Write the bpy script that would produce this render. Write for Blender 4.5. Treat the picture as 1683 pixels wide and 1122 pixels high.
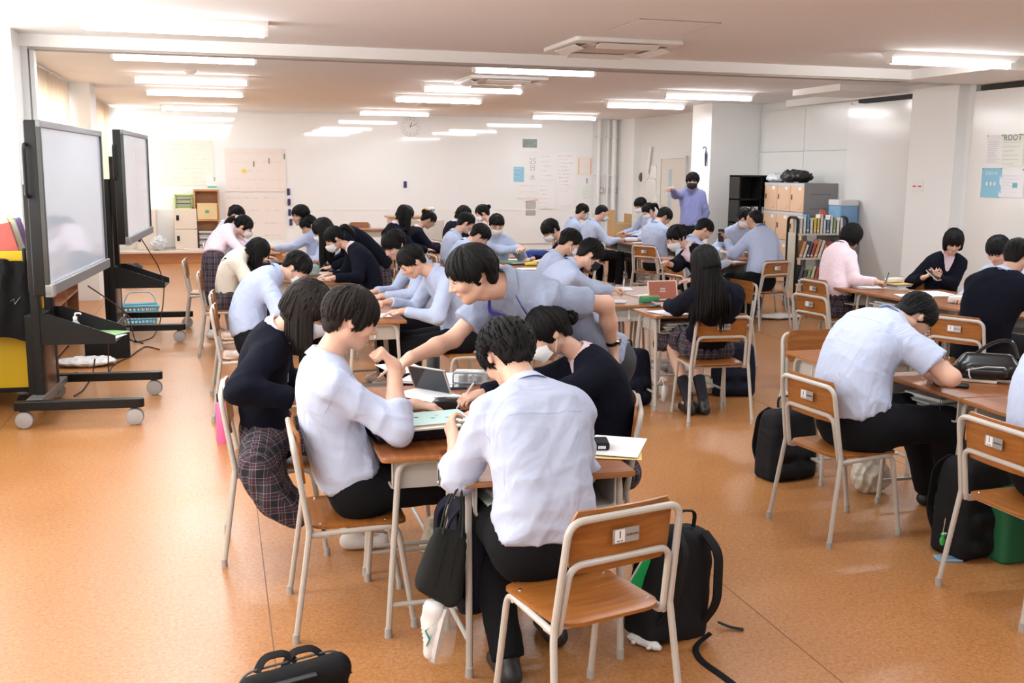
import bpy, math, random
import numpy as np
from mathutils import Vector, Matrix
R = math.radians
PI = math.pi
rnd = random.Random(7)
C = bpy.context.scene.collection
for o in list(bpy.data.objects):
    bpy.data.objects.remove(o)

# ---------------------------------------------------------------- camera
EYE = 1.80
FPX = 1716.1
_pi, _ya, _ro = R(9.308), R(15.693), R(-0.5587)
FWD = np.array([math.sin(_ya)*math.cos(_pi), math.cos(_ya)*math.cos(_pi), -math.sin(_pi)])
_r0 = np.array([math.cos(_ya), -math.sin(_ya), 0.0])
_d0 = np.cross(FWD, _r0)
RGT = math.cos(_ro)*_r0 + math.sin(_ro)*_d0
DWN = -math.sin(_ro)*_r0 + math.cos(_ro)*_d0
cam_data = bpy.data.cameras.new('camera')
cam_data.sensor_width = 36.0
cam_data.lens = FPX*36.0/1683.0
cam_data.clip_start = 0.05
cam_data.clip_end = 100
cam = bpy.data.objects.new('camera', cam_data)
C.objects.link(cam)
cam.matrix_world = Matrix((( RGT[0], -DWN[0], -FWD[0], 0), (RGT[1], -DWN[1], -FWD[1], 0), (RGT[2], -DWN[2], -FWD[2], EYE), (0, 0, 0, 1)))
bpy.context.scene.camera = cam

def ray(x, y):
    return FWD + RGT*(x-841.5)/FPX + DWN*(y-561)/FPX
def G(x, y, z=0.0):
    """point at height z seen at pixel x, y of the photograph"""
    d = ray(x, y)
    return np.array([0, 0, EYE]) + d*((z-EYE)/d[2])
def GY(x, y, Y):
    d = ray(x, y)
    return np.array([0, 0, EYE]) + d*(Y/d[1])
def GX(x, y, X):
    d = ray(x, y)
    return np.array([0, 0, EYE]) + d*(X/d[0])

# ---------------------------------------------------------------- world and exposure
sc = bpy.context.scene
sc.view_settings.view_transform = 'Standard'
sc.view_settings.look = 'None'
sc.view_settings.gamma = 1.0
sc.view_settings.use_curve_mapping = False
sc.view_settings.exposure = 0.38
w = bpy.data.worlds.new('world')
sc.world = w
w.use_nodes = True
w.node_tree.nodes['Background'].inputs[0].default_value = (0.78, 0.90, 1.0, 1)
w.node_tree.nodes['Background'].inputs[1].default_value = 0.42

def area(name, loc, rot, sx, sy, power, col=(1, 1, 1)):
    l = bpy.data.lights.new(name, 'AREA')
    l.shape = 'RECTANGLE'; l.size = sx; l.size_y = sy; l.energy = power; l.color = col
    o = bpy.data.objects.new(name, l); C.objects.link(o)
    o.location = loc; o.rotation_euler = rot
    return o
# daylight coming in through the windows of the left wall
area('window_daylight', (-2.15, 5.0, 1.75), (0, R(-66), 0), 1.7, 7.0, 88, (0.95, 0.97, 1.0))
area('window_daylight', (-2.15, 12.4, 1.75), (0, R(-72), 0), 1.7, 4.4, 60, (0.95, 0.97, 1.0))
area('window_daylight', (-2.15, 18.4, 1.75), (0, R(-72), 0), 1.7, 4.0, 25, (0.95, 0.97, 1.0))

# ---------------------------------------------------------------- materials
MATS = {}
def mat(name, col, rough=0.5, metal=0.0, bump=0.0, bscale=200.0, var=0.0, vscale=5.0, spec=None, trans=0.0, alpha=1.0, emit=None, estr=0.0, coat=0.0, sss=0.0, sheen=0.0):
    if name in MATS: return MATS[name]
    m = bpy.data.materials.new(name); m.use_nodes = True
    nt = m.node_tree; b = nt.nodes['Principled BSDF']
    b.inputs['Base Color'].default_value = (*col, 1)
    b.inputs['Roughness'].default_value = rough
    b.inputs['Metallic'].default_value = metal
    if spec is not None: b.inputs['Specular IOR Level'].default_value = spec
    if trans: b.inputs['Transmission Weight'].default_value = trans
    if alpha < 1: b.inputs['Alpha'].default_value = alpha
    if coat: b.inputs['Coat Weight'].default_value = coat; b.inputs['Coat Roughness'].default_value = 0.15
    if sheen: b.inputs['Sheen Weight'].default_value = sheen; b.inputs['Sheen Roughness'].default_value = 0.42
    if sss:
        b.inputs['Subsurface Weight'].default_value = sss
        b.inputs['Subsurface Radius'].default_value = (0.012, 0.005, 0.003)
        b.inputs['Subsurface Scale'].default_value = 0.6
    if emit: b.inputs['Emission Color'].default_value = (*emit, 1); b.inputs['Emission Strength'].default_value = estr
    if var or bump:
        tc = nt.nodes.new('ShaderNodeTexCoord')
    if var:
        n = nt.nodes.new('ShaderNodeTexNoise'); n.inputs['Scale'].default_value = vscale; n.inputs['Detail'].default_value = 5
        nt.links.new(tc.outputs['Object'], n.inputs['Vector'])
        mx = nt.nodes.new('ShaderNodeMix'); mx.data_type = 'RGBA'
        mx.inputs['A'].default_value = (*[max(0, c*(1-var)) for c in col], 1)
        mx.inputs['B'].default_value = (*[min(1, c*(1+var)) for c in col], 1)
        nt.links.new(n.outputs['Fac'], mx.inputs['Factor'])
        nt.links.new(mx.outputs['Result'], b.inputs['Base Color'])
    if bump:
        n2 = nt.nodes.new('ShaderNodeTexNoise'); n2.inputs['Scale'].default_value = bscale; n2.inputs['Detail'].default_value = 3
        nt.links.new(tc.outputs['Object'], n2.inputs['Vector'])
        bp = nt.nodes.new('ShaderNodeBump'); bp.inputs['Strength'].default_value = bump; bp.inputs['Distance'].default_value = 0.01
        nt.links.new(n2.outputs['Fac'], bp.inputs['Height']); nt.links.new(bp.outputs['Normal'], b.inputs['Normal'])
    MATS[name] = m
    return m

def cloth(name, col):
    if name in MATS: return MATS[name]
    m = mat(name, col, .82, var=.03, vscale=8, sheen=.1, spec=.25); nt = m.node_tree; b = nt.nodes['Principled BSDF']
    tc = nt.nodes.new('ShaderNodeTexCoord'); last = None
    for sc_, st, dist, ds_ in ((6.0, .42, .035, 1.4), (14.0, .16, .012, 1.0), (520.0, .10, .002, 0)):
        n = nt.nodes.new('ShaderNodeTexNoise'); n.inputs['Scale'].default_value = sc_; n.inputs['Detail'].default_value = 2.5; n.inputs['Distortion'].default_value = ds_
        mp = nt.nodes.new('ShaderNodeMapping'); mp.inputs['Rotation'].default_value = (.5, .7, .3); mp.inputs['Scale'].default_value = (1, 1.9, .8)
        nt.links.new(tc.outputs['Object'], mp.inputs['Vector']); nt.links.new(mp.outputs['Vector'], n.inputs['Vector'])
        bp = nt.nodes.new('ShaderNodeBump'); bp.inputs['Strength'].default_value = st; bp.inputs['Distance'].default_value = dist
        nt.links.new(n.outputs['Fac'], bp.inputs['Height'])
        if last is not None: nt.links.new(last, bp.inputs['Normal'])
        last = bp.outputs['Normal']
    nt.links.new(last, b.inputs['Normal']); return m

def wood(name, c1, c2, rough=0.35, scale=6.0, axis=0, coat=0.2, stretch=12.0):
    if name in MATS: return MATS[name]
    m = mat(name, c1, rough, coat=coat); nt = m.node_tree; b = nt.nodes['Principled BSDF']
    tc = nt.nodes.new('ShaderNodeTexCoord'); mp = nt.nodes.new('ShaderNodeMapping')
    s = [scale*stretch]*3; s[axis] = scale
    mp.inputs['Scale'].default_value = s
    n = nt.nodes.new('ShaderNodeTexNoise'); n.inputs['Scale'].default_value = 1.0; n.inputs['Detail'].default_value = 6; n.inputs['Distortion'].default_value = 0.6
    cr = nt.nodes.new('ShaderNodeValToRGB')
    cr.color_ramp.elements[0].position = 0.3; cr.color_ramp.elements[0].color = (*c1, 1)
    cr.color_ramp.elements[1].position = 0.7; cr.color_ramp.elements[1].color = (*c2, 1)
    nt.links.new(tc.outputs['Object'], mp.inputs['Vector']); nt.links.new(mp.outputs['Vector'], n.inputs['Vector'])
    nt.links.new(n.outputs['Fac'], cr.inputs['Fac']); nt.links.new(cr.outputs['Color'], b.inputs['Base Color'])
    return m

def floor_material():
    m = mat('speckled orange linoleum', (0.6, 0.26, 0.09), 0.27, spec=0.5)
    nt = m.node_tree; b = nt.nodes['Principled BSDF']
    tc = nt.nodes.new('ShaderNodeTexCoord')
    def noise(sc_, det, dist=0):
        n = nt.nodes.new('ShaderNodeTexNoise'); n.inputs['Scale'].default_value = sc_; n.inputs['Detail'].default_value = det; n.inputs['Distortion'].default_value = dist
        nt.links.new(tc.outputs['Object'], n.inputs['Vector']); return n
    n1 = noise(1.6, 6); n2 = noise(62, 5, .5); n3 = noise(140, 2)
    cr = nt.nodes.new('ShaderNodeValToRGB'); e = cr.color_ramp.elements
    e[0].position = 0.28; e[0].color = (0.34, 0.135, 0.044, 1); e[1].position = 0.75; e[1].color = (0.55, 0.262, 0.092, 1)
    x = e.new(0.5); x.color = (0.45, 0.192, 0.062, 1)
    nt.links.new(n2.outputs['Fac'], cr.inputs['Fac'])
    cr2 = nt.nodes.new('ShaderNodeValToRGB'); e = cr2.color_ramp.elements
    e[0].position = 0.60; e[0].color = (0, 0, 0, 1); e[1].position = 0.72; e[1].color = (1, 1, 1, 1)
    nt.links.new(n3.outputs['Fac'], cr2.inputs['Fac'])
    mx = nt.nodes.new('ShaderNodeMix'); mx.data_type = 'RGBA'; mx.inputs['B'].default_value = (0.66, 0.36, 0.15, 1)
    nt.links.new(cr2.outputs['Color'], mx.inputs['Factor']); nt.links.new(cr.outputs['Color'], mx.inputs['A'])
    mx2 = nt.nodes.new('ShaderNodeMix'); mx2.data_type = 'RGBA'; mx2.blend_type = 'MULTIPLY'; mx2.inputs['Factor'].default_value = 0.42
    cr3 = nt.nodes.new('ShaderNodeValToRGB'); e = cr3.color_ramp.elements
    e[0].position = 0.3; e[0].color = (0.82, 0.8, 0.78, 1); e[1].position = 0.7; e[1].color = (1, 1, 1, 1)
    nt.links.new(n1.outputs['Fac'], cr3.inputs['Fac'])
    nt.links.new(mx.outputs['Result'], mx2.inputs['A']); nt.links.new(cr3.outputs['Color'], mx2.inputs['B'])
    nt.links.new(mx2.outputs['Result'], b.inputs['Base Color'])
    mr = nt.nodes.new('ShaderNodeMapRange'); mr.inputs['To Min'].default_value = 0.26; mr.inputs['To Max'].default_value = 0.40
    nt.links.new(n1.outputs['Fac'], mr.inputs['Value']); nt.links.new(mr.outputs['Result'], b.inputs['Roughness'])
    bp = nt.nodes.new('ShaderNodeBump'); bp.inputs['Strength'].default_value = 0.04; bp.inputs['Distance'].default_value = 0.01
    nt.links.new(n2.outputs['Fac'], bp.inputs['Height']); nt.links.new(bp.outputs['Normal'], b.inputs['Normal'])
    return m

def plaid_material(name='dark plaid cloth'):
    m = mat(name, (0.02, 0.018, 0.03), 0.85, sheen=0.1); nt = m.node_tree; b = nt.nodes['Principled BSDF']
    uv = nt.nodes.new('ShaderNodeUVMap'); sep = nt.nodes.new('ShaderNodeSeparateXYZ'); nt.links.new(uv.outputs['UV'], sep.inputs[0])
    def M(op, a, b_=None, c=None):
        n = nt.nodes.new('ShaderNodeMath'); n.operation = op
        for i, v in enumerate((a, b_, c)):
            if v is None: continue
            if isinstance(v, (int, float)): n.inputs[i].default_value = v
            else: nt.links.new(v, n.inputs[i])
        return n.outputs[0]
    def line(src, per, pos, wd):
        f = M('FRACT', M('DIVIDE', src, per)); return M('LESS_THAN', M('ABSOLUTE', M('SUBTRACT', f, pos)), wd/per/2)
    mxs = None
    def blend(prev, fac, col):
        mx = nt.nodes.new('ShaderNodeMix'); mx.data_type = 'RGBA'
        nt.links.new(fac, mx.inputs['Factor']); mx.inputs['B'].default_value = (*col, 1)
        if prev is None: mx.inputs['A'].default_value = (0.012, 0.012, 0.02, 1)
        else: nt.links.new(prev, mx.inputs['A'])
        return mx.outputs['Result']
    for ax in ('X', 'Y'):
        mxs = blend(mxs, M('MULTIPLY', line(sep.outputs[ax], 0.062, 0.5, 0.026), 0.4), (0.07, 0.014, 0.022))
    for ax in ('X', 'Y'):
        for pos in (0.28, 0.72):
            mxs = blend(mxs, M('MULTIPLY', line(sep.outputs[ax], 0.062, pos, 0.0024), 0.38), (0.40, 0.40, 0.45))
        mxs = blend(mxs, M('MULTIPLY', line(sep.outputs[ax], 0.062, 0.5, 0.002), 0.3), (0.3, 0.3, 0.36))
    nt.links.new(mxs, b.inputs['Base Color'])
    return m

def hair_material(name, col):
    m = mat(name, col, 0.55, spec=0.18); nt = m.node_tree; b = nt.nodes['Principled BSDF']
    uv = nt.nodes.new('ShaderNodeUVMap'); mp = nt.nodes.new('ShaderNodeMapping'); mp.inputs['Scale'].default_value = (900, 14, 1)
    n = nt.nodes.new('ShaderNodeTexNoise'); n.inputs['Scale'].default_value = 1.0; n.inputs['Detail'].default_value = 4
    nt.links.new(uv.outputs['UV'], mp.inputs[0]); nt.links.new(mp.outputs[0], n.inputs['Vector'])
    bp = nt.nodes.new('ShaderNodeBump'); bp.inputs['Strength'].default_value = 0.5; bp.inputs['Distance'].default_value = 0.004
    nt.links.new(n.outputs['Fac'], bp.inputs['Height']); nt.links.new(bp.outputs['Normal'], b.inputs['Normal'])
    return m

M_PAINT = mat('beige enamelled steel', (0.52, 0.48, 0.43), 0.32, spec=0.5)
M_RUB = mat('grey rubber foot', (0.40, 0.37, 0.34), 0.7)
M_PLY = wood('varnished orange plywood', (0.25, 0.080, 0.015), (0.38, 0.140, 0.030), 0.30, 5.0, 0, 0.0)
M_PLYE = wood('pale plywood edge', (0.5, 0.24, 0.08), (0.6, 0.32, 0.13), 0.5, 4.0, 0, 0.0)
M_TOP = wood('brown wood grain desk top', (0.24, 0.074, 0.022), (0.37, 0.130, 0.042), 0.34, 4.0, 0, 0.0)
M_EDGE = wood('tan desk edge banding', (0.33, 0.13, 0.04), (0.44, 0.19, 0.07), 0.35, 4.0, 0, 0.1)
M_PAPER = mat('white paper', (0.86, 0.86, 0.86), 0.75)
M_BLACK = mat('black plastic', (0.009, 0.009, 0.010), 0.45, spec=.3)
M_BLKCLOTH = mat('black nylon', (0.008, 0.008, 0.009), 0.7, bump=0.25, bscale=400, spec=.2)
M_CHROME = mat('chrome', (0.75, 0.75, 0.76), 0.18, 1.0)
M_WALL = mat('off white painted wall', (0.87, 0.875, 0.865), 0.75, bump=0.03, bscale=300)
M_BOARD = mat('glossy white wall board', (0.89, 0.905, 0.91), 0.035, spec=0.5)
M_PANEL = mat('pale grey satin partition', (0.76, 0.76, 0.73), 0.25, spec=0.5)
M_CEIL = mat('cream ceiling board', (0.86, 0.86, 0.86), 0.9, bump=0.12, bscale=180, var=0.02, vscale=40)
M_BEAM = mat('white beam paint', (0.90, 0.89, 0.87), 0.7, bump=0.05, bscale=200)
M_SKIN = mat('skin', (0.72, 0.43, 0.31), 0.5, sss=0.08, var=0.05, vscale=18)
M_SKIN2 = mat('tanned skin', (0.60, 0.33, 0.22), 0.5, sss=0.08, var=0.05, vscale=18)
M_FLOOR = floor_material()
M_PLAID = plaid_material()
M_HAIR = hair_material('black hair', (0.007, 0.006, 0.006))
M_HAIRB = hair_material('dark brown hair', (0.014, 0.0095, 0.0075))
# ---------------------------------------------------------------- mesh helpers
def rotm(ax, ang):
    return np.array(Matrix.Rotation(ang, 3, ax))
class MB:
    def __init__(s): s.v = []; s.f = []; s.m = []; s.n = 0; s.uv = []
    def add(s, v, f, mi=0, uv=None):
        v = np.asarray(v, float).reshape(-1, 3); f = [tuple(int(i)+s.n for i in q) for q in f]
        s.v.append(v); s.f += f; s.m += [mi]*len(f); s.n += len(v)
        s.uv.append(np.zeros((len(v), 2)) if uv is None else np.asarray(uv, float))
        return s
    def box(s, lo, hi, mi=0, T=None):
        x0, y0, z0 = lo; x1, y1, z1 = hi
        v = np.array([(x0,y0,z0),(x1,y0,z0),(x1,y1,z0),(x0,y1,z0),(x0,y0,z1),(x1,y0,z1),(x1,y1,z1),(x0,y1,z1)], float)
        if T is not None: v = T(v)
        return s.add(v, [(0,3,2,1),(4,5,6,7),(0,1,5,4),(1,2,6,5),(2,3,7,6),(3,0,4,7)], mi)
    def rbox(s, c, size, r=0.01, ch=0.003, mi=0, T=None, nseg=3, plane='z'):
        """slab with rounded outline corners (radius r) and softened faces (ch)"""
        sx, sy, sz = np.array(size)/2
        r = min(r, sx*0.98, sy*0.98); rings = []
        def ring(z, ins):
            pts = []
            for (cx, cy, a0) in ((sx-r, sy-r, 0), (-sx+r, sy-r, 90), (-sx+r, -sy+r, 180), (sx-r, -sy+r, 270)):
                for k in range(nseg+1):
                    a = R(a0+90*k/nseg); rr = max(r-ins, 1e-4)
                    pts.append((cx+rr*math.cos(a) if r > ins else cx*(1-ins/sx), cy+rr*math.sin(a), z))
            return pts
        for z, ins in ((-sz, ch), (-sz+ch, 0), (sz-ch, 0), (sz, ch)): rings.append(ring(z, ins))
        n = len(rings[0]); v = np.array(sum(rings, []))
        if plane == 'y': v = v[:, [0, 2, 1]]*np.array([1, -1, 1])
        if plane == 'x': v = v[:, [2, 0, 1]]
        v = v+np.array(c, float)
        if T is not None: v = T(v)
        f = [tuple(range(n-1, -1, -1)), tuple(range(3*n, 4*n))]
        for k in range(3):
            for i in range(n): f.append((k*n+i, k*n+(i+1) % n, (k+1)*n+(i+1) % n, (k+1)*n+i))
        return s.add(v, f, mi)
    def prism(s, pts, z0, z1, mi=0, T=None):
        n = len(pts); v = np.array([(x, y, z0) for x, y in pts]+[(x, y, z1) for x, y in pts], float)
        if T is not None: v = T(v)
        f = [tuple(range(n-1, -1, -1)), tuple(range(n, 2*n))]+[(i, (i+1) % n, n+(i+1) % n, n+i) for i in range(n)]
        return s.add(v, f, mi)
    def tube(s, P, r, n=8, mi=0, cap=True, flat=1.0, ref=None):
        P = np.asarray(P, float); N = len(P)
        rr = np.full(N, r, float) if np.isscalar(r) else np.asarray(r, float)
        T = np.gradient(P, axis=0); T /= np.linalg.norm(T, axis=1)[:, None]+1e-12
        a = np.array(ref if ref is not None else ((0, 0, 1) if abs(T[0][2]) < 0.9 else (1, 0, 0)), float)
        v = []
        for i in range(N):
            a = a-T[i]*(a@T[i]); a /= np.linalg.norm(a)+1e-12
            b = np.cross(T[i], a)
            for k in range(n):
                t = 2*PI*k/n
                v.append(P[i]+rr[i]*(math.cos(t)*a*flat+math.sin(t)*b))
        f = [(i*n+k, i*n+(k+1) % n, (i+1)*n+(k+1) % n, (i+1)*n+k) for i in range(N-1) for k in range(n)]
        if cap: f += [tuple(range(n-1, -1, -1)), tuple((N-1)*n+k for k in range(n))]
        L = np.concatenate([[0], np.cumsum(np.linalg.norm(np.diff(P, axis=0), axis=1))])
        uv = [(k/n*0.05, L[i]) for i in range(N) for k in range(n)]
        return s.add(v, f, mi, uv)
    def lathe(s, prof, n=16, c=(0, 0, 0), mi=0, T=None):
        v = []; f = []
        for (r, z) in prof:
            for k in range(n):
                t = 2*PI*k/n; v.append((r*math.cos(t), r*math.sin(t), z))
        v = np.array(v)+np.array(c, float)
        if T is not None: v = T(v)
        for i in range(len(prof)-1):
            for k in range(n): f.append((i*n+k, i*n+(k+1) % n, (i+1)*n+(k+1) % n, (i+1)*n+k))
        f += [tuple(range(n-1, -1, -1)), tuple((len(prof)-1)*n+k for k in range(n))]
        return s.add(v, f, mi)
    def grid(s, P, mi=0, uv=None, flip=False, thick=0.0):
        """P: (a,b,3) array of points; optional thickness makes it a closed sheet"""
        P = np.asarray(P, float); a, b = P.shape[:2]
        f = [(i*b+j, i*b+j+1, (i+1)*b+j+1, (i+1)*b+j) for i in range(a-1) for j in range(b-1)]
        if flip: f = [q[::-1] for q in f]
        U = None if uv is None else np.asarray(uv).reshape(-1, 2)
        if not thick: return s.add(P.reshape(-1, 3), f, mi, U)
        du = np.gradient(P, axis=0); dv = np.gradient(P, axis=1); nn = np.cross(dv, du); nn /= np.linalg.norm(nn, axis=2)[:, :, None]+1e-12
        if flip: nn = -nn
        Q = P-nn*thick
        v = np.concatenate([P.reshape(-1, 3), Q.reshape(-1, 3)]); m = a*b
        f = [q[::-1] for q in f]
        f2 = [tuple(m+i for i in q[::-1]) for q in f]
        ed = [(j, j+1) for j in range(b-1)]+[(i*b+b-1, (i+1)*b+b-1) for i in range(a-1)]+[((a-1)*b+j+1, (a-1)*b+j) for j in range(b-2, -1, -1)]+[((i+1)*b, i*b) for i in range(a-2, -1, -1)]
        sd = [(x, y, m+y, m+x) for x, y in ed]
        if flip: sd = [q[::-1] for q in sd]
        return s.add(v, f+f2+sd, mi, None if U is None else np.concatenate([U, U]))
    def ell(s, c, r, n=10, mi=0, A=None):
        v = []; m = n//2
        for i in range(m+1):
            for k in range(n):
                th = PI*i/m; ph = 2*PI*k/n
                v.append((r[0]*math.sin(th)*math.cos(ph), r[1]*math.sin(th)*math.sin(ph), r[2]*math.cos(th)))
        v = np.array(v)
        if A is not None: v = v@np.asarray(A).T
        f = [(i*n+k, (i+1)*n+k, (i+1)*n+(k+1) % n, i*n+(k+1) % n) for i in range(m) for k in range(n)]
        return s.add(v+np.array(c), f, mi)
    def mesh(s, name, mats, smooth=True, ang=35):
        me = bpy.data.meshes.new(name)
        V = np.concatenate(s.v) if s.v else np.zeros((0, 3))
        me.from_pydata(V.tolist(), [], s.f)
        for m in (mats if isinstance(mats, (list, tuple)) else [mats]): me.materials.append(m)
        me.polygons.foreach_set('material_index', s.m)
        U = np.concatenate(s.uv)
        if np.any(U):
            l = me.uv_layers.new(name='UVMap'); li = np.empty(len(me.loops), np.int32); me.loops.foreach_get('vertex_index', li)
            l.data.foreach_set('uv', U[li].ravel().astype(np.float32))
        me.validate(); me.update()
        if smooth:
            me.polygons.foreach_set('use_smooth', [True]*len(me.polygons))
            if ang < 180: me.set_sharp_from_angle(angle=R(ang))
        return me

def obj(name, mb, mats, parent=None, smooth=True, ang=35, loc=None, rot=None):
    me = mb.mesh(name, mats, smooth, ang) if isinstance(mb, MB) else mb
    o = bpy.data.objects.new(name, me); C.objects.link(o)
    if parent is not None: o.parent = parent
    if loc is not None: o.location = [float(t) for t in loc]
    if rot is not None: o.rotation_euler = rot
    return o
def tag(o, label, cat, group=None, kind=None):
    o['label'] = label; o['category'] = cat
    if group: o['group'] = group
    if kind: o['kind'] = kind
    return o
def thing(name, label, cat, loc=(0, 0, 0), rz=0.0, group=None):
    o = bpy.data.objects.new(name, None); C.objects.link(o); o.empty_display_size = 0.1
    o.location = [float(t) for t in loc]; o.rotation_euler = (0, 0, rz)
    return tag(o, label, cat, group)
def struct(name, mb, mats, parent=None, smooth=False, label=None):
    o = obj(name, mb, mats, parent, smooth)
    if parent is None: o['kind'] = 'structure'
    if label: o['label'] = label
    return o
def dup(root, loc, rz, label, group=None):
    r = root.copy(); C.objects.link(r); r.location = [float(t) for t in loc]; r.rotation_euler = (0, 0, rz); r['label'] = label
    if group: r['group'] = group
    for ch in root.children:
        c = ch.copy(); C.objects.link(c); c.parent = r
        for g in ch.children:
            d = g.copy(); C.objects.link(d); d.parent = c
    return r
def fillet(P, r, n=5):
    P = [np.asarray(p, float) for p in P]; out = [P[0]]
    rs = r if isinstance(r, (list, tuple)) else [r]*(len(P)-2)
    for i in range(1, len(P)-1):
        a = P[i-1]-P[i]; b = P[i+1]-P[i]; la = np.linalg.norm(a); lb = np.linalg.norm(b)
        d = min(rs[i-1], la*0.48, lb*0.48); p0 = P[i]+a/la*d; p1 = P[i]+b/lb*d
        for k in range(n+1):
            t = k/n; out.append((1-t)**2*p0+2*t*(1-t)*P[i]+t*t*p1)
    out.append(P[-1]); return np.array(out)
_fonts = {}
def text_mesh(txt, size, extrude=0.0004, align='CENTER'):
    cu = bpy.data.curves.new('lettering', 'FONT'); cu.body = txt; cu.size = size; cu.extrude = extrude
    cu.align_x = align; cu.align_y = 'CENTER'; cu.resolution_u = 2
    o = bpy.data.objects.new('lettering', cu); C.objects.link(o)
    dg = bpy.context.evaluated_depsgraph_get(); me = bpy.data.meshes.new_from_object(o.evaluated_get(dg))
    bpy.data.objects.remove(o); bpy.data.curves.remove(cu)
    return me
def lettering(txt, size, parent, loc, rot, m, align='CENTER'):
    me = text_mesh(txt, size, align=align); me.materials.clear(); me.materials.append(m)
    return obj('lettering', me, None, parent, loc=loc, rot=rot)

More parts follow.
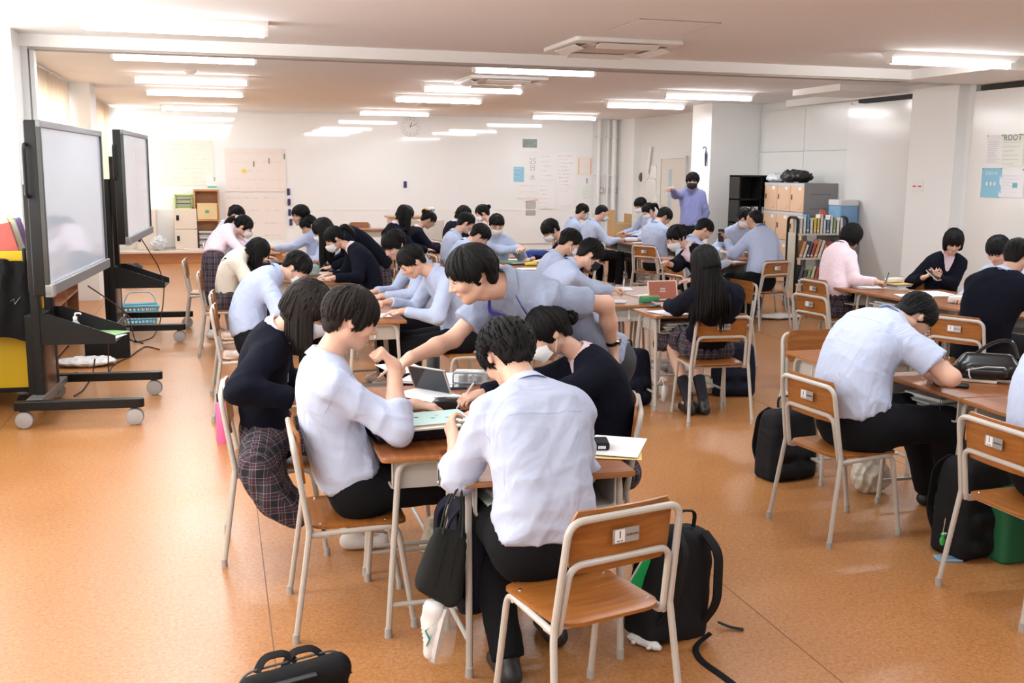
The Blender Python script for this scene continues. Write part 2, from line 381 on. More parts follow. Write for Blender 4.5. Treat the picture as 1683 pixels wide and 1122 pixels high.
# ---------------------------------------------------------------- signed distance bodies, extracted with surface nets
class SDF:
    def __init__(s, lo, hi, h, fine=None, hf=None):
        s.ax = []
        for a in range(3):
            iv = sorted([(f[0][a], f[1][a]) for f in (fine or [])]); mg = []
            for q in iv:
                if mg and q[0] <= mg[-1][1]: mg[-1] = (mg[-1][0], max(mg[-1][1], q[1]))
                else: mg.append(q)
            xs = [lo[a]]
            while xs[-1] < hi[a]:
                x = xs[-1]; st = h
                for (p, q) in mg:
                    if p-h <= x <= q: st = hf
                xs.append(x+st)
            s.ax.append(np.array(xs, np.float32))
        s.F = np.full([len(a) for a in s.ax], 0.5, np.float32)
    def sub(s, lo, hi):
        sl = []
        for a in range(3):
            i0 = max(0, int(np.searchsorted(s.ax[a], lo[a]))-1); i1 = min(len(s.ax[a]), int(np.searchsorted(s.ax[a], hi[a]))+1)
            if i1 <= i0: return None
            sl.append(slice(i0, i1))
        return tuple(sl), (s.ax[0][sl[0]][:, None, None], s.ax[1][sl[1]][None, :, None], s.ax[2][sl[2]][None, None, :])
    def comb(s, sl, d, k, op='u'):
        F = s.F[sl]
        if op == 'u':
            if k > 0:
                h = np.maximum(k-np.abs(F-d), 0)/k; s.F[sl] = np.minimum(F, d)-h*h*k*0.25
            else: s.F[sl] = np.minimum(F, d)
        else:
            d = -d
            if k > 0:
                h = np.maximum(k-np.abs(F-d), 0)/k; s.F[sl] = np.maximum(F, d)+h*h*k*0.25
            else: s.F[sl] = np.maximum(F, d)
    def cap(s, a, b, r1, r2=None, k=0.02, op='u'):
        r2 = r1 if r2 is None else r2
        a = np.asarray(a, float); b = np.asarray(b, float); rm = max(r1, r2)+k+0.02
        g = s.sub(np.minimum(a, b)-rm, np.maximum(a, b)+rm)
        if g is None: return s
        sl, (X, Y, Z) = g; ab = b-a; L2 = float(ab@ab)+1e-9
        dx = X-np.float32(a[0]); dy = Y-np.float32(a[1]); dz = Z-np.float32(a[2])
        t = np.clip((dx*ab[0]+dy*ab[1]+dz*ab[2])/L2, 0, 1).astype(np.float32)
        d = np.sqrt((dx-t*ab[0])**2+(dy-t*ab[1])**2+(dz-t*ab[2])**2)-(r1+(r2-r1)*t)
        s.comb(sl, d.astype(np.float32), k, op); return s
    def ell(s, c, r, A=None, k=0.02, op='u'):
        c = np.asarray(c, float); r = np.asarray(r, float); rm = r.max()+k+0.02
        g = s.sub(c-rm, c+rm)
        if g is None: return s
        sl, (X, Y, Z) = g; A = np.eye(3) if A is None else np.asarray(A)
        dx = X-c[0]; dy = Y-c[1]; dz = Z-c[2]
        q = [(dx*A[0, i]+dy*A[1, i]+dz*A[2, i])/r[i] for i in range(3)]
        k0 = np.sqrt(q[0]**2+q[1]**2+q[2]**2); k1 = np.sqrt((q[0]/r[0])**2+(q[1]/r[1])**2+(q[2]/r[2])**2)+1e-6
        s.comb(sl, (k0*(k0-1)/k1).astype(np.float32), k, op); return s
    def plane(s, fn):
        """keep only where fn(X,Y,Z) <= 0"""
        X, Y, Z = s.ax[0][:, None, None], s.ax[1][None, :, None], s.ax[2][None, None, :]
        s.F = np.maximum(s.F, fn(X, Y, Z).astype(np.float32)); return s
    def extract(s):
        F = s.F; nx, ny, nz = F.shape; ins = F < 0
        cnt = np.zeros((nx-1, ny-1, nz-1), np.int8)
        for i in (0, 1):
            for j in (0, 1):
                for k in (0, 1): cnt += ins[i:nx-1+i, j:ny-1+j, k:nz-1+k]
        I = np.nonzero((cnt > 0) & (cnt < 8)); n = len(I[0])
        if n == 0: return np.zeros((0, 3)), np.zeros((0, 4), int)
        idx = np.full(cnt.shape, -1, np.int32); idx[I] = np.arange(n)
        co = [(i, j, k) for i in (0, 1) for j in (0, 1) for k in (0, 1)]
        val = {c: F[I[0]+c[0], I[1]+c[1], I[2]+c[2]] for c in co}
        pos = {c: np.stack([s.ax[a][I[a]+c[a]] for a in range(3)], 1) for c in co}
        acc = np.zeros((n, 3)); num = np.zeros(n)
        for c in co:
            for a in range(3):
                if c[a]: continue
                d = list(c); d[a] = 1; d = tuple(d)
                f0, f1 = val[c], val[d]; m = (f0 < 0) != (f1 < 0)
                t = np.where(m, f0/(f0-f1+1e-12), 0)[:, None]
                acc += np.where(m[:, None], pos[c]*(1-t)+pos[d]*t, 0); num += m
        V = acc/np.maximum(num, 1)[:, None]
        Q = []
        for a in range(3):
            b, c = [(1, 2), (2, 0), (0, 1)][a]
            lo = [slice(1, s_-1) for s_ in F.shape]; lo[a] = slice(0, F.shape[a]-1)
            hi = list(lo); hi[a] = slice(1, F.shape[a])
            p, q = ins[tuple(lo)], ins[tuple(hi)]
            for want, flip in ((p & ~q, False), (~p & q, True)):
                J = [t+(0 if x == a else 1) for x, t in enumerate(np.nonzero(want))]
                if len(J[0]) == 0: continue
                def at(db, dc):
                    K = [j.copy() for j in J]; K[b] -= db; K[c] -= dc; return idx[K[0], K[1], K[2]]
                q4 = [at(1, 1), at(0, 1), at(0, 0), at(1, 0)]
                if flip: q4 = q4[::-1]
                Q.append(np.stack(q4, 1))
        Q = np.concatenate(Q) if Q else np.zeros((0, 4), int)
        return V, Q[(Q >= 0).all(1)]

def vnormals(V, Q):
    fn = np.cross(V[Q[:, 2]]-V[Q[:, 0]], V[Q[:, 3]]-V[Q[:, 1]]); N = np.zeros_like(V)
    for i in range(4): np.add.at(N, Q[:, i], fn)
    return N/(np.linalg.norm(N, axis=1)[:, None]+1e-12)
def relax(V, Q, it=1, w=0.5):
    for _ in range(it):
        S = np.zeros_like(V); D = np.zeros(len(V))
        for i in range(4):
            np.add.at(S, Q[:, i], V[Q[:, (i+1) % 4]]+V[Q[:, (i+3) % 4]]); np.add.at(D, Q[:, i], 2)
        V = V*(1-w)+w*S/np.maximum(D, 1)[:, None]
    return V
def folds(P, seed, scale=1.0):
    """crease-like height in -1..1 at points P"""
    r = np.random.RandomState(seed); out = 0
    for i in range(4):
        f = (20+24*i)*scale; a = r.normal(size=3); a /= np.linalg.norm(a); b = r.normal(size=3); b /= np.linalg.norm(b); c = r.normal(size=3)
        ph = P@a*f+1.6*np.sin(P@b*f*0.45+r.rand()*6)+1.1*np.sin(P@c*f*0.22+r.rand()*6)
        out = out+(1-2*np.abs(np.sin(ph*0.5))**0.7)/(1+0.7*i)
    return out/2.1
def fast_mesh(name, V, Q, mats, mi=None, uv=None):
    me = bpy.data.meshes.new(name); nf = len(Q)
    me.vertices.add(len(V)); me.vertices.foreach_set('co', V.astype(np.float32).ravel())
    me.loops.add(nf*4); me.loops.foreach_set('vertex_index', Q.astype(np.int32).ravel())
    me.polygons.add(nf); me.polygons.foreach_set('loop_start', np.arange(nf, dtype=np.int32)*4)
    for m in (mats if isinstance(mats, (list, tuple)) else [mats]): me.materials.append(m)
    if mi is not None: me.polygons.foreach_set('material_index', mi.astype(np.int32))
    me.polygons.foreach_set('use_smooth', [True]*nf)
    if uv is not None:
        l = me.uv_layers.new(name='UVMap'); l.data.foreach_set('uv', uv[Q.ravel()].astype(np.float32).ravel())
    me.update(calc_edges=True); me.validate()
    return me
# ---------------------------------------------------------------- people
ZU = np.array([0, 0, 1.0])
def unit(v):
    v = np.asarray(v, float); return v/(np.linalg.norm(v)+1e-12)
def azv(a): return np.array([math.sin(R(a)), math.cos(R(a)), 0.0])
def cutcap(S, a, b, r1, r2, k, cuta=False, cutb=True):
    """capsule with flat end(s) smoothly united"""
    a = np.asarray(a, float); b = np.asarray(b, float); rm = max(r1, r2)+k+0.02
    g = S.sub(np.minimum(a, b)-rm, np.maximum(a, b)+rm)
    if g is None: return
    sl, (X, Y, Z) = g; ab = b-a; L2 = float(ab@ab)+1e-9; L = math.sqrt(L2)
    dx = X-a[0]; dy = Y-a[1]; dz = Z-a[2]; tt = (dx*ab[0]+dy*ab[1]+dz*ab[2])/L2; t = np.clip(tt, 0, 1)
    d = np.sqrt((dx-t*ab[0])**2+(dy-t*ab[1])**2+(dz-t*ab[2])**2)-(r1+(r2-r1)*t)
    if cutb: d = np.maximum(d, (tt-1)*L)
    if cuta: d = np.maximum(d, -tt*L)
    S.comb(sl, d.astype(np.float32), k, 'u')
def stad(S, c, rv, w, r, k):
    hw = max(w-r, 0.003); S.cap(c-rv*hw, c+rv*hw, r, r, k)

HAIRLINE = {
 'short': [(0,.050),(35,.045),(55,.025),(72,-.005),(82,-.03),(92,.015),(108,.0),(122,-.045),(150,-.075),(180,-.08)],
 'mop': [(0,.022),(40,.018),(58,-.002),(70,-.02),(80,-.035),(88,-.02),(96,.014),(112,.010),(122,-.04),(140,-.066),(180,-.078)],
 'buzz': [(0,.065),(40,.06),(60,.035),(75,.01),(88,-.005),(100,.0),(125,-.05),(180,-.075)],
 'tied': [(0,.02),(30,.018),(50,.005),(62,-.035),(74,-.045),(84,.015),(105,-.01),(130,-.05),(180,-.075)],
 'bob': [(0,.008),(36,.006),(48,-.03),(58,-.085),(70,-.10),(120,-.11),(180,-.12)],
 'long': [(0,.012),(34,.010),(46,-.03),(56,-.08),(70,-.10),(120,-.10),(180,-.10)]}

def solve2(A, B, l1, l2, hint):
    """joint between A and B at distances l1, l2, bent towards hint"""
    d = B-A; D = np.linalg.norm(d); mx = l1+l2-0.004
    if D > mx: B = A+d/D*mx; d = B-A; D = mx
    e = d/D; x = (l1*l1-l2*l2+D*D)/(2*D); x = min(max(x, -l1*0.98), l1*0.98); h = math.sqrt(max(0, l1*l1-x*x))
    p = hint-e*(hint@e); p = unit(p)
    return A+e*x+p*h, B

def hand_sdf(S, W, D, Nn, side, pose, sc=1.0):
    """palm and five fingers; D finger direction, Nn palm normal, side +1 thumb towards T"""
    D = unit(D); Nn = unit(Nn-D*(Nn@D)); T = np.cross(D, Nn)*side     # T points to the thumb side
    L = 0.085*sc
    curls = {'rest': (.25, .45, .35), 'grip': (.75, 1.15, .8), 'fist': (1.35, 1.6, 1.1), 'flat': (.08, .15, .1), 'point': (1.3, 1.6, 1.0), 'hold': (.5, .8, .6)}[pose]
    fl = [(.040, .024, .019), (.045, .028, .021), (.041, .026, .020), (.032, .020, .017)]
    for i in range(4):
        off = (0.030-0.020*i)*sc
        kn = W+D*(L-abs(i-1.2)*0.004*sc)+T*off
        S.cap(W+T*off*0.55+D*0.008, kn, 0.0145*sc, 0.0115*sc, 0.012)
        p = kn; ang = 0; sp = (0.10-0.07*i)
        cu = (0.05, 0.1, 0.05) if (pose == 'point' and i == 0) else curls
        dd = unit(D+T*sp)
        for j in range(3):
            ang += cu[j]*(1+0.08*i)
            q = p+(dd*math.cos(ang)+Nn*math.sin(ang))*fl[i][j]*sc
            r1 = (0.0092-0.0008*j-(0.0008 if i == 3 else 0))*sc
            S.cap(p, q, r1, r1-0.0008, 0.003); p = q
    t0 = W+D*0.018*sc+T*0.022*sc; inn = 0.45 if pose in ('rest', 'flat') else 0.95
    t1 = t0+(D*0.55+T*0.62+Nn*0.35*inn)*0.042*sc
    t2 = t1+(D*0.85+T*(0.25-0.3*inn)+Nn*0.5*inn)*0.030*sc
    t3 = t2+(D*0.9-T*0.25*inn+Nn*0.35*inn)*0.024*sc
    S.cap(t0, t1, 0.0155*sc, 0.0115*sc, 0.012); S.cap(t1, t2, 0.0105*sc, 0.0095*sc, 0.004); S.cap(t2, t3, 0.0095*sc, 0.008*sc, 0.003)
    return W+D*L+Nn*0.03

SHOE_W = lambda: mat('white indoor shoe', (0.75, 0.74, 0.72), 0.55)
SHOE_B = lambda: mat('black shoe', (0.015, 0.015, 0.016), 0.45)
PEOPLE = {}

def person(key, label, pel, head, az, haz=None, hpit=35, hroll=0, up='shirt', ucol='blue', sleeve='long', legs='trousers', hair='mop', hmat=None,
           hands='desk', pose='sit', mask=None, glasses=False, res=1, fem=False, saz=None, hint=None, skin=None, seed=None, vol=1.0, curl=0.0,
           tail=None, hang=None, feet=None, bulge=0.05, shoes='white', face=True, collar=True, tuckf=0.0, drape=None, hposes=('rest', 'rest'), piping=False,
           knees=None, thick=1.0, lockn=None, Lt=None, fringe=None, badge=None, hangw=None, hlen=.36, eyes=None, hiptag=False):
    seed = seed if seed is not None else (sum(ord(c)*17**i for i, c in enumerate(key)) % 9999)
    rs = np.random.RandomState(seed)
    haz = az if haz is None else haz; skin = skin or M_SKIN; hmat = hmat or M_HAIR
    P = np.array(pel, float); Hc = np.array(head, float); F = azv(az); Rv = azv(az+90)
    sF = azv(az if saz is None else saz); sR = azv((az if saz is None else saz)+90)
    base = np.array([P[0], P[1], 0.0])
    f0 = azv(haz); cp_, sp_ = math.cos(R(hpit)), math.sin(R(hpit))
    HF = f0*cp_-ZU*sp_; HU = f0*sp_+ZU*cp_; HR = azv(haz+90)
    if hroll:
        c_, s_ = math.cos(R(hroll)), math.sin(R(hroll)); HR, HU = HR*c_-HU*s_, HU*c_+HR*s_
    hs = 0.97 if fem else 1.0
    hp = lambda x, y, z: Hc+(HR*x+HF*y+HU*z)*hs
    NT = hp(0, -.022, -.075)
    lt = Lt or (0.44 if fem else 0.47)
    e = NT-P; D = np.linalg.norm(e); e = e/D
    b_ = 0.09; lt = max(lt, D-b_+0.001) if D > lt+b_ else lt
    x = (lt*lt-b_*b_+D*D)/(2*D); x = min(x, lt*0.985); h = math.sqrt(max(0, lt*lt-x*x)); h = min(h, 0.07)
    Bk = -F*0.8+ZU*0.6; Bk = unit(Bk-e*(Bk@e))
    N = P+e*x+Bk*h
    M_ = (P+N)/2+unit((-F+ZU*0.35)-unit(N-P)*((-F+ZU*0.35)@unit(N-P)))*bulge
    Cq = 2*M_-(P+N)/2
    s = lambda t: (1-t)**2*P+2*t*(1-t)*Cq+t*t*N
    ds = lambda t: unit(2*(1-t)*(Cq-P)+2*t*(N-Cq))
    rvt = lambda t: unit(Rv*(1-t)+sR*t)
    dpt = lambda t: unit(np.cross(ds(t), rvt(t)))     # forward side of the chest
    g = (0.90 if fem else 1.0)*thick
    prof = [(-.02, .165, .118), (.12, .157, .112), (.3, .152, .108), (.5, .163, .112), (.68, .176, .110), (.82, .172, .098), (.93, .125, .078), (1.0, .062, .058)]
    # arms
    sh = [s(.87)+rvt(.87)*(-.150*g)+dpt(.87)*.012, s(.87)+rvt(.87)*(.150*g)+dpt(.87)*.012]
    ua, fa = (.265, .235) if fem else (.285, .25)
    if isinstance(hands, str):
        zt = 0.775
        c0 = P+F*0.43
        if hands == 'desk': hands = [(c0+Rv*-.15+[0, 0, 0], None), (c0+Rv*.13, None)]
        hands = [(np.array([q[0][0], q[0][1], zt]), (F*0.8+Rv*(.45 if i == 0 else -.5)), -ZU) for i, q in enumerate(hands)]
    arms = []
    for i in (0, 1):
        hd = hands[i]
        if hd is None: arms.append(None); continue
        tgt = np.array(hd[0], float); dr = unit(hd[1]) if hd[1] is not None else None; nn = np.array(hd[2], float) if len(hd) > 2 and hd[2] is not None else -ZU
        W = tgt-(dr if dr is not None else 0)*0.06
        hn = np.array(hint[i], float) if hint is not None and hint[i] is not None else (rvt(1)*(-0.7 if i == 0 else 0.7)-ZU*0.9-F*0.25)
        E_, W2 = solve2(sh[i], W, ua, fa, hn)
        if dr is None: dr = unit(W2-E_)
        arms.append((sh[i], E_, W2, dr, nn))
    # legs
    hips = [P-Rv*.085*g-ZU*.0, P+Rv*.085*g]
    kn, an = [], []
    for i, sg in ((0, -1), (1, 1)):
        if pose == 'sit':
            k_ = P+F*0.41+Rv*sg*(0.075 if fem else 0.13); k_[2] = 0.52 if not fem else 0.51
            if knees is not None: k_ = np.array(knees[i], float)
            a_ = k_-F*(0.02-tuckf)+Rv*sg*0.01; a_[2] = 0.085
        else:
            k_ = hips[i]*0.5+Rv*sg*0.01; k_ = np.array([hips[i][0], hips[i][1], hips[i][2]*0.53])+F*0.03; a_ = np.array([hips[i][0]+Rv[0]*sg*.02, hips[i][1]+Rv[1]*sg*.02, 0.085])-F*.03
            if knees is not None: k_ = np.array(knees[i], float)
        if feet is not None and feet[i] is not None:
            a_ = np.array([feet[i][0], feet[i][1], feet[i][2] if len(feet[i]) > 2 else 0.085])
        kn.append(k_); an.append(a_)
    hC, hFi = {0: (.021, .0068), 1: (.028, .0102), 2: (.034, .016)}[res]; hS = {0: .0095, 1: .0145, 2: .021}[res]
    # ---- body: one continuous skin surface
    allp = [P, N, Hc]+kn+an+hips
    fine = [(Hc-.135, Hc+.135)]
    for a in arms:
        if a is not None: allp += [a[1], a[2]+a[3]*.16]; c = a[2]+a[3]*.09; fine.append((c-.115, c+.115))
    allp = np.array(allp); lo = allp.min(0)-.18; hi = allp.max(0)+.18; lo[2] = max(lo[2], -0.02)
    S = SDF(lo, hi, hC, fine, hFi)
    for t, w_, r_ in prof: stad(S, s(max(t, 0)), rvt(max(t, 0)), (w_-.022)*g, (r_-.022)*g, .04)
    for a in arms:
        if a is None: continue
        S.cap(a[0], a[1], .042*g, .036*g, .03); S.cap(a[1], a[1]*.6+a[2]*.4, .037*g, .038*g, .02); S.cap(a[1]*.6+a[2]*.4, a[2], .038*g, .026*g, .02)
        S.cap(a[2], a[2]+a[3]*.02, .025*g, .024*g, .015)
    for i in (0, 1):
        S.cap(hips[i], kn[i], .075*g, .052*g, .03); S.cap(kn[i], kn[i]*.65+an[i]*.35, .050*g, .050*g, .02); S.cap(kn[i]*.65+an[i]*.35, an[i], .050*g, .033*g, .02)
        S.cap(an[i], an[i]+F*.13-ZU*.035, .033, .022, .02)
    # neck and head
    S.cap(N+(NT-N)*.0-dpt(1)*.0, NT, .058*g*(.9 if fem else 1), .052*g*(.9 if fem else 1), .025)
    A = np.stack([HR, HF, HU], 1)
    q = lambda *a: [t*hs for t in a]
    S.ell(hp(0, -.012, .028), q(.076, .094, .088), A, .02)
    S.cap(hp(0, .028, .0), hp(0, .040, -.058), .066*hs, .043*hs, .03)
    S.cap(hp(-.046, -.002, -.052), hp(-.006, .058, -.088), .022*hs, .019*hs, .025); S.cap(hp(.046, -.002, -.052), hp(.006, .058, -.088), .022*hs, .019*hs, .025)
    S.cap(hp(-.036, .062, -.022), hp(.036, .062, -.022), .026*hs, .026*hs, .02)
    S.cap(hp(-.028, .080, .028), hp(.028, .080, .028), .013*hs, .013*hs, .012)
    if res < 2:
        for sx in (-1, 1): S.ell(hp(.031*sx, .101, .006), q(.017, .014, .011), A, .010, 's')
    S.cap(hp(0, .091, .014), hp(0, .110, -.023), .0075*hs, .0112*hs, .008); S.cap(hp(-.011, .098, -.029), hp(.011, .098, -.029), .0075*hs, .0075*hs, .006)
    S.cap(hp(-.016, .089, -.050), hp(.016, .089, -.050), .0065*hs, .0065*hs, .006); S.cap(hp(-.013, .087, -.060), hp(.013, .087, -.060), .007*hs, .007*hs, .006)
    for sx in (-1, 1):
        S.ell(hp(.079*sx, -.010, -.002), q(.010, .019, .032), A, .004)
        if res == 0: S.ell(hp(.089*sx, -.004, .004), q(.007, .010, .017), A, .003, 's')
    tips = []
    for i, a in enumerate(arms):
        if a is None: tips.append(None); continue
        tips.append(hand_sdf(S, a[2], a[3], a[4], 1 if i == 0 else -1, hposes[i], .92 if fem else 1.0))
    V, Q = S.extract(); V = relax(V, Q, 1, .35)
    root = thing('person', label, 'person', base, 0)
    fast = lambda nm, V_, Q_, m_, uv=None: obj(nm, fast_mesh(nm, V_-base, Q_, m_, uv=uv), None, root)
    # bare feet and hidden skin inside the clothes stay part of the one body
    fast('body', V, Q, skin)
    # ---- upper clothes
    UC = {'blue': ('pale blue shirt cloth', (0.46, 0.53, 0.72)), 'white': ('near white blue shirt cloth', (0.51, 0.57, 0.74)), 'pink': ('pale pink shirt cloth', (0.85, 0.68, 0.74)),
          'grey': ('blue grey chambray cloth', (0.31, 0.355, 0.48)), 'violet': ('periwinkle shirt cloth', (0.24, 0.26, 0.50)), 'cream': ('cream knit', (0.82, 0.78, 0.68))}
    def shirtm(c): n_, col = UC[c]; return cloth(n_, col)
    navy = mat('navy knit', (0.006, 0.007, 0.015), .95, bump=.35, bscale=260, spec=.15)
    def upper(nm, m_, grow, sl, t0, seed_, vneck=False, amp=.006):
        S = SDF(lo, hi, hS)
        for t, w_, r_ in prof[1:]:
            kk = 1.0+(.10 if t < .4 and nm == 'shirt' else 0)
            ww, rr = (w_*kk*g+grow, r_*kk*g+grow)
            if t == 1.0: ww, rr = .060*g, .056*g
            stad(S, s(t), rvt(t), ww, rr, .05)
        if t0 < .1: stad(S, s(0)-ds(0)*(.03 if not coat else .07), Rv, (.168 if not coat else .180)*g+grow, (.122 if not coat else .130)*g+grow, .05)
        for i, a in enumerate(arms):
            if a is None: continue
            S0, E_, W_ = a[:3]
            if sl == 'short': cutcap(S, S0, S0+(E_-S0)*.66, .062*g+grow, .068*g+grow, .035)
            else:
                grow += .003; S.cap(S0, E_, .060*g+grow, .052*g+grow, .04)
                if sl == 'long': cutcap(S, E_, E_+(W_-E_)*.93, .050*g+grow, .034*g+grow, .02); cutcap(S, E_+(W_-E_)*.72, E_+(W_-E_)*.97, .040*g+grow, .036*g+grow, .006, True)
                else: cutcap(S, E_, E_+(W_-E_)*.38, .052*g+grow, .050*g+grow, .02); cutcap(S, E_+(W_-E_)*.18, E_+(W_-E_)*.42, .056*g+grow, .055*g+grow, .006, True)
        o_ = s(max(t0, 0))-ds(0)*(max(-t0, 0)); T_ = ds(max(t0, 0))
        V0, nE = o_, T_
        def cut(X, Y, Z):
            pl = -((X-V0[0])*nE[0]+(Y-V0[1])*nE[1]+(Z-V0[2])*nE[2])
            far = np.sqrt((X-V0[0])**2+(Y-V0[1])**2+(Z-V0[2])**2)-.235*g-grow      # the hem cut only acts near the trunk
            return np.where(far > 0, -far-.01, pl)*.9+0*pl
        # the cut must not reach the sleeves
        X, Y, Z = S.ax[0][:, None, None], S.ax[1][None, :, None], S.ax[2][None, None, :]
        pl = -((X-V0[0])*nE[0]+(Y-V0[1])*nE[1]+(Z-V0[2])*nE[2])
        far = np.sqrt((X-V0[0])**2+(Y-V0[1])**2+(Z-V0[2])**2)
        S.F = np.where(far < .24*g+grow+.02, np.maximum(S.F, pl), S.F).astype(np.float32)
        if vneck:
            vb = s(.52)+dpt(.52)*(.118*g+grow); vt = N+dpt(1)*.075+ds(1)*.03
            S.cap(vb, vt, .006, .062, .008, 's'); S.cap(N+ds(1)*.0, N+ds(1)*.12, .062*g, .075*g, .006, 's')
        else:
            S.cap(N+ds(1)*.035, N+ds(1)*.12, .053*g, .058*g, .004, 's')
        V, Q = S.extract(); V = relax(V, Q, 1, .4); Nn = vnormals(V, Q)
        we = np.full(len(V), .55)
        for a in arms:
            if a is None: continue
            for c_, r_ in ((a[1], .16), (a[0], .13)): we = np.maximum(we, 1.3*np.exp(-(((V-c_)**2).sum(1))/(r_*r_)))
        we = np.maximum(we, 1.2*np.exp(-((V-s(.1))@ds(.1)/.09)**2)*(((V-s(.1))**2).sum(1) < .07))
        V = V+Nn*(amp*we*(folds(V-P, seed_)+.6)*.75)[:, None]
        uvs = np.stack([V@Rv, V[:, 2]], 1)
        return fast(nm, V, Q, m_), (V, Nn)
    sl_in = sleeve
    coat = up in ('cardigan', 'blazer', 'sweater')
    o_, sv = upper('shirt', shirtm(ucol), 0.0 if not coat else -.006, sleeve if not coat else 'long', .085 if not coat else .48, seed, amp=(.020 if res == 0 else .015) if not coat else .002)
    if coat:
        cm = navy if up != 'sweater' or ucol != 'cream' else shirtm('cream')
        o_, cv = upper('cardigan' if up != 'blazer' else 'blazer', cm, .010, sleeve, -.075, seed+5, vneck=True, amp=.014)
        if piping:
            pts = []
            for sg in (-1, 1):
                vb = s(.52)+dpt(.52)*(.118*g+.01); vt = N+dpt(1)*.03+rvt(1)*sg*.062; bk = N+ds(1)*.012-dpt(1)*.055+rvt(1)*sg*.02
                L_ = fillet([vb, vt, bk], .05); out = []
                for p in L_:
                    j = np.argmin(((cv[0]-p)**2).sum(1)); out.append(cv[0][j]+cv[1][j]*.002)
                out = np.array(out); out[1:-1] = (out[:-2]+out[1:-1]*2+out[2:])/4
                obj('white_piping', MB().tube(out-base, .0028, 6), mat('white knit trim', (.8, .8, .8), .7), root)
    if res == 0 and not coat:
        SVv, SNn = sv
        def snp(p): j = np.argmin(((SVv-p)**2).sum(1)); return SVv[j]+SNn[j]*.0008
        sm_ = mat('shirt seam '+ucol, tuple(c*.88 for c in UC[ucol][1]), .8)
        yk = np.array([snp(s(.80)-dpt(.8)*.13+rvt(.8)*x) for x in np.linspace(-.15, .15, 25)]); yk[1:-1] = (yk[:-2]+2*yk[1:-1]+yk[2:])/4
        obj('yoke_seam', MB().tube(yk-base, .0009, 4), sm_, root)
        for a in arms:
            if a is None: continue
            ad = unit(a[1]-a[0]); b1 = unit(np.cross(ad, ds(.8))); b2 = np.cross(ad, b1); cc = a[0]+ad*.025
            rg = np.array([snp(cc+(b1*math.cos(t)+b2*math.sin(t))*.095) for t in np.linspace(0, 2*PI, 33)]); rg = (np.roll(rg[:-1], 1, 0)+2*rg[:-1]+np.roll(rg[:-1], -1, 0))/4; rg = np.concatenate([rg, rg[:1]])
            obj('sleeve_seam', MB().tube(rg-base, .0009, 4, cap=False), sm_, root)
    # collar
    if collar:
        A_ = unit(unit(NT-N)*.6+ds(1)*.4); fr = unit(dpt(1)-A_*(dpt(1)@A_)); rr = np.cross(fr, A_); Nc = N+A_*.026
        rows = []
        kk = g*(.93 if fem else 1)
        for r_, z_, zf in ((.058, -.010, -.014), (.057, .018, .010), (.063, .022, .012), (.084, -.016, -.042)):
            row = []
            for k in range(25):
                ph = R(-158+316*k/24); c_ = math.cos(ph); s2 = math.sin(ph); fw = max(0, -c_)
                row.append(Nc+(-fr*c_*(1.0)+rr*s2)*r_*kk*(1+.10*fw)+A_*(z_*(1-fw)+zf*fw))
            rows.append(row)
        cmb = MB().grid(np.array(rows)-base, thick=.002)
        obj('collar', cmb, shirtm(ucol), root, ang=60)
    # ---- lower clothes
    tm = mat('black trouser cloth', (.006, .006, .008), .9, bump=.1, bscale=400, spec=.2)
    if legs in ('trousers', 'grey_trousers'):
        if legs == 'grey_trousers': tm = mat('charcoal trouser cloth', (.035, .037, .042), .8, bump=.1, bscale=400)
        S = SDF(lo, hi, hS*1.35)
        stad(S, s(0)-ds(0)*.02, Rv, .168*g, .122*g, .04); cutcap(S, s(0)-Rv*.052*g, s(.13)-Rv*.050*g, .118*g, .114*g, .02); cutcap(S, s(0)+Rv*.052*g, s(.13)+Rv*.050*g, .118*g, .114*g, .02)
        for i in (0, 1):
            S.cap(hips[i], kn[i], .094*g, .070*g, .05); cutcap(S, kn[i], an[i]+ZU*.005, .068*g, .058*g, .03)
        V, Q = S.extract(); V = relax(V, Q, 1, .4); Nn = vnormals(V, Q)
        V = V+Nn*(.005*(folds(V-P, seed+3)+.7))[:, None]
        fast('trousers', V, Q, tm)
        if hiptag:
            j = np.argmin(((V-(P+Rv*.125+dpt(0)*.03-F*.05+ZU*.045))**2).sum(1)); c_ = V[j]-base; nn_ = Nn[j]; t1 = unit(np.cross(nn_, ZU)); t2 = np.cross(t1, nn_)
            obj('green_tag', MB().rbox((0, 0, 0), (.045, .013, .003), .002, .0005, T=lambda v: c_+nn_*.004+v[:, :1]*t1+v[:, 1:2]*t2+v[:, 2:]*nn_), mat('green woven tag', (.02, .42, .26), .6), root)
        if res == 0:
            rg = [s(.115)+Rv*.163*g*math.cos(t)+dpt(.1)*.122*g*math.sin(t) for t in np.linspace(0, 2*PI, 33)]
            obj('belt', MB().tube(np.array(rg)-base, .017, 6, flat=1.0, ref=ds(.1), cap=False) if False else MB().grid(np.array([[p+ds(.1)*.016 for p in rg], [p-ds(.1)*.016 for p in rg]])-base, thick=-.004), mat('black belt leather', (.02, .018, .017), .35), root, ang=80)
    else:
        S = SDF(lo, hi, hS*1.15)
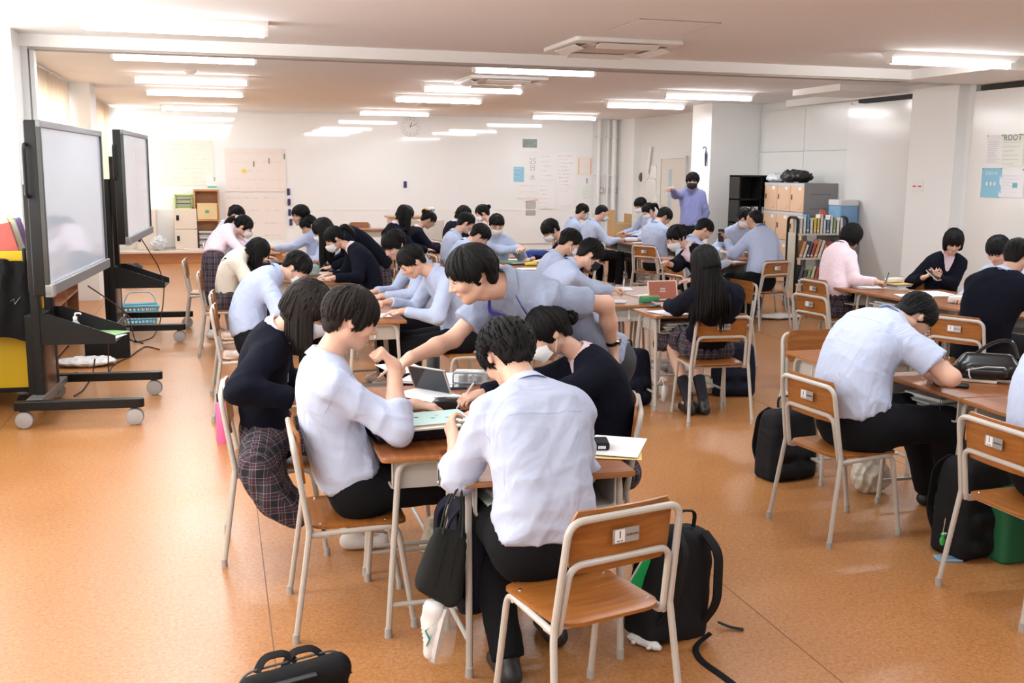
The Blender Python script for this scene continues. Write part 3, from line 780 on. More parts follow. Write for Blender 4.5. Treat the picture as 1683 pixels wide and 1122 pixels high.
        if pose == 'sit':
            kc = (kn[0]+kn[1])/2
            stad(S, s(.1), Rv, .155*g, .115*g, .04); stad(S, P-F*.01, Rv, .185*g, .13*g, .05); stad(S, P+F*.2-ZU*.0, Rv, .20*g, .10*g, .05)
            stad(S, kc+F*.0+ZU*.0, Rv, .20*g, .078*g, .04); stad(S, kc+F*.05-ZU*.05, Rv, .21*g, .055*g, .03)
            pc_, pw_, pr_ = P, .185*g, .10
            for c_, w_, r_ in (drape or [(P-F*.10-ZU*.06, .19, .05)]):
                c_ = np.array(c_, float)
                for u_ in np.linspace(0, 1, 6)[1:]: stad(S, pc_*(1-u_)+c_*u_, Rv, pw_*(1-u_)+w_*u_, pr_*(1-u_)+r_*u_, .04)
                pc_, pw_, pr_ = c_, w_, r_
        else:
            stad(S, s(.12), Rv, .145*g, .11*g, .03)
            for k in range(6):
                tt = k/5; stad(S, P*(1-tt)+np.array([P[0], P[1], P[2]-.36])*tt+F*.0, Rv, (.17+.05*tt)*g, (.125+.035*tt)*g, .04)
        V, Q = S.extract(); V = relax(V, Q, 1, .4); Nn = vnormals(V, Q)
        u_ = (V-P)@Rv*1.0+.35*(V-P)@F; sd_ = np.abs(Nn@Rv) > .62; tp_ = np.abs(Nn[:, 2]) > .75; uvv = np.stack([np.where(sd_, (V-P)@F, (V-P)@Rv), np.where(tp_ & ~sd_, (V-P)@F, V[:, 2])], 1)
        pl = np.sin(2*PI*(u_/.05))
        V = V+Nn*(.0065*pl)[:, None]
        V2 = fast('skirt', V, Q, M_PLAID, uv=uvv)
        for i in (0, 1):
            mb = MB(); tt = np.linspace(.12, 1, 8); pth = [kn[i]*(1-t)+an[i]*t for t in tt]
            rr_ = [(.052+.002*math.sin(t*3) if t < .45 else .052-.017*(t-.45)/.55)*g+.002 for t in tt]
            if res == 0 and key == 'bb': pth = pth[4:]; rr_ = rr_[4:]
            mb.tube(np.array(pth)-base, rr_, 12); obj('sock', mb, mat('navy sock', (.012, .012, .02), .85), root)
    # ---- shoes
    sm = {'white': SHOE_W, 'black': SHOE_B}[shoes]()
    for i in (0, 1):
        ad = unit(an[i]-kn[i]); fo = unit(F-ad*(F@ad)) if abs(an[i][2]-.085) > .05 else F
        dn = -ZU if abs(an[i][2]-.085) <= .05 else ad
        S = SDF(an[i]-.26, an[i]+.26, hS*1.15); rt = np.cross(fo, -dn)
        hl = an[i]+dn*.045-fo*.035; S.cap(hl, hl+fo*.06, .036, .038, .02); S.cap(hl+fo*.06, hl+fo*.17+dn*.004, .040, .034, .02); S.cap(an[i], hl+fo*.02, .040, .04, .02)
        c_ = an[i]+dn*.083
        S.plane(lambda X, Y, Z: (X-c_[0])*dn[0]+(Y-c_[1])*dn[1]+(Z-c_[2])*dn[2])
        V, Q = S.extract(); fast('shoe', V, Q, sm)
    # ---- face features
    if face:
        ms = MB()
        if res < 2 or not mask:
            for sx in (-1, 1):
                em = MB()
                if (hpit > 18 if eyes is None else eyes == 'down'):     # eyes cast down: lid line only
                    pts = [hp(sx*(.031+dx), .0915-.0045*abs(dx/.014)**2*1.0-.0015*sx*dx*0, .003-.002*(dx/.014)**2) for dx in np.linspace(-.014, .014, 7)]
                    em.tube(np.array(pts)-base, .0017, 5)
                    obj('eye', em, mat('dark lashes', (.02, .014, .012), .6), root)
                else:
                    em.ell(hp(.031*sx, .084, .004)-base, q(.0125, .008, .0058), 10, 0, A); em.ell(hp(.031*sx, .0875, .004)-base, q(.0052, .0055, .0052), 8, 1, A)
                    em.tube(np.array([hp(sx*(.031+dx), .0925-.004*(dx/.014)**2, .0095-.004*(dx/.015)**2) for dx in np.linspace(-.015, .015, 7)])-base, .0016, 5, 1)
                    obj('eye', em, [mat('eye white', (.75, .72, .7), .3), mat('dark iris', (.02, .014, .012), .3)], root)
                bw = MB().tube(np.array([hp(sx*(.031+dx), .0945-.006*(dx/.018)**2, .0285-.003*(dx/.018)**2) for dx in np.linspace(-.018, .018, 7)])-base, [.001, .0022, .0026, .0026, .0024, .0018, .0008], 5)
                obj('eyebrow', bw, hmat, root)
        if not mask:
            obj('lips', MB().ell(hp(0, .0905, -.0545)-base, q(.019, .007, .0075), 10, 0, A), mat('lip skin', (.55, .24, .20), .45), root)
    if mask:
        mm = {'white': mat('white pleated mask fabric', (.82, .84, .86), .8, bump=.15, bscale=150), 'black': mat('black mask cloth', (.012, .012, .016), .8), 'grey': mat('pale grey mask', (.6, .63, .68), .8)}[mask]
        rows = []
        for j in range(7):
            v = j/6; row = []
            for i in range(13):
                u = -1+2*i/12; ph = R(76)*u
                zc = -.004-.098*v; zt = zc+(.020*(abs(u)**1.5))*(v < .5)*(1-2*v)*-1.0+(.030*(abs(u)**1.4))*max(0, v-.5)*2
                dep = .094+.016*math.sin(PI*min(1, v*1.15))**.7-.012*v
                row.append(hp(.074*math.sin(ph)*1.03, .020+(dep)*math.cos(ph)**.9+.012*math.exp(-(u/.18)**2)*(1-v*.7), zt))
            rows.append(row)
        mo = obj('face_mask', MB().grid(np.array(rows)-base, thick=.002), mm, root, ang=70)
        for sx in (-1, 1):
            l = MB()
            l.tube(np.array([hp(.073*sx, .032, -.008), hp(.081*sx, .008, .012), hp(.084*sx, -.012, .024)])-base, .0016, 5)
            l.tube(np.array([hp(.070*sx, .032, -.075), hp(.081*sx, .0, -.035), hp(.084*sx, -.022, .0)])-base, .0016, 5)
            obj('ear_loop', l, mat('mask elastic', (.8, .8, .8) if mask != 'black' else (.02, .02, .02), .8), mo)
    if glasses:
        gm = MB()
        for sx in (-1, 1):
            gm.tube(np.array([hp(.033*sx+.021*math.cos(t), .108, .003+.015*math.sin(t)) for t in np.linspace(0, 2*PI, 17)])-base, .0013, 5, cap=False)
            gm.tube(np.array([hp(.054*sx, .107, .010), hp(.076*sx, .07, .012), hp(.083*sx, -.012, .012)])-base, .0015, 5)
        gm.tube(np.array([hp(-.012, .109, .006), hp(.012, .109, .006)])-base, .0013, 5)
        obj('glasses', gm, mat('dark glasses frame', (.02, .02, .022), .3), root)
    # ---- hair
    hl_ = dict(HAIRLINE); tb = hl_[hair]
    if fringe is not None: tb = [(a, z+fringe*max(0, 1-a/60)) for a, z in tb]
    ta = np.array([t[0] for t in tb], float); tz = np.array([t[1] for t in tb])
    grow = {'buzz': .005, 'short': .013, 'mop': .017, 'tied': .011, 'bob': .017, 'long': .016}[hair]*vol
    er = np.array([.076+grow, .094+grow, .088+grow*1.05]); ec = np.array([0, -.012, .028])
    k1, k2, ph1 = rs.randint(7, 11), rs.randint(17, 23), rs.rand()*6
    ja = {'buzz': .001, 'mop': .016, 'short': .012}.get(hair, .008)
    def zb(phi):
        return np.interp(np.degrees(np.abs(phi)), ta, tz)+ja*(np.abs(((phi*k1/PI+ph1) % 2)-1)-.5)+ja*.6*(np.abs(((phi*k2/PI+ph1) % 2)-1)-.5)
    ext = .05 if hair in ('bob', 'long') else 0
    S = SDF(Hc-.18, Hc+.18, {0: .0075, 1: .011, 2: .015}[res])
    S.ell(hp(*ec), (er-(.005 if hair != 'buzz' else 0))*hs, A, 0)
    if ext: S.cap(hp(0, -.016, .0), hp(0, -.020, -.10), (.071+grow)*hs, ((.070 if hair == 'bob' else .056)+grow)*hs, .04)
    else: S.cap(hp(0, -.03, .0), hp(0, -.032, -.035), (.066+grow)*hs, (.056+grow*.8)*hs, .03)
    def hcut(X, Y, Z):
        dx, dy, dz = (X-Hc[0]), (Y-Hc[1]), (Z-Hc[2])
        lx = (dx*HR[0]+dy*HR[1]+dz*HR[2])/hs; ly = (dx*HF[0]+dy*HF[1]+dz*HF[2])/hs; lz = (dx*HU[0]+dy*HU[1]+dz*HU[2])/hs
        return (zb(np.arctan2(lx, ly+.012))-lz)*.75
    S.plane(hcut)
    V, Q = S.extract(); V = relax(V, Q, 1, .3); Nn = vnormals(V, Q)
    if curl: V = V+Nn*(curl*folds(V-Hc, seed+9, 5.0))[:, None]
    uvs = np.stack([np.arctan2((V-Hc)@HR, (V-Hc)@HF)*.09, V@HU], 1)
    hm = MB(); hm.add(V-base, Q.tolist(), 0, uvs)
    nl = lockn if lockn is not None else {0: 480, 1: 190, 2: 60}[res]
    if hair == 'buzz': nl = 0
    part = rs.choice([-.35, .35, 0])
    for i in range(nl):
        phi = rs.uniform(-PI, PI); zt = float(zb(np.array(phi)))+rs.uniform(-.016, .004)
        sw = rs.uniform(-.12, .12)+part*.5; n_ = 7 if res == 0 else 5
        t0_ = rs.uniform(.05, .8); lift = rs.uniform(.0, .030)*vol+.004; pts = []
        zz = (zt-ec[2])/er[2]; th1 = math.acos(max(-.95, min(.98, zz)))
        if t0_ > th1-.25: t0_ = max(.02, th1-.5)
        for k in range(n_):
            t = t0_+(th1-t0_)*k/(n_-1); st = math.sin(t) if t < PI/2 or not ext else 1.0-.03*(t-PI/2)
            ph = phi+sw*(t-th1); lf = 1+lift*math.sin(PI*k/(n_-1)*.8)
            x_, y_, z_ = ec[0]+er[0]*st*math.sin(ph)*lf, ec[1]+er[1]*st*math.cos(ph)*lf, ec[2]+er[2]*math.cos(t)*lf
            if not ext and z_ < 0 and abs(ph) > 1.2:
                c2 = 1-min(.25, -z_*1.6)*.9; x_ *= c2; y_ = -.03+(y_+.03)*c2
            p = np.array([x_, y_, z_])
            if curl: p = p+np.array([math.sin(k*2.1+i), math.cos(k*1.9+i*2), math.sin(k*2.3+i*3)])*curl*1.6
            pts.append(hp(*p))
        wd = (rs.uniform(.004, .008) if rs.rand() < .8 else rs.uniform(.009, .015))*{0: 1, 1: 1.2, 2: 1.8}[res]; rr_ = [wd*(.55+.45*math.sin(PI*min(1, k/(n_-1)*1.3)*.5))*(1 if k < n_-2 else (.7 if k == n_-2 else .15)) for k in range(n_)]
        pts = np.array(pts); hm.tube(pts-base, rr_, 5 if res == 0 else 4, flat=.38, ref=unit(pts[0]-Hc))
    if hair == 'long':
        nh = {0: 620, 1: 200, 2: 70}[res]; L0 = hlen
        for i in range(nh):
            phi = rs.uniform(.95, 2*PI-.95); phi = phi if phi < PI else phi-2*PI; pts = []
            for k in range(4):
                t = .7+(1.62-.7)*k/3; pts.append(hp(ec[0]+er[0]*math.sin(t)*math.sin(phi)*(1.01+.02*rs.rand()), ec[1]+er[1]*math.sin(t)*math.cos(phi)*(1.01+.02*rs.rand()), ec[2]+er[2]*math.cos(t)))
            L_ = L0*rs.uniform(.86, 1.05); d_ = unit(pts[-1]-pts[-2]); p = pts[-1]; drift = rs.normal(size=3)*.05; nst = 9
            for k in range(nst):
                d_ = unit(d_*.55-ZU*.6+drift*.3); p = p+d_*L_/nst; tb_ = min(((p-s(u)) @ (p-s(u)), u) for u in (.45, .6, .75, .88, 1.0)); o = p-s(tb_[1]); dd_ = dpt(tb_[1]); od = o@dd_; lat = abs(o@rvt(tb_[1])); rr_ = float(np.interp(tb_[1], [q_[0] for q_ in prof], [q_[2] for q_ in prof]))*g+.034
                sg_ = -1 if abs(phi) > 1.35 else 1
                if tb_[1] < 1.0 and lat < .165*g and od*sg_ < rr_: p = p+dd_*(sg_*rr_-od)*.7
                elif tb_[1] >= 1.0 and np.linalg.norm(o) < .08: p = s(1.0)+unit(o)*.08
                pts.append(p)
            wd = rs.uniform(.005, .011)*{0: 1, 1: 1.5, 2: 2.2}[res]; pts = np.array(pts); n_ = len(pts)
            hm.tube(pts-base, [wd*.5]+[wd]*(n_-3)+[wd*.7, wd*.15], 4, flat=.4, ref=unit(pts[3]-Hc))
    if False:
        hg = hang or [hp(0, -.055, -.02), hp(0, -.075, -.11), s(.95)-dpt(.95)*.105, s(.78)-dpt(.78)*.135, s(.62)-dpt(.62)*.14]
        hg = np.array([np.asarray(p, float) for p in hg]); cu = fillet(list(hg), .08, 4)
        S = SDF(cu.min(0)-.16, cu.max(0)+.16, {0: .009, 1: .012, 2: .016}[res])
        wds = np.linspace(.078, .060, len(cu)) if hangw is None else np.linspace(hangw[0], hangw[1], len(cu)); cen = HR-ZU*(HR@ZU); cen = unit(cen)
        for k in range(len(cu)): stad(S, cu[k], cen, wds[k]+.004, .034 if k < len(cu)-2 else .026, .03)
        V, Q = S.extract(); V = relax(V, Q, 1, .4); Nn = vnormals(V, Q)
        V = V+Nn*(.003*np.sin((V@cen)*420+3*np.sin(V[:, 2]*14)))[:, None]
        hm.add(V-base, Q.tolist(), 0, np.stack([V@cen, V[:, 2]], 1))
        for i in range({0: 150, 1: 50, 2: 16}[res]):
            of = rs.uniform(-1, 1); dep = rs.choice([-1, 1])*.030*math.sqrt(max(0, 1-of*of))+.002
            nrm = unit(np.cross(cen, unit(cu[-1]-cu[0]))); ln = rs.uniform(.82, 1.05)
            pts = cu+cen*(of*(wds[:, None]))+nrm*dep; pts = pts[0]+(pts-pts[0])*ln if False else pts
            pts = np.concatenate([pts, [pts[-1]+unit(pts[-1]-pts[-2])*rs.uniform(.01, .05)]])
            wd = rs.uniform(.004, .008)*(1 if res == 0 else 1.4); hm.tube(pts-base, [wd]*(len(pts)-2)+[wd*.6, wd*.15], 5, flat=.45, ref=nrm)
    if tail:
        # tail = list of local points for a ponytail, bun = single point
        tp = [hp(*t) if len(t) == 3 else np.array(t[:3]) for t in tail]
        if len(tp) == 1:
            hm.ell(tp[0]-base, (.033, .028, .033), 12, 0, A)
            for i in range(26):
                a0 = rs.uniform(0, 2*PI); ax = unit(rs.normal(size=3)); bx = unit(np.cross(ax, rs.normal(size=3)))
                pts = [tp[0]+(ax*math.cos(a0+t)+bx*math.sin(a0+t))*.033 for t in np.linspace(0, 1.8, 6)]
                hm.tube(np.array(pts)-base, [.003, .006, .007, .007, .006, .002], 5, flat=.6)
        else:
            cu = fillet(tp, .05, 4); n_ = len(cu); rr_ = [.014+.020*math.sin(PI*min(1, k/(n_-1)*.9+.12))**.8 for k in range(n_)]; rr_[-1] = .006
            hm.tube(cu-base, rr_, 12)
            for i in range({0: 26, 1: 16, 2: 8}[res]):
                d_ = unit(rs.normal(size=3)); d_ = unit(d_-unit(cu[-1]-cu[0])*(d_@unit(cu[-1]-cu[0])))
                hm.tube(cu+d_*np.array(rr_)[:, None]*.85-base, [.4*.01]+[.008]*(n_-2)+[.002], 5, flat=.5)
    obj('hair', hm, hmat, root, ang=180)
    if tail and badge == 'scrunchie':
        p = hp(*tail[0]); ax = HU
        obj('scrunchie', MB().tube(np.array([p+HR*.022*math.cos(t)+HU*.022*math.sin(t)-HF*.004*math.sin(3*t) for t in np.linspace(0, 2*PI, 17)])-base, .010, 8, cap=False), mat('white scrunchie', (.8, .8, .82), .8), root)
    info = dict(root=root, base=base, s=s, ds=ds, rv=rvt, dp=dpt, arms=arms, hp=hp, F=F, Rv=Rv, P=P, N=N, kn=kn, an=an, shirt=sv, label=label, az=az, HF=HF, HU=HU, HR=HR)
    PEOPLE[key] = info
    return info
# ---------------------------------------------------------------- the room
CZ = 2.88
BY = 21.3           # back wall
LX = -1.86          # line of the window wall
mb = MB().box((-3.2, -3, -.05), (9.6, BY+.3, 0)); fl = struct('floor', mb, M_FLOOR)
# welded seams between the linoleum sheets, fine recessed lines
m_seam = mat('dark floor seam', (.20, .09, .04), .6)
for x_ in (G(430, 900)[0], G(1310, 1060)[0], -1.5, 4.1, 5.9, 7.7):
    o = obj('floor_seam', MB().box((x_-.0022, -2.9, .0002), (x_+.0022, 20.6, .0011)), m_seam, fl, False)
struct('ceiling', MB().box((-3.2, -3, CZ), (9.6, BY+.3, CZ+.1)), M_CEIL)
struct('wall_back', MB().box((-3.2, BY, 0), (9.6, BY+.2, CZ)), M_WALL)
# big glossy boards on the back wall with thin joints
wb = bpy.data.objects['wall_back']
def boards(y, x0, x1, z0, z1, step):
    n = int(round((x1-x0)/step))
    for i in range(n):
        a = x0+(x1-x0)*i/n; b = x0+(x1-x0)*(i+1)/n
        obj('wall_board', MB().rbox(((a+b)/2, y, (z0+z1)/2), (b-a-.001, z1-z0, .024), .004, .001, plane='y'), M_BOARD, wb)
bz1 = 2.84; bx0, bx1 = GY(212, 185, BY)[0], GY(975, 200, BY)[0]
boards(BY-.013, bx0, bx1, 1.0, bz1, 9)
boards(BY-.013, bx0, bx1, .27, .985, 9)
struct('trim_1', MB().box((bx0, BY-.03, .975), (bx1, BY-.0, 1.0)), M_BEAM)
# raised platform edge along the back wall
st = MB().box((-3.1, 20.65, 0), (GY(470, 430, 20.65)[0], BY, .20)); sto = struct('trim_2', st, wood('tan platform face', (.42, .18, .07), (.5, .22, .09), .5, 3))
struct('trim_3', MB().box((-3.1, 20.60, .20), (GY(475, 430, 20.65)[0], BY, .235)), mat('pale platform top', (.75, .66, .58), .5))
# left: pillars, windows, curtains
def pillar(nm, x0, x1, y0, y1, m=M_WALL, z1=CZ): return struct(nm, MB().box((x0, y0, 0), (x1, y1, z1)), m)
pillar('wall_left', -3.2, -1.54, 9.35, 10.0)
pillar('wall_left_pier', -3.2, -1.58, 15.1, 15.85)
M_WARM = mat('cream painted wall', (.86, .77, .62), .8)
struct('wall_left_sill', MB().box((-2.1, -3, 0), (LX-.02, 9.35, .95)).box((-2.1, 10.0, 0), (LX-.02, 15.1, .95)).box((-2.1, 15.85, 0), (LX-.02, BY, .95)), M_WARM)
struct('wall_left_head', MB().box((-2.1, -3, 2.70), (LX-.02, 9.35, CZ)).box((-2.1, 10.0, 2.70), (LX-.02, 15.1, CZ)).box((-2.1, 15.85, 2.70), (LX-.02, BY, CZ)), M_WALL)
m_glass = mat('bright frosted window pane', (.9, .93, .95), .4, trans=.0, emit=(1.0, .97, .92), estr=3.0)
m_alu = mat('white window frame', (.75, .75, .75), .4, .3)
k_ = 0
for (a, b, n) in ((-3, 9.35, 6), (10.0, 15.1, 3), (15.85, BY, 3)):
    for i in range(n):
        k_ += 1; y0 = a+(b-a)*i/n; y1 = a+(b-a)*(i+1)/n
        wo = struct('window_%d' % k_, MB().box((-2.0, y0, .95), (-1.95, y0+.05, 2.7)).box((-2.0, y1-.05, .95), (-1.95, y1, 2.7)).box((-2.0, y0, .95), (-1.95, y1, 1.0)).box((-2.0, y0, 2.65), (-1.95, y1, 2.7)).box((-2.0, y0, 1.8), (-1.95, y1, 1.85)), m_alu)
        obj('pane', MB().box((-1.985, y0+.05, 1.0), (-1.975, y1-.05, 1.8)), m_glass, wo, False); obj('pane', MB().box((-1.985, y0+.05, 1.85), (-1.975, y1-.05, 2.65)), m_glass, wo, False)
m_cur = mat('thin orange beige curtain', (.84, .75, .66), .85)
_nt = m_cur.node_tree; _tr = _nt.nodes.new('ShaderNodeBsdfTranslucent'); _tr.inputs['Color'].default_value = (.90, .82, .73, 1); _mx = _nt.nodes.new('ShaderNodeMixShader'); _mx.inputs[0].default_value = .5
_nt.links.new(_nt.nodes['Principled BSDF'].outputs[0], _mx.inputs[1]); _nt.links.new(_tr.outputs[0], _mx.inputs[2]); _nt.links.new(_mx.outputs[0], _nt.nodes['Material Output'].inputs[0])
def curtain(y0, y1, lab, z0=.75, z1=2.86, x=-1.84):
    ys = np.linspace(y0, y1, int((y1-y0)*60)); P = []
    for z in np.linspace(z1, z0, 6):
        P.append([(x+.030*math.sin(y*38)+.012*math.sin(y*17+z), y, z) for y in ys])
    c = thing('curtain', lab, 'curtain', (x, (y0+y1)/2, 0))
    obj('cloth', MB().grid(np.array(P)-np.array([x, (y0+y1)/2, 0]), thick=.002), m_cur, c)
    obj('curtain_rail', MB().box((-.012, y0-(y0+y1)/2, 2.862), (.012, y1-(y0+y1)/2, CZ)), m_alu, c)
curtain(10.05, 15.05, 'orange beige curtain behind the nearer screen, left of the white pillar')
curtain(15.9, 20.3, 'orange beige curtain behind the farther screen, beyond the white pillar')
# the header of the folding partition, running right across the room
bb_ = 2.78
beam = MB().box((-1.54, 9.72, bb_), (7.05, 9.98, CZ)).box((-1.54, 9.70, bb_-.012), (7.05, 9.72, bb_+.02))
struct('trim_4', MB().box((-1.54, 9.72, bb_), (7.05, 9.98, CZ)), M_BEAM)
struct('trim_5', MB().box((-1.54, 9.76, bb_-.018), (7.05, 9.82, bb_)).box((-1.54, 9.87, bb_-.018), (7.05, 9.93, bb_)), mat('grey track metal', (.42, .38, .35), .5, .3))
jx = GY(38, 300, 9.75)[0]
struct('trim_6', MB().box((-1.54, 9.75, 0), (-1.54+.05, 9.95, bb_)).box((-1.48, 9.79, 0), (-1.445, 9.91, bb_)), mat('pale grey jamb', (.72, .71, .70), .4))
# bulkhead on the right with its step, joining header and pillars
struct('trim_7', MB().prism([(7.05, 9.72), (7.05, 8.5), (9.6, 8.5), (9.6, 14.4), (8.3, 14.4), (8.3, 9.98), (7.05, 9.98)], bb_, CZ), M_BEAM)
struct('trim_8', MB().prism([(8.3, 9.98), (8.3, 14.4), (7.3, 14.4), (7.3, 12.4), (6.6, 12.4), (6.6, 11.2), (7.6, 9.98)], bb_+.10, CZ) if False else MB().box((7.35, 11.5, 2.80), (8.3, 12.6, CZ)), M_BEAM)
# right side wall
RX = 8.45
struct('wall_right', MB().box((RX, 10.75, 0), (RX+.2, 20.9, CZ)).box((RX, -3, 0), (RX+.2, 8.6, CZ)).box((RX-.0, 8.6, 0), (RX+.2, 10.75, CZ)), M_PANEL)
wr = bpy.data.objects['wall_right']
# joints and raised panels of the right wall
def rpanel(y0, y1, z0, z1, m=M_PANEL, x=RX, t=.02, nm='wall_panel'):
    return obj(nm, MB().rbox((x-t/2, (y0+y1)/2, (z0+z1)/2), (y1-y0-.012, z1-z0-.012, t), .004, .002, plane='x'), m, wr)
def yr(px, x=RX): return GX(px, 300, x)[1]
y1_, y2_, y3_ = yr(1247), yr(1320), yr(1394)
for (a, b) in ((y3_, y2_), (y2_, y1_)):
    rpanel(a, b, 0.02, 2.12); rpanel(a, b, 2.12, 2.76)
# large movable panels standing in their pocket
m_mov = mat('white gloss movable panel', (.80, .79, .77), .14, spec=.5)
yp0, yp1 = GX(1497, 200, 8.05)[1], GX(1396, 200, 8.37)[1]; zt1 = 2.725
o = struct('trim_9', MB().rbox((8.405, (yp0+yp1)/2+.02, zt1/2+.01), (yp1-yp0, zt1-.02, .07), .006, .003, plane='x'), m_mov)
struct('trim_10', MB().box((8.30, yp0+.30, .02), (8.368, yp0+.345, zt1+.04)), mat('grey seal', (.30, .29, .28), .5, .4))
struct('trim_11', MB().box((8.31, yp0+.02, zt1+.005), (8.46, yp0+1.5, 2.782)), mat('dark track slot', (.02, .02, .02), .7))
# the pier between the two movable panels
pp0, pp1 = GX(1597, 200, 8.0)[1], 10.85
yq1 = GX(1597, 200, 8.165)[1]; struct('wall_right_pier', MB().box((8.05, GX(1572, 200, 8.05)[1], 0), (8.6, yp0, bb_+.02)).box((8.20, yq1+.01, 0), (8.6, yp0-.2, bb_+.02)), M_WALL)
zt2 = 2.715
struct('trim_12', MB().rbox((8.20, yq1-1.9, zt2/2+.01), (3.8, zt2-.02, .07), .006, .003, plane='x'), m_mov)
struct('trim_13', MB().box((8.17, yq1-3.8, zt2+.004), (8.3, yq1-.1, 2.775)), mat('dark track slot', (.02, .02, .02), .7))
# square pillar in the back part of the room
px0 = GY(1147, 200, 15.9)[0]
pillar('wall_right_pillar', px0, px0+.95, 15.4, 16.1, M_BEAM)
# back right corner: pipes, door, boxed column
cx = GY(1062, 240, 20.3)[0]
pillar('wall_back_pier', GY(1042, 240, 20.4)[0], GY(1062, 240, 20.4)[0], 20.4, BY, M_WALL)
drx = 8.45
yd0, yd1 = GX(1128, 300, RX)[1], GX(1089, 300, RX)[1]
dfr = struct('door_1', MB().box((RX-.03, yd0, 0), (RX, yd1, 2.05)), mat('beige door leaf', (.70, .66, .60), .5))
obj('door_frame', MB().box((RX-.05, yd0-.05, 0), (RX, yd0, 2.10)).box((RX-.05, yd1, 0), (RX, yd1+.05, 2.10)).box((RX-.05, yd0, 2.05), (RX, yd1, 2.10)), M_PANEL, dfr)
obj('door_glass', MB().box((RX-.034, yd0+.55*(yd1-yd0), .85), (RX-.03, yd0+.68*(yd1-yd0), 1.85)), mat('blue grey glass', (.45, .55, .62), .15), dfr)
obj('door_handle', MB().tube([(RX-.05, yd0+.9*(yd1-yd0), .95), (RX-.05, yd0+.9*(yd1-yd0), 1.15)], .012, 8), M_CHROME, dfr)
for px_, r_ in ((983, .035), (998, .022), (1008, .05)):
    p = GY(px_, 300, BY-.12)
    o = obj('wall_pipe', MB().tube([(p[0], p[1], .25), (p[0], p[1], CZ-.01)], r_, 12), M_WALL); o['kind'] = 'structure'
    for z in (.9, 1.7, 2.5):
        obj('pipe_clip', MB().box((p[0]-r_-.01, p[1]-r_-.01, z), (p[0]+r_+.01, BY-.002, z+.03)), M_WALL, o, False)

# ---------------------------------------------------------------- ceiling lights
m_tube = mat('glowing lamp tube', (1, 1, 1), .4, emit=(1, 1, 1), estr=24)
m_fix = mat('white lamp housing', (.85, .84, .82), .45)
def light_proto():
    t = thing('ceiling_light', '', 'light', (0, 0, 0), 0, 'fluorescent ceiling lights')
    h = MB()
    h.prism([(-.12, 0), (-.045, -.055), (.045, -.055), (.12, 0)], -.66, .66, 0, lambda v: np.stack([v[:, 2], v[:, 0], v[:, 1]], 1)); obj('housing', h, m_fix, t, False)
    for sx in (-1, 1): obj('end_cap', MB().box((sx*.645-.015, -.03, -.105), (sx*.645+.015, .03, -.05)), m_fix, t, False)
    tb = MB().tube([(-.63, 0, -.083), (.63, 0, -.083)], .026, 12); obj('lamp', tb, m_tube, t)
    return t
lp = light_proto()
rows = [8.37, 10.58, 13.3, 15.5, 19.5]
cols = [-.25, 3.19, 6.48]
names = {0: 'left', 1: 'middle', 2: 'right'}; ordn = ['nearest', 'second', 'third', 'fourth', 'farthest']
first = True
for ci, x_ in enumerate(cols):
    for ri, y_ in enumerate(rows):
        if ci == 1 and ri == 0: continue
        if ci == 2 and ri == 1: continue
        lab = '%s long fluorescent ceiling light of the %s row' % (ordn[ri], names[ci])
        if first: lp.location = (x_, y_, CZ); lp['label'] = lab; first = False
        else: dup(lp, (x_, y_, CZ), 0, lab)
        area('lamp_light', (x_, y_, CZ-.125), (0, 0, 0), 1.26, .08, 18, (.82, .92, 1.0))
for x_ in cols:
    for y_ in (1.4, 4.2, 6.3):
        area('lamp_light', (x_, y_, CZ-.125), (0, 0, 0), 1.26, .08, 22, (.82, .92, 1.0))
# air conditioner cassettes
def cassette(px, py, lab, sx=.95, sy=.95):
    p = G(px, py, CZ); t = thing('air_conditioner', lab, 'air conditioner', (p[0], p[1], CZ))
    obj('panel', MB().rbox((0, 0, -.018), (sx, sy, .035), .04, .006), m_fix, t)
    obj('grille', MB().rbox((0, 0, -.040), (sx*.56, sy*.56, .012), .02, .003), mat('beige grille', (.70, .62, .56), .6), t)
    for k, (dx, dy, w_, d_) in enumerate(((0, .38, .56, .09), (0, -.38, .56, .09), (.38, 0, .09, .56), (-.38, 0, .09, .56))):
        obj('air_slot', MB().box((dx*sx-w_*sx/2, dy*sy-d_*sy/2, -.038), (dx*sx+w_*sx/2, dy*sy+d_*sy/2, -.0355)), mat('olive grey slot', (.28, .25, .17), .7), t, False)
        a = .35 if k % 2 else -.35
        f = MB().box((-w_*sx/2, -d_*sy/2, -.004), (w_*sx/2, d_*sy/2, .004)); o = obj('flap', f, m_fix, t, False, loc=(dx*sx*1.08, dy*sy*1.08, -.062))
        o.rotation_euler = (a*(1 if dy > 0 else -1), 0, 0) if dx == 0 else (0, a*(1 if dx > 0 else -1)*-1, 0)
cassette(1005, 73, 'large white ceiling air conditioner in front of the beam, near the square hatch')
cassette(822, 130, 'ceiling air conditioner just behind the beam')
cassette(722, 165, 'farthest ceiling air conditioner towards the back wall')
p = G(1090, 43, CZ); t = struct('trim_14', MB().rbox((p[0], p[1], CZ-.004), (.62, .62, .008), .004, .001), M_CEIL)
fr = MB(); 
for a, b in (((-.32, -.32), (.32, -.31)), ((-.32, .31), (.32, .32)), ((-.32, -.32), (-.31, .32)), ((.31, -.32), (.32, .32))): fr.box((p[0]+a[0], p[1]+a[1], CZ-.006), (p[0]+b[0], p[1]+b[1], CZ))
struct('trim_15', fr, mat('hatch frame brown grey', (.42, .34, .30), .5))
for px_, py_, lab in ((313, 118, 'round white smoke detector between the lights of the left row'), (988, 186, 'small smoke detector near the farthest right light')):
    p = G(px_, py_, CZ-.02); tag(obj('smoke_detector', MB().lathe([(.065, CZ), (.065, CZ-.02), (.045, CZ-.045), (.01, CZ-.05)], 20, (p[0], p[1], 0)), m_fix), lab, 'smoke detector')

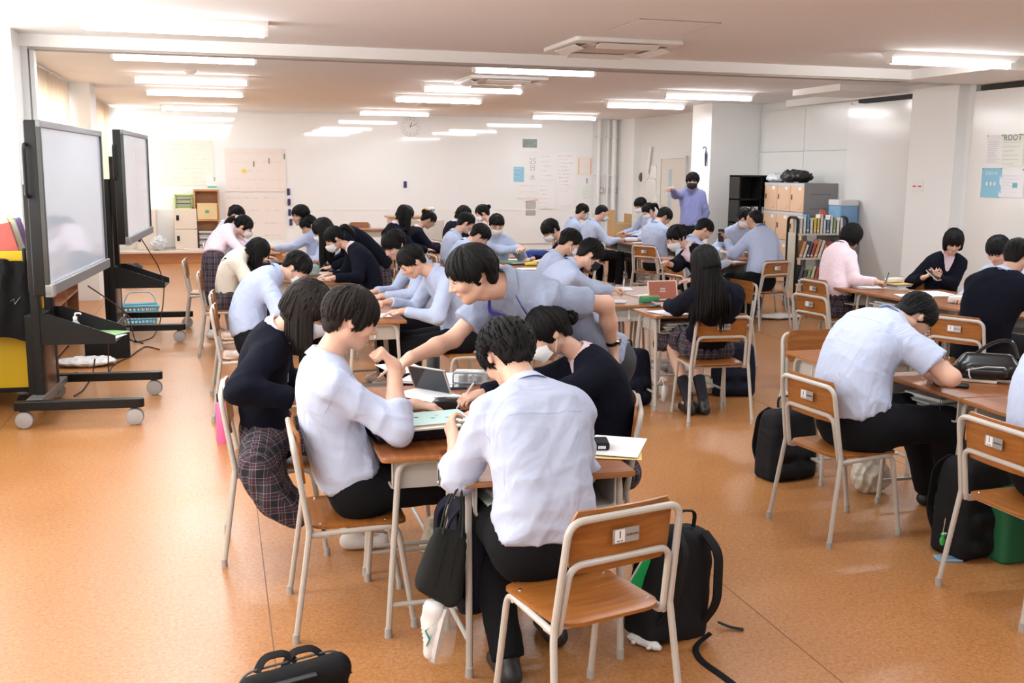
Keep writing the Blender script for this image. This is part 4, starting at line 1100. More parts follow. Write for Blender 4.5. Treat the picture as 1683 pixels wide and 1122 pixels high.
# ---------------------------------------------------------------- things on the back wall
# round clock
p = GY(674, 208, BY-.03)
ck = thing('wall_clock', 'round white clock high on the back wall', 'clock', (p[0], BY-.027, p[2]))
TY = lambda v: np.stack([v[:, 0], -v[:, 2], v[:, 1]], 1)
obj('case', MB().lathe([(.19, 0), (.195, .02), (.19, .035), (.175, .035), (.172, .028), (.0, .028)], 32, (0, 0, 0), 0, TY), mat('white clock rim', (.80, .80, .80), .35), ck)
m_ink = mat('dark print', (.05, .05, .06), .6)
for k in range(12):
    a = 2*PI*k/12; obj('hour_mark', MB().box((math.sin(a)*.145-.006, -.031, math.cos(a)*.145-.012), (math.sin(a)*.145+.006, -.028, math.cos(a)*.145+.012)), mat('grey mark', (.35, .35, .37), .6), ck, False)
def hand_(ang, L, w_):
    c_, s_ = math.cos(ang), math.sin(ang)
    return MB().box((-w_, -.034, -.02), (w_, -.031, L), 0, lambda v: np.stack([v[:, 0]*c_+v[:, 2]*s_, v[:, 1], -v[:, 0]*s_+v[:, 2]*c_], 1))
obj('hour_hand', hand_(R(20), .085, .006), m_ink, ck, False); obj('minute_hand', hand_(R(68), .13, .004), m_ink, ck, False)

# sheets of paper on the walls
def sheet(x0, y0, x1, y1, lab, col=(.88, .87, .85), Y=BY-.026, nm='poster', cat='poster', wav=.004, lines=0, seed=1, rough=.75, ltone=(.45, .45, .5), cols=1, pins=False, group=None):
    a = GY(x0, y0, Y); b = GY(x1, y1, Y); zt, zb_ = a[2], b[2]; xa, xb = a[0], b[0]; cx_, cz_ = (xa+xb)/2, (zt+zb_)/2
    nx = 14; P = [[(xa-cx_+(xb-xa)*i/nx, -wav*abs(math.sin(i*1.3+j*.7))-.001, zt-cz_+(zb_-zt)*j/6) for i in range(nx+1)] for j in range(7)]
    t = obj(nm, MB().grid(np.array(P), thick=.0012), mat('paper %.2f %.2f %.2f' % col, col, rough, var=.02), None, True)
    t.location = (cx_, Y, cz_); tag(t, lab, cat, group)
    if lines:
        r = np.random.RandomState(seed); L = MB(); W_, H_ = xb-xa, zt-zb_
        for c_ in range(cols):
            for k in range(lines):
                z = H_/2-H_*.10-(H_*.82)*k/max(1, lines-1); x = -W_/2+W_*.07+W_*.88*c_/cols; xe = x+W_*.80/cols*r.uniform(.5, 1)
                while x < xe:
                    l = r.uniform(.008, .022)*max(1, H_/.4)**.5; hh = r.uniform(.004, .011)*max(1, H_/.4)**.5
                    L.box((x, -wav-.0032, z-hh), (x+l*.7, -wav-.0025, z+hh*r.uniform(-.6, 1))); x += l*1.25
        obj('writing', L, mat('writing %.1f%.1f%.1f' % ltone, ltone, .7), t, False)['kind'] = 'stuff'
    if pins:
        for sx in (-1, 1):
            for sz in (-1, 1): obj('magnet', MB().ell((sx*(xb-xa)*.46, -.008, sz*(zt-zb_)*.46), (.012, .008, .012), 8), mat('yellow magnet', (.75, .62, .15), .4), t)
    return t
sheet(243, 229, 352, 305, 'wide cream sheet of faint writing, top left of the back wall', (.88, .82, .74), lines=9, seed=2, cols=3, ltone=(.72, .66, .62), wav=.01, pins=True)
c2 = sheet(369, 243, 471, 315, 'wide creased sheet with a yellow diamond, right of the wooden bookcase', (.84, .78, .74), wav=.02, lines=5, seed=3, cols=4, ltone=(.72, .67, .65))
p = GY(401, 281, BY-.05)
obj('diamond_mark', MB().prism([(-.06, 0), (0, -.045), (.06, 0), (0, .045)], 0, .002, 0, TY), mat('yellow card', (.85, .62, .05), .6), c2, False, loc=np.array([p[0], p[1], p[2]])-np.array(c2.location))
for (px_, py_) in ((417, 270), (442, 265), (467, 258)):
    p = GY(px_, py_, BY-.05); mk = MB()
    for k in range(6): mk.box((-.010, -.003, .05-k*.018), (.010+.008*(k % 2), 0, .060-k*.018))
    obj('ink_strokes', mk, m_ink, c2, False, loc=np.array([p[0], p[1], p[2]])-np.array(c2.location))
sheet(367, 317, 470, 392, 'wide cream sheet below the creased one, behind the seated students', (.86, .80, .76), wav=.008, lines=4, seed=4, cols=3, ltone=(.6, .58, .6))
for k, (x_, y_) in enumerate(((474, 315), (475, 332), (476, 349), (478, 365))):
    p = GY(x_, y_, BY-.04); tag(obj('board_eraser', MB().rbox((0, 0, 0), (.055, .13, .035), .008, .004, plane='y'), mat('navy eraser', (.04, .04, .13), .7), loc=p), '%s of the four navy erasers in a column on the back wall' % ['topmost', 'second from top', 'third from top', 'lowest'][k], 'eraser', 'navy board erasers')
p = GY(666, 303, BY-.04); tag(obj('board_eraser', MB().rbox((0, 0, 0), (.06, .13, .035), .008, .004, plane='y'), mat('navy eraser', (.04, .04, .13), .7), loc=p), 'navy board eraser alone below the clock', 'eraser')
ph = sheet(855, 224, 886, 249, 'framed grey landscape photo high on the back wall', (.88, .88, .87), wav=.001)
m_ph = mat('grey green landscape print', (.25, .31, .30), .5, var=.5, vscale=14)
obj('print', MB().box((-.155, -.006, -.075), (.16, -.004, .10)), m_ph, ph, False)
sheet(844, 274, 861, 299, 'light blue flyer on the back wall, left of the handwriting', (.30, .58, .75), lines=4, seed=8, ltone=(.85, .9, .95))
hw = sheet(864, 257, 886, 330, 'tall translucent sheet handwritten with the date, back wall', (.87, .86, .85), wav=.001)
m_hand = mat('grey marker writing', (.50, .50, .54), .7)
for ch, zz, sz in (('25', .36, .16), ('日', .22, .14), ('水', .02, .14), ('曜', -.20, .15), ('日', -.34, .12)):
    lettering(ch, sz, hw, (0, -.006, zz), (R(90), 0, 0), m_hand)
sheet(848, 302, 888, 327, 'sheet of three handwritten lines below the date', (.87, .86, .85), wav=.001, lines=3, seed=10, ltone=(.5, .5, .55), Y=BY-.034)
sheet(888, 252, 914, 300, 'handwritten sheet beside the date, upper one', (.88, .87, .88), wav=.003, lines=6, seed=11, ltone=(.55, .55, .66), Y=BY-.03)
sheet(886, 301, 910, 343, 'handwritten sheet beside the date, lower one', (.88, .88, .89), wav=.003, lines=6, seed=12, ltone=(.6, .62, .70), Y=BY-.042)
sheet(916, 250, 946, 308, 'largest handwritten sheet, left of the orange bordered poster', (.90, .89, .89), wav=.003, lines=9, seed=13, ltone=(.5, .5, .62))
sheet(917, 310, 942, 341, 'nearly blank sheet under the largest handwritten one', (.90, .89, .89), wav=.002, lines=2, seed=14, ltone=(.65, .65, .75))
op = sheet(949, 257, 973, 288, 'cream poster with orange side borders', (.88, .84, .78), wav=.001, lines=3, seed=15, ltone=(.7, .65, .5))
for sx in (-1, 1): obj('orange_border', MB().box((sx*.135-.012, -.005, -.18), (sx*.135+.012, -.003, .16)), mat('soft orange', (.85, .5, .35), .7), op, False)
ck_ = sheet(950, 291, 973, 303, 'small white notice with coloured squares, below the orange bordered poster', (.88, .88, .90), wav=.002, lines=3, seed=16, cols=2, ltone=(.75, .7, .8))
obj('coloured_squares', MB().box((.02, -.006, -.05), (.06, -.004, .0), 0).box((.02, -.006, .0), (.06, -.004, .05), 1), [mat('soft green', (.35, .6, .5), .7), mat('soft red', (.8, .4, .4), .7)], ck_, False)
sheet(957, 306, 971, 326, 'small yellow and blue notice near the corner', (.80, .86, .80), wav=.001, lines=4, seed=17, ltone=(.45, .65, .75))
bp_ = sheet(864, 331, 880, 354, 'small dark grey poster below the handwriting', (.42, .40, .40), wav=.001)
obj('print', MB().box((-.09, -.005, -.02), (.09, -.003, .13)), mat('pale portrait print', (.5, .48, .48), .6, var=.4, vscale=15), bp_, False)
p0, p1 = GY(861, 331, BY-.04), GY(884, 328, BY-.04)
tag(obj('red_tape', MB().tube([p0, p1], .008, 5, flat=.3), mat('red tape', (.75, .15, .10), .5)), 'strip of red tape above the small dark poster', 'tape')
# switches by the pipes
for px_, w_, lab in ((988, .11, 'double light switch plate beside the pipes'), (998, .07, 'single switch plate right of the double one'), (1011, .09, 'small thermostat with a dark display')):
    p = GY(px_, 313, BY-.03); s_ = obj('switch_plate', MB().rbox((0, 0, 0), (w_, .12, .02), .01, .003, plane='y'), mat('grey beige plate', (.50, .46, .40), .5), loc=p); tag(s_, lab, 'switch')
    obj('rocker', MB().rbox((0, -.014, 0), (w_*.55, .08, .01), .004, .002, plane='y'), M_WALL, s_)
# bulletin papers in the back right corner
for (a, b, c_, d_, lab, col) in ((1031, 254, 1045, 285, 'white paper pinned in the back right corner', (.86, .86, .85)), (1020, 284, 1031, 303, 'small white card left of the pinned papers', (.85, .83, .82)), (1032, 285, 1044, 308, 'paper with a yellow note, back right corner', (.84, .85, .72)), (1028, 314, 1040, 330, 'curled leaflet hanging low in the corner', (.75, .72, .78))):
    sheet(a, b, min(c_, 1041), d_, lab, col, Y=BY-.004, lines=4, seed=a, ltone=(.6, .6, .62), wav=.004)
p = GY(1055, 291, 20.3)
sf = thing('hanging_pouch', 'dark grey drop-shaped pouch hanging on the corner column', 'pouch', p)
obj('body', MB().ell((0, 0, 0), (.075, .03, .10), 12), mat('dark grey cloth', (.10, .10, .11), .7), sf); obj('loop', MB().tube([(0, 0, .09), (.0, 0, .18)], .004, 5), m_ink, sf)
p = GY(1143, 258, 15.3)
bg = thing('hanging_umbrella', 'dark folded umbrella hanging at the pillar edge', 'umbrella', (px0-.03, 15.5, p[2]))
obj('canopy', MB().tube([(0, 0, .10), (0, 0, .04), (0, 0, -.14)], [.010, .022, .012], 8), mat('navy umbrella cloth', (.02, .03, .08), .6), bg); obj('handle', MB().tube(fillet([(0, 0, .10), (0, 0, .16), (-.05, 0, .16), (-.05, 0, .13)], .02), .009, 6), mat('dark blue plastic', (.03, .05, .1), .4), bg)
# flyers on the near right panel
XP = 8.16
def rsheet(x0, y0, x1, y1, lab, col, lines=0, seed=1, lt=(.6, .6, .6), XP=8.16):
    a = GX(x0, y0, XP); b = GX(x1, y1, XP); cy_, cz_ = (a[1]+b[1])/2, (a[2]+b[2])/2; W_, H_ = abs(a[1]-b[1]), abs(a[2]-b[2])
    P = [[(.0-.003*abs(math.sin(i*1.1+j)), -W_/2+W_*i/8, H_/2-H_*j/6) for i in range(9)] for j in range(7)]
    t = obj('flyer', MB().grid(np.array(P), flip=True, thick=.0012), mat('paper %.2f %.2f %.2f' % col, col, .7, var=.02), loc=(XP, cy_, cz_)); tag(t, lab, 'flyer')
    if lines:
        r = np.random.RandomState(seed); L = MB()
        for k in range(lines):
            z = H_*.25-H_*.68*k/max(1, lines-1); y = W_*.40
            ye = -W_*.4*r.uniform(.1, 1)
            while y > ye: l = r.uniform(.006, .018); L.box((-.0062, y-l*.7, z-.003), (-.0054, y, z+.003)); y -= l
        obj('writing', L, mat('writing %.1f%.1f%.1f' % lt, lt, .7), t, False)['kind'] = 'stuff'
    for sy in (-1, 1): obj('magnet', MB().ell((-.010, sy*W_*.45, H_*.47), (.007, .011, .011), 8), mat('green magnet', (.38, .5, .15), .4), t)
    return t
rsheet(1624, 222, 1646, 268, 'white flyer of small print at the left on the right hand panel', (.88, .88, .89), 10, 3)
rf = rsheet(1648, 221, 1680, 273, 'pale green flyer headed ROOT', (.84, .87, .79), 6, 4, (.62, .64, .6))
me = lettering('ROOT', .095, rf, (-.0075, 0, .13), (R(90), 0, R(-90)), mat('dark grey print', (.16, .17, .17), .6))
fb = rsheet(1615, 276, 1644, 325, 'light blue flyer on the right hand panel', (.28, .58, .76), 0, 5)
lettering('お知らせ', .05, fb, (-.0075, 0, .10), (R(90), 0, R(-90)), M_PAPER)
for k in range(3): obj('white_icon', MB().box((-.007, .05-k*.06, -.03), (-.0055, .075-k*.06, .01)), M_PAPER, fb, False)
fw = rsheet(1645, 277, 1681, 325, 'white flyer with a teal square right of the blue one', (.88, .88, .90), 7, 6, (.75, .75, .8))
obj('teal_square', MB().box((-.007, -.09, -.05), (-.0055, -.02, .0)), mat('teal print', (.18, .5, .58), .6), fw, False)
for (a, b, c_, d_, lab) in ((1065, 272, 1079, 292, 'tall paper sheet on the right wall by the door'), (1064, 294, 1078, 316, 'crumpled sheet below the tall paper by the door'), (1073, 322, 1080, 332, 'little portrait card under the papers by the door')):
    rsheet(a, b, c_, d_, lab, (.84, .83, .80), 5, a, (.6, .6, .6), XP=8.446)
p = GX(1068, 262, 8.40); tag(obj('rolled_paper', MB().tube([p+np.array([.01, .10, -.28]), p+np.array([.0, -.04, .25])], .03, 10), mat('white roll', (.85, .84, .82), .7)), 'rolled white paper leaning above the sheets by the door', 'paper')
# small red and white sign on the pier
p = GX(1508, 306, 8.05)
sg = obj('wall_sign', MB().box((-.004, -.11, -.07), (0, .11, .07)), mat('sign white', (.85, .84, .83), .5), None, False, loc=(8.048, p[1], p[2])); tag(sg, 'small white sign with two red bars on the pier', 'sign')
for sy in (-1, 1): obj('red_bar', MB().box((-.006, sy*.05-.03, -.008), (-.004, sy*.05+.03, .008)), mat('red print', (.7, .05, .08), .5), sg, False)
# ---------------------------------------------------------------- chairs and desks
M_STK = mat('white label', (.82, .81, .80), .4); M_STKG = mat('silver label', (.45, .45, .46), .35, .5); M_INK = mat('black print', (.03, .03, .03), .5)
def chair_proto():
    t = thing('school_chair', '', 'chair', (0, 0, 0), 0, 'tube framed classroom chairs')
    r = .0118
    for sx in (-1, 1):
        # rear leg from the floor to the seat rail
        obj('leg', MB().tube([(sx*.243, -.235, .03), (sx*.222, -.182, .40), (sx*.218, -.178, .44)], r, 10), M_PAINT, t)
        # side rail that bends down into the front leg
        obj('leg', MB().tube(fillet([(sx*.205, -.17, .412), (sx*.185, .165, .422), (sx*.196, .225, .03)], .05, 6), r, 10), M_PAINT, t)
        obj('rubber_foot', MB().lathe([(.0150, 0), (.0145, .008), (.0135, .036), (.0118, .038)], 12, (sx*.2445, -.238, 0)), M_RUB, t)
        obj('rubber_foot', MB().lathe([(.0150, 0), (.0145, .008), (.0135, .036), (.0118, .038)], 12, (sx*.1965, .2275, 0)), M_RUB, t)
    top = fillet([(-.218, -.178, .44), (-.205, -.232, .785), (.205, -.232, .785), (.218, -.178, .44)], .055, 8)
    obj('back_frame', MB().tube(top, r, 10), M_PAINT, t)
    inn = fillet([(-.20, -.10, .408), (-.197, -.168, .405), (-.184, -.210, .640), (.184, -.210, .640), (.197, -.168, .405), (.20, -.10, .408)], [.04, .045, .045, .04], 7)
    obj('lower_back_frame', MB().tube(inn, r*.93, 10), M_PAINT, t)
    obj('cross_rail', MB().tube([(-.195, .12, .412), (.195, .12, .412)], .009, 8), M_PAINT, t)
    obj('cross_rail', MB().tube([(-.20, -.12, .408), (.20, -.12, .408)], .009, 8), M_PAINT, t)
    # backrest: curved ply sheet with its top just over the tube
    P = []
    for j in range(9):
        z = .606+(.808-.606)*j/8; hw = .185 if 0 < j < 8 else .165
        if j in (1, 7): hw = .181
        P.append([(hw*(-1+2*i/14), -.196-.105*(z-.62)-.012*(1-(-1+2*i/14)**2), z) for i in range(15)])
    obj('backrest', MB().grid(np.array(P), thick=.0105), [M_PLY], t, ang=40)
    # seat: dished ply with rounded corners
    pts = []; W2, D0, D1 = .195, -.190, .205
    for (cx_, cy_, a0, rr) in ((W2-.06, D1-.06, 0, .06), (-W2+.06, D1-.06, 90, .06), (-W2+.075, D0+.075, 180, .075), (W2-.075, D0+.075, 270, .075)):
        for k in range(6): a = R(a0+90*k/5); pts.append((cx_+rr*math.cos(a), cy_+rr*math.sin(a)))
    n = len(pts); rings = []; dz = lambda x, y: .004*((x/.19)**2)-.010*math.exp(-((x/.12)**2+((y+.05)/.12)**2))+.004*max(0, -y-.12)/.07-.006*max(0, y-.14)/.06
    for sc_, zz in ((1, .427), (1, .438), (.97, .4402), (.7, .4402), (.4, .4402), (.05, .4402)): rings.append([(x*sc_, y*sc_, zz+dz(x*sc_, y*sc_)) for x, y in pts])
    low = [[(x*sc_, y*sc_, .4255+dz(x*sc_, y*sc_)) for x, y in pts] for sc_ in (.05, .7, .985)]
    rings = low+rings; v = np.array(sum(rings, [])); f = [(k*n+i, k*n+(i+1) % n, (k+1)*n+(i+1) % n, (k+1)*n+i) for k in range(len(rings)-1) for i in range(n)]
    f += [tuple(range(n-1, -1, -1)), tuple(range((len(rings)-1)*n, len(rings)*n))]
    obj('seat', MB().add(v, f), M_PLY, t, ang=40)
    for (x_, y_) in ((.165, .12), (-.165, .12), (.165, -.13), (-.165, -.13)):
        obj('rivet', MB().lathe([(.007, .4385), (.006, .4435), (.0, .445)], 10, (x_, y_, dz(x_, y_))), M_CHROME, t)
    # size label on the rear of the backrest
    zc = .715; yc = -.196-.105*(zc-.62)-.012-.0125
    lb = obj('size_label', MB().rbox((0, yc, zc), (.098, .046, .0012), .004, .0003, plane='y'), M_STKG, t)
    obj('white_field', MB().rbox((-.023, yc-.0009, zc), (.036, .040, .0008), .003, .0002, plane='y'), M_STK, lb)
    for txt, sz, x_, z_ in (('1', .032, -.023, .004), ('KOKUYO', .0105, .024, 0)):
        lettering(txt, sz, lb, (x_, yc-.0018, zc+z_), (R(90), 0, 0), M_INK)
    lettering('No.1  JIS', .006, lb, (-.023, yc-.0018, zc-.015), (R(90), 0, 0), M_INK)
    return t
CHP = chair_proto(); CHP_used = [False]
def chair(x, y, az, label, group='tube framed classroom chairs'):
    if not CHP_used[0]:
        CHP.location = (x, y, 0); CHP.rotation_euler = (0, 0, R(-az)); CHP['label'] = label; CHP_used[0] = True; return CHP
    return dup(CHP, (x, y, 0), R(-az), label, group)
DZ = .73
def desk_proto():
    t = thing('school_desk', '', 'desk', (0, 0, 0), 0, 'classroom desks pushed together')
    obj('desk_top', MB().rbox((0, 0, DZ-.0105), (.646, .446, .019), .022, .003, nseg=4), M_TOP, t)
    # edge banding
    pts = []
    for (cx_, cy_, a0) in ((.303, .203, 0), (-.303, .203, 90), (-.303, -.203, 180), (.303, -.203, 270)):
        for k in range(6): a = R(a0+18*k); pts.append((cx_+.0222*math.cos(a), cy_+.0222*math.sin(a), DZ-.0115))
    pts.append(pts[0])
    P = [[(x*1.0015, y*1.0015, DZ-.003) for x, y, z in pts], [(x*1.004, y*1.004, DZ-.006) for x, y, z in pts], [(x*1.004, y*1.004, DZ-.018) for x, y, z in pts], [(x, y, DZ-.021) for x, y, z in pts]]
    obj('edge_band', MB().grid(np.array(P), thick=-.002), M_EDGE, t)
    r = .0125
    for sx in (-1, 1):
        for sy in (-1, 1):
            obj('leg', MB().tube(fillet([(sx*.285, 0, .700), (sx*.285, sy*.155, .700), (sx*.290, sy*.200, .03)], .055, 6), r, 10), M_PAINT, t)
            obj('rubber_foot', MB().lathe([(.016, 0), (.0155, .008), (.0145, .036), (.0125, .038)], 12, (sx*.2903, sy*.2015, 0)), M_RUB, t)
        obj('side_rail', MB().tube([(sx*.289, -.192, .13), (sx*.289, .192, .13)], .010, 8), M_PAINT, t)
    obj('foot_rail', MB().tube([(-.289, .10, .13), (.289, .10, .13)], .010, 8), M_PAINT, t)
    # steel book tray, open towards the sitter
    T = MB(); x0, x1, y0, y1, z0, z1 = -.262, .262, -.175, .165, .588, .704; th = .002
    T.box((x0, y0, z0), (x1, y1, z0+th)); T.box((x0, y0, z0), (x0+th, y1, z1)); T.box((x1-th, y0, z0), (x1, y1, z1)); T.box((x0, y1-th, z0), (x1, y1, z1))
    obj('book_tray', T, M_PAINT, t, False)
    obj('tray_lip', MB().tube(fillet([(x0, y0, z1), (x0, y0, z0), (x1, y0, z0), (x1, y0, z1)], .025, 5), .005, 6), M_PAINT, t)
    for sx in (-1, 1):
        obj('bag_hook', MB().tube(fillet([(sx*.264, .0, .695), (sx*.272, .0, .60), (sx*.298, .0, .592), (sx*.300, .0, .625)], .012, 4), .003, 6), M_CHROME, t)
    return t
DKP = desk_proto(); DKP_used = [False]
def desk(x, y, az, label):
    if not DKP_used[0]:
        DKP.location = (x, y, 0); DKP.rotation_euler = (0, 0, R(-az)); DKP['label'] = label; DKP_used[0] = True; return DKP
    return dup(DKP, (x, y, 0), R(-az), label)

ORD = ['first', 'second', 'third', 'fourth', 'fifth', 'sixth', 'seventh', 'eighth', 'ninth', 'tenth', 'eleventh', 'twelfth', 'thirteenth', 'fourteenth', 'fifteenth', 'sixteenth']
LAY = ['lowest', 'second', 'third', 'fourth', 'fifth', 'sixth', 'seventh', 'eighth', 'topmost']
# ---------------------------------------------------------------- small things on desks
def xy(p, az, dx, dy):
    f, r_ = azv(az), azv(az+90); return (p[0]+r_[0]*dx+f[0]*dy, p[1]+r_[1]*dx+f[1]*dy)
_lc = {}
def lift(x, y):                       # stacking height of flat things laid on the same spot
    k = (round(x/.12), round(y/.12)); _lc[k] = _lc.get(k, 0)+1; return DZ+.0006+.0011*_lc[k]
def paper(x, y, rz, label, w_=.21, h_=.297, z=None, col=(.86, .86, .87), lines=9, group=None, curl=.0, cat='paper'):
    z = lift(x, y) if z is None else z; rs = np.random.RandomState(int(abs(x*991+y*337)) % 9999)
    P = [[(-w_/2+w_*i/6, -h_/2+h_*j/6, .0005+curl*max(0, (i/6+j/6-1.2))**2*.05) for i in range(7)] for j in range(7)]
    t = obj('worksheet', MB().grid(np.array(P)[::-1], thick=.0006), mat('paper %.2f %.2f %.2f' % col, col, .75), loc=(x, y, z), rot=(0, 0, R(rz))); tag(t, label, cat, group)
    if lines:
        L = MB()
        for k in range(lines):
            yy = h_*.42-h_*.84*k/lines; x0 = -w_*.4; x1 = w_*(rs.uniform(-.1, .42))
            L.add([(x0, yy, .0009), (x1, yy, .0009), (x1, yy+.003, .0009), (x0, yy+.003, .0009)], [(0, 1, 2, 3)])
        obj('printed_lines', L, mat('faint grey print', (.55, .55, .58), .8), t, False)['kind'] = 'stuff'
    return t
def book(x, y, rz, label, w_=.18, h_=.25, th=.015, col=(.3, .4, .6), z=None, name='notebook', cat='book', tilt=0):
    z = lift(x, y) if z is None else z
    t = thing(name, label, cat, (x, y, z), R(rz))
    cm = mat('cover %.2f %.2f %.2f' % col, col, .5, var=.05)
    obj('cover', MB().rbox((0, 0, .001), (w_, h_, .0016), .004, .0004).rbox((0, 0, th-.001), (w_, h_, .0016), .004, .0004).box((-w_/2, -h_/2+.002, .001), (-w_/2+.0015, h_/2-.002, th-.001)), cm, t)
    obj('pages', MB().box((-w_/2+.002, -h_/2+.004, .002), (w_/2-.004, h_/2-.004, th-.002)), mat('page block', (.80, .78, .72), .8), t, False)
    if tilt: t.rotation_euler = (tilt, 0, R(rz))
    return t
def pouch(x, y, rz, label, L=.20, w_=.07, h_=.055, col=(.5, .5, .52), z=None, rough=.7, name='pencil_case', cat='pencil case', alpha=1.0, stripes=None):
    z = lift(x, y) if z is None else z
    t = thing(name, label, cat, (x, y, z), R(rz)); v = MB(); P = []
    m_ = mat('pouch %.2f %.2f %.2f %.1f' % (*col, alpha), col, rough, bump=.2, bscale=60, alpha=alpha)
    for i in range(13):
        u = i/12; e = math.sin(PI*u)**.28 if 0 < u < 1 else .05; row = []
        for k in range(14):
            a = 2*PI*k/14; c_, s_ = math.cos(a), math.sin(a); q = .62
            row.append((-L/2+L*u, np.sign(c_)*abs(c_)**q*w_/2*e, h_/2+np.sign(s_)*abs(s_)**q*h_/2*(e if s_ > 0 else 1)*(.94+.06*math.sin(u*9))))
        row.append(row[0]); P.append(row)
    v.grid(np.array(P)); obj('body', v, m_, t)
    obj('zip', MB().tube([(-L*.44, 0, h_*.93), (-L*.2, 0, h_*1.0), (L*.2, 0, h_*1.0), (L*.44, 0, h_*.93)], .003, 6, flat=.5), mat('dark zip', (.08, .08, .09), .5), t)
    obj('zip_pull', MB().box((L*.38, -.003, h_*.96), (L*.47, .003, h_*1.0)), M_CHROME, t, False)
    if stripes:
        for k in range(-2, 3): obj('stripe', MB().tube([(-L*.42, k*w_*.17, h_*1.005-abs(k)*.004), (L*.42, k*w_*.17, h_*1.005-abs(k)*.004)], .0035, 5, flat=.5), mat('stripe', stripes, .6), t)
    return t
def pen(p, d, label, L=.14, col=(.8, .8, .82), tip=(.05, .05, .05)):
    p = np.array(p, float); d = unit(d); a, b = p, p+d*L
    t = thing('pen', label, 'pen', p)
    obj('barrel', MB().tube([a+d*.012-p, a+d*.02-p, b-p], [.003, .0045, .0045], 8), mat('pen %.2f %.2f %.2f' % col, col, .35), t)
    obj('nib', MB().tube([a-p, a+d*.013-p], [.0006, .003], 6), mat('pen tip', tip, .4), t)
    obj('cap_end', MB().tube([b-p, b+d*.008-p], [.0035, .003], 6), mat('pen tip', tip, .4), t)
    return t
def phone(x, y, z, rz, label, tilt=0, col=(.02, .02, .022)):
    t = thing('smartphone', label, 'phone', (x, y, z), 0); t.rotation_euler = (tilt, 0, R(rz))
    obj('case', MB().rbox((0, 0, .004), (.075, .155, .009), .010, .002), mat('phone %.2f' % col[0], col, .35), t); obj('screen', MB().rbox((0, 0, .0090), (.069, .148, .001), .008, .0003), mat('dark glass', (.03, .035, .045), .08), t)
    return t
def backpack(x, y, rz, label, H_=.44, W_=.30, D_=.17, col=(.008, .008, .010), tilt=0, name='backpack', cat='bag', z=0.0, logo=None, topopen=False, seed=3):
    m_ = mat('bag %.3f %.3f %.3f' % col, col, .75, bump=.2, bscale=300, spec=.2); t = thing(name, label, cat, (x, y, z), R(rz)); t.rotation_euler = (tilt, 0, R(rz))
    S = SDF((-W_/2-.08, -D_/2-.14, -.05), (W_/2+.08, D_/2+.08, H_+.08), .012)
    for u in np.linspace(0, 1, 14):
        zz = .045+(H_-.10)*u; ww = W_/2*(1-.14*u**3)-.045; yy = (D_/2-.045)*(1-.35*u)
        for sy in (-1, 0, 1): S.cap((-ww, sy*yy, zz), (ww, sy*yy, zz), .045, .045, .025)
    S.cap((-W_*.27, -D_*.42, .08), (W_*.27, -D_*.42, .08), .05, .05, .015); S.cap((-W_*.27, -D_*.42, H_*.42), (W_*.27, -D_*.42, H_*.42), .045, .045, .015); S.cap((0, -D_*.42, .08), (0, -D_*.42, H_*.42), .05, .045, .02)
    S.plane(lambda X, Y, Z: .012-Z+0*X+0*Y)
    V, Q = S.extract(); V = relax(V, Q, 1, .4); Nn = vnormals(V, Q); V = V+Nn*(.005*folds(V, seed))[:, None]; V[:, 2] = np.maximum(V[:, 2]-.012, 0.0)
    obj('body', fast_mesh('body', V, Q, m_), None, t)
    for sx in (-1, 1):
        obj('shoulder_strap', MB().tube(fillet([(sx*.07, D_/2-.02, H_*.93), (sx*.09, D_/2+.05, H_*.80), (sx*.12, D_/2+.05, H_*.35), (sx*.12, D_/2-.01, .07)], .08, 5), [.026]*14, 6, flat=.28, ref=(0, 1, 0)) if False else MB().tube(fillet([(sx*.07, D_/2-.02, H_*.93), (sx*.09, D_/2+.05, H_*.80), (sx*.12, D_/2+.05, H_*.35), (sx*.12, D_/2-.01, .07)], .08, 5), .024, 6, flat=.3, ref=(0, 1, 0)), m_, t)
    obj('grab_handle', MB().tube(fillet([(-.045, D_*.2, H_-.02), (-.045, D_*.2, H_+.045), (.045, D_*.2, H_+.045), (.045, D_*.2, H_-.02)], .03, 5), .010, 6, flat=.5), m_, t)
    obj('zip', MB().tube(fillet([(-W_*.36, -D_*.30, H_*.35), (-W_*.36, -D_*.22, H_*.86), (W_*.36, -D_*.22, H_*.86), (W_*.36, -D_*.30, H_*.35)], .08, 6), .004, 5), mat('dark zip', (.08, .08, .09), .5), t)
    if logo: obj('logo', MB().tube(logo, .003, 5, flat=.4), mat('white logo', (.8, .8, .8), .5), t)
    return t
# ---------------------------------------------------------------- who sits where
def seat_from_head(h, az, L=.62, z=.54):
    dz = h[2]-z; ln = math.sqrt(max(.02, L*L-dz*dz)); f = azv(az)
    return np.array([h[0]-f[0]*ln, h[1]-f[1]*ln, z])
DESC = {}
def student(key, hpx, az, label, short, L=.62, pel=None, mkchair=True, cdx=0, cdy=0, caz=0, **kw):
    h = G(*hpx) if len(hpx) == 3 else np.array(GY(hpx[0], hpx[1], hpx[3]))
    p = seat_from_head(h, az, L) if pel is None else np.array(pel, float)
    info = person(key, label, p, h, az, **kw); DESC[key] = short; info['short'] = short
    if mkchair:
        c = xy(p, az, cdx, cdy-.055); chair(c[0], c[1], az+caz, 'school chair that the %s sits on' % short)
    return info

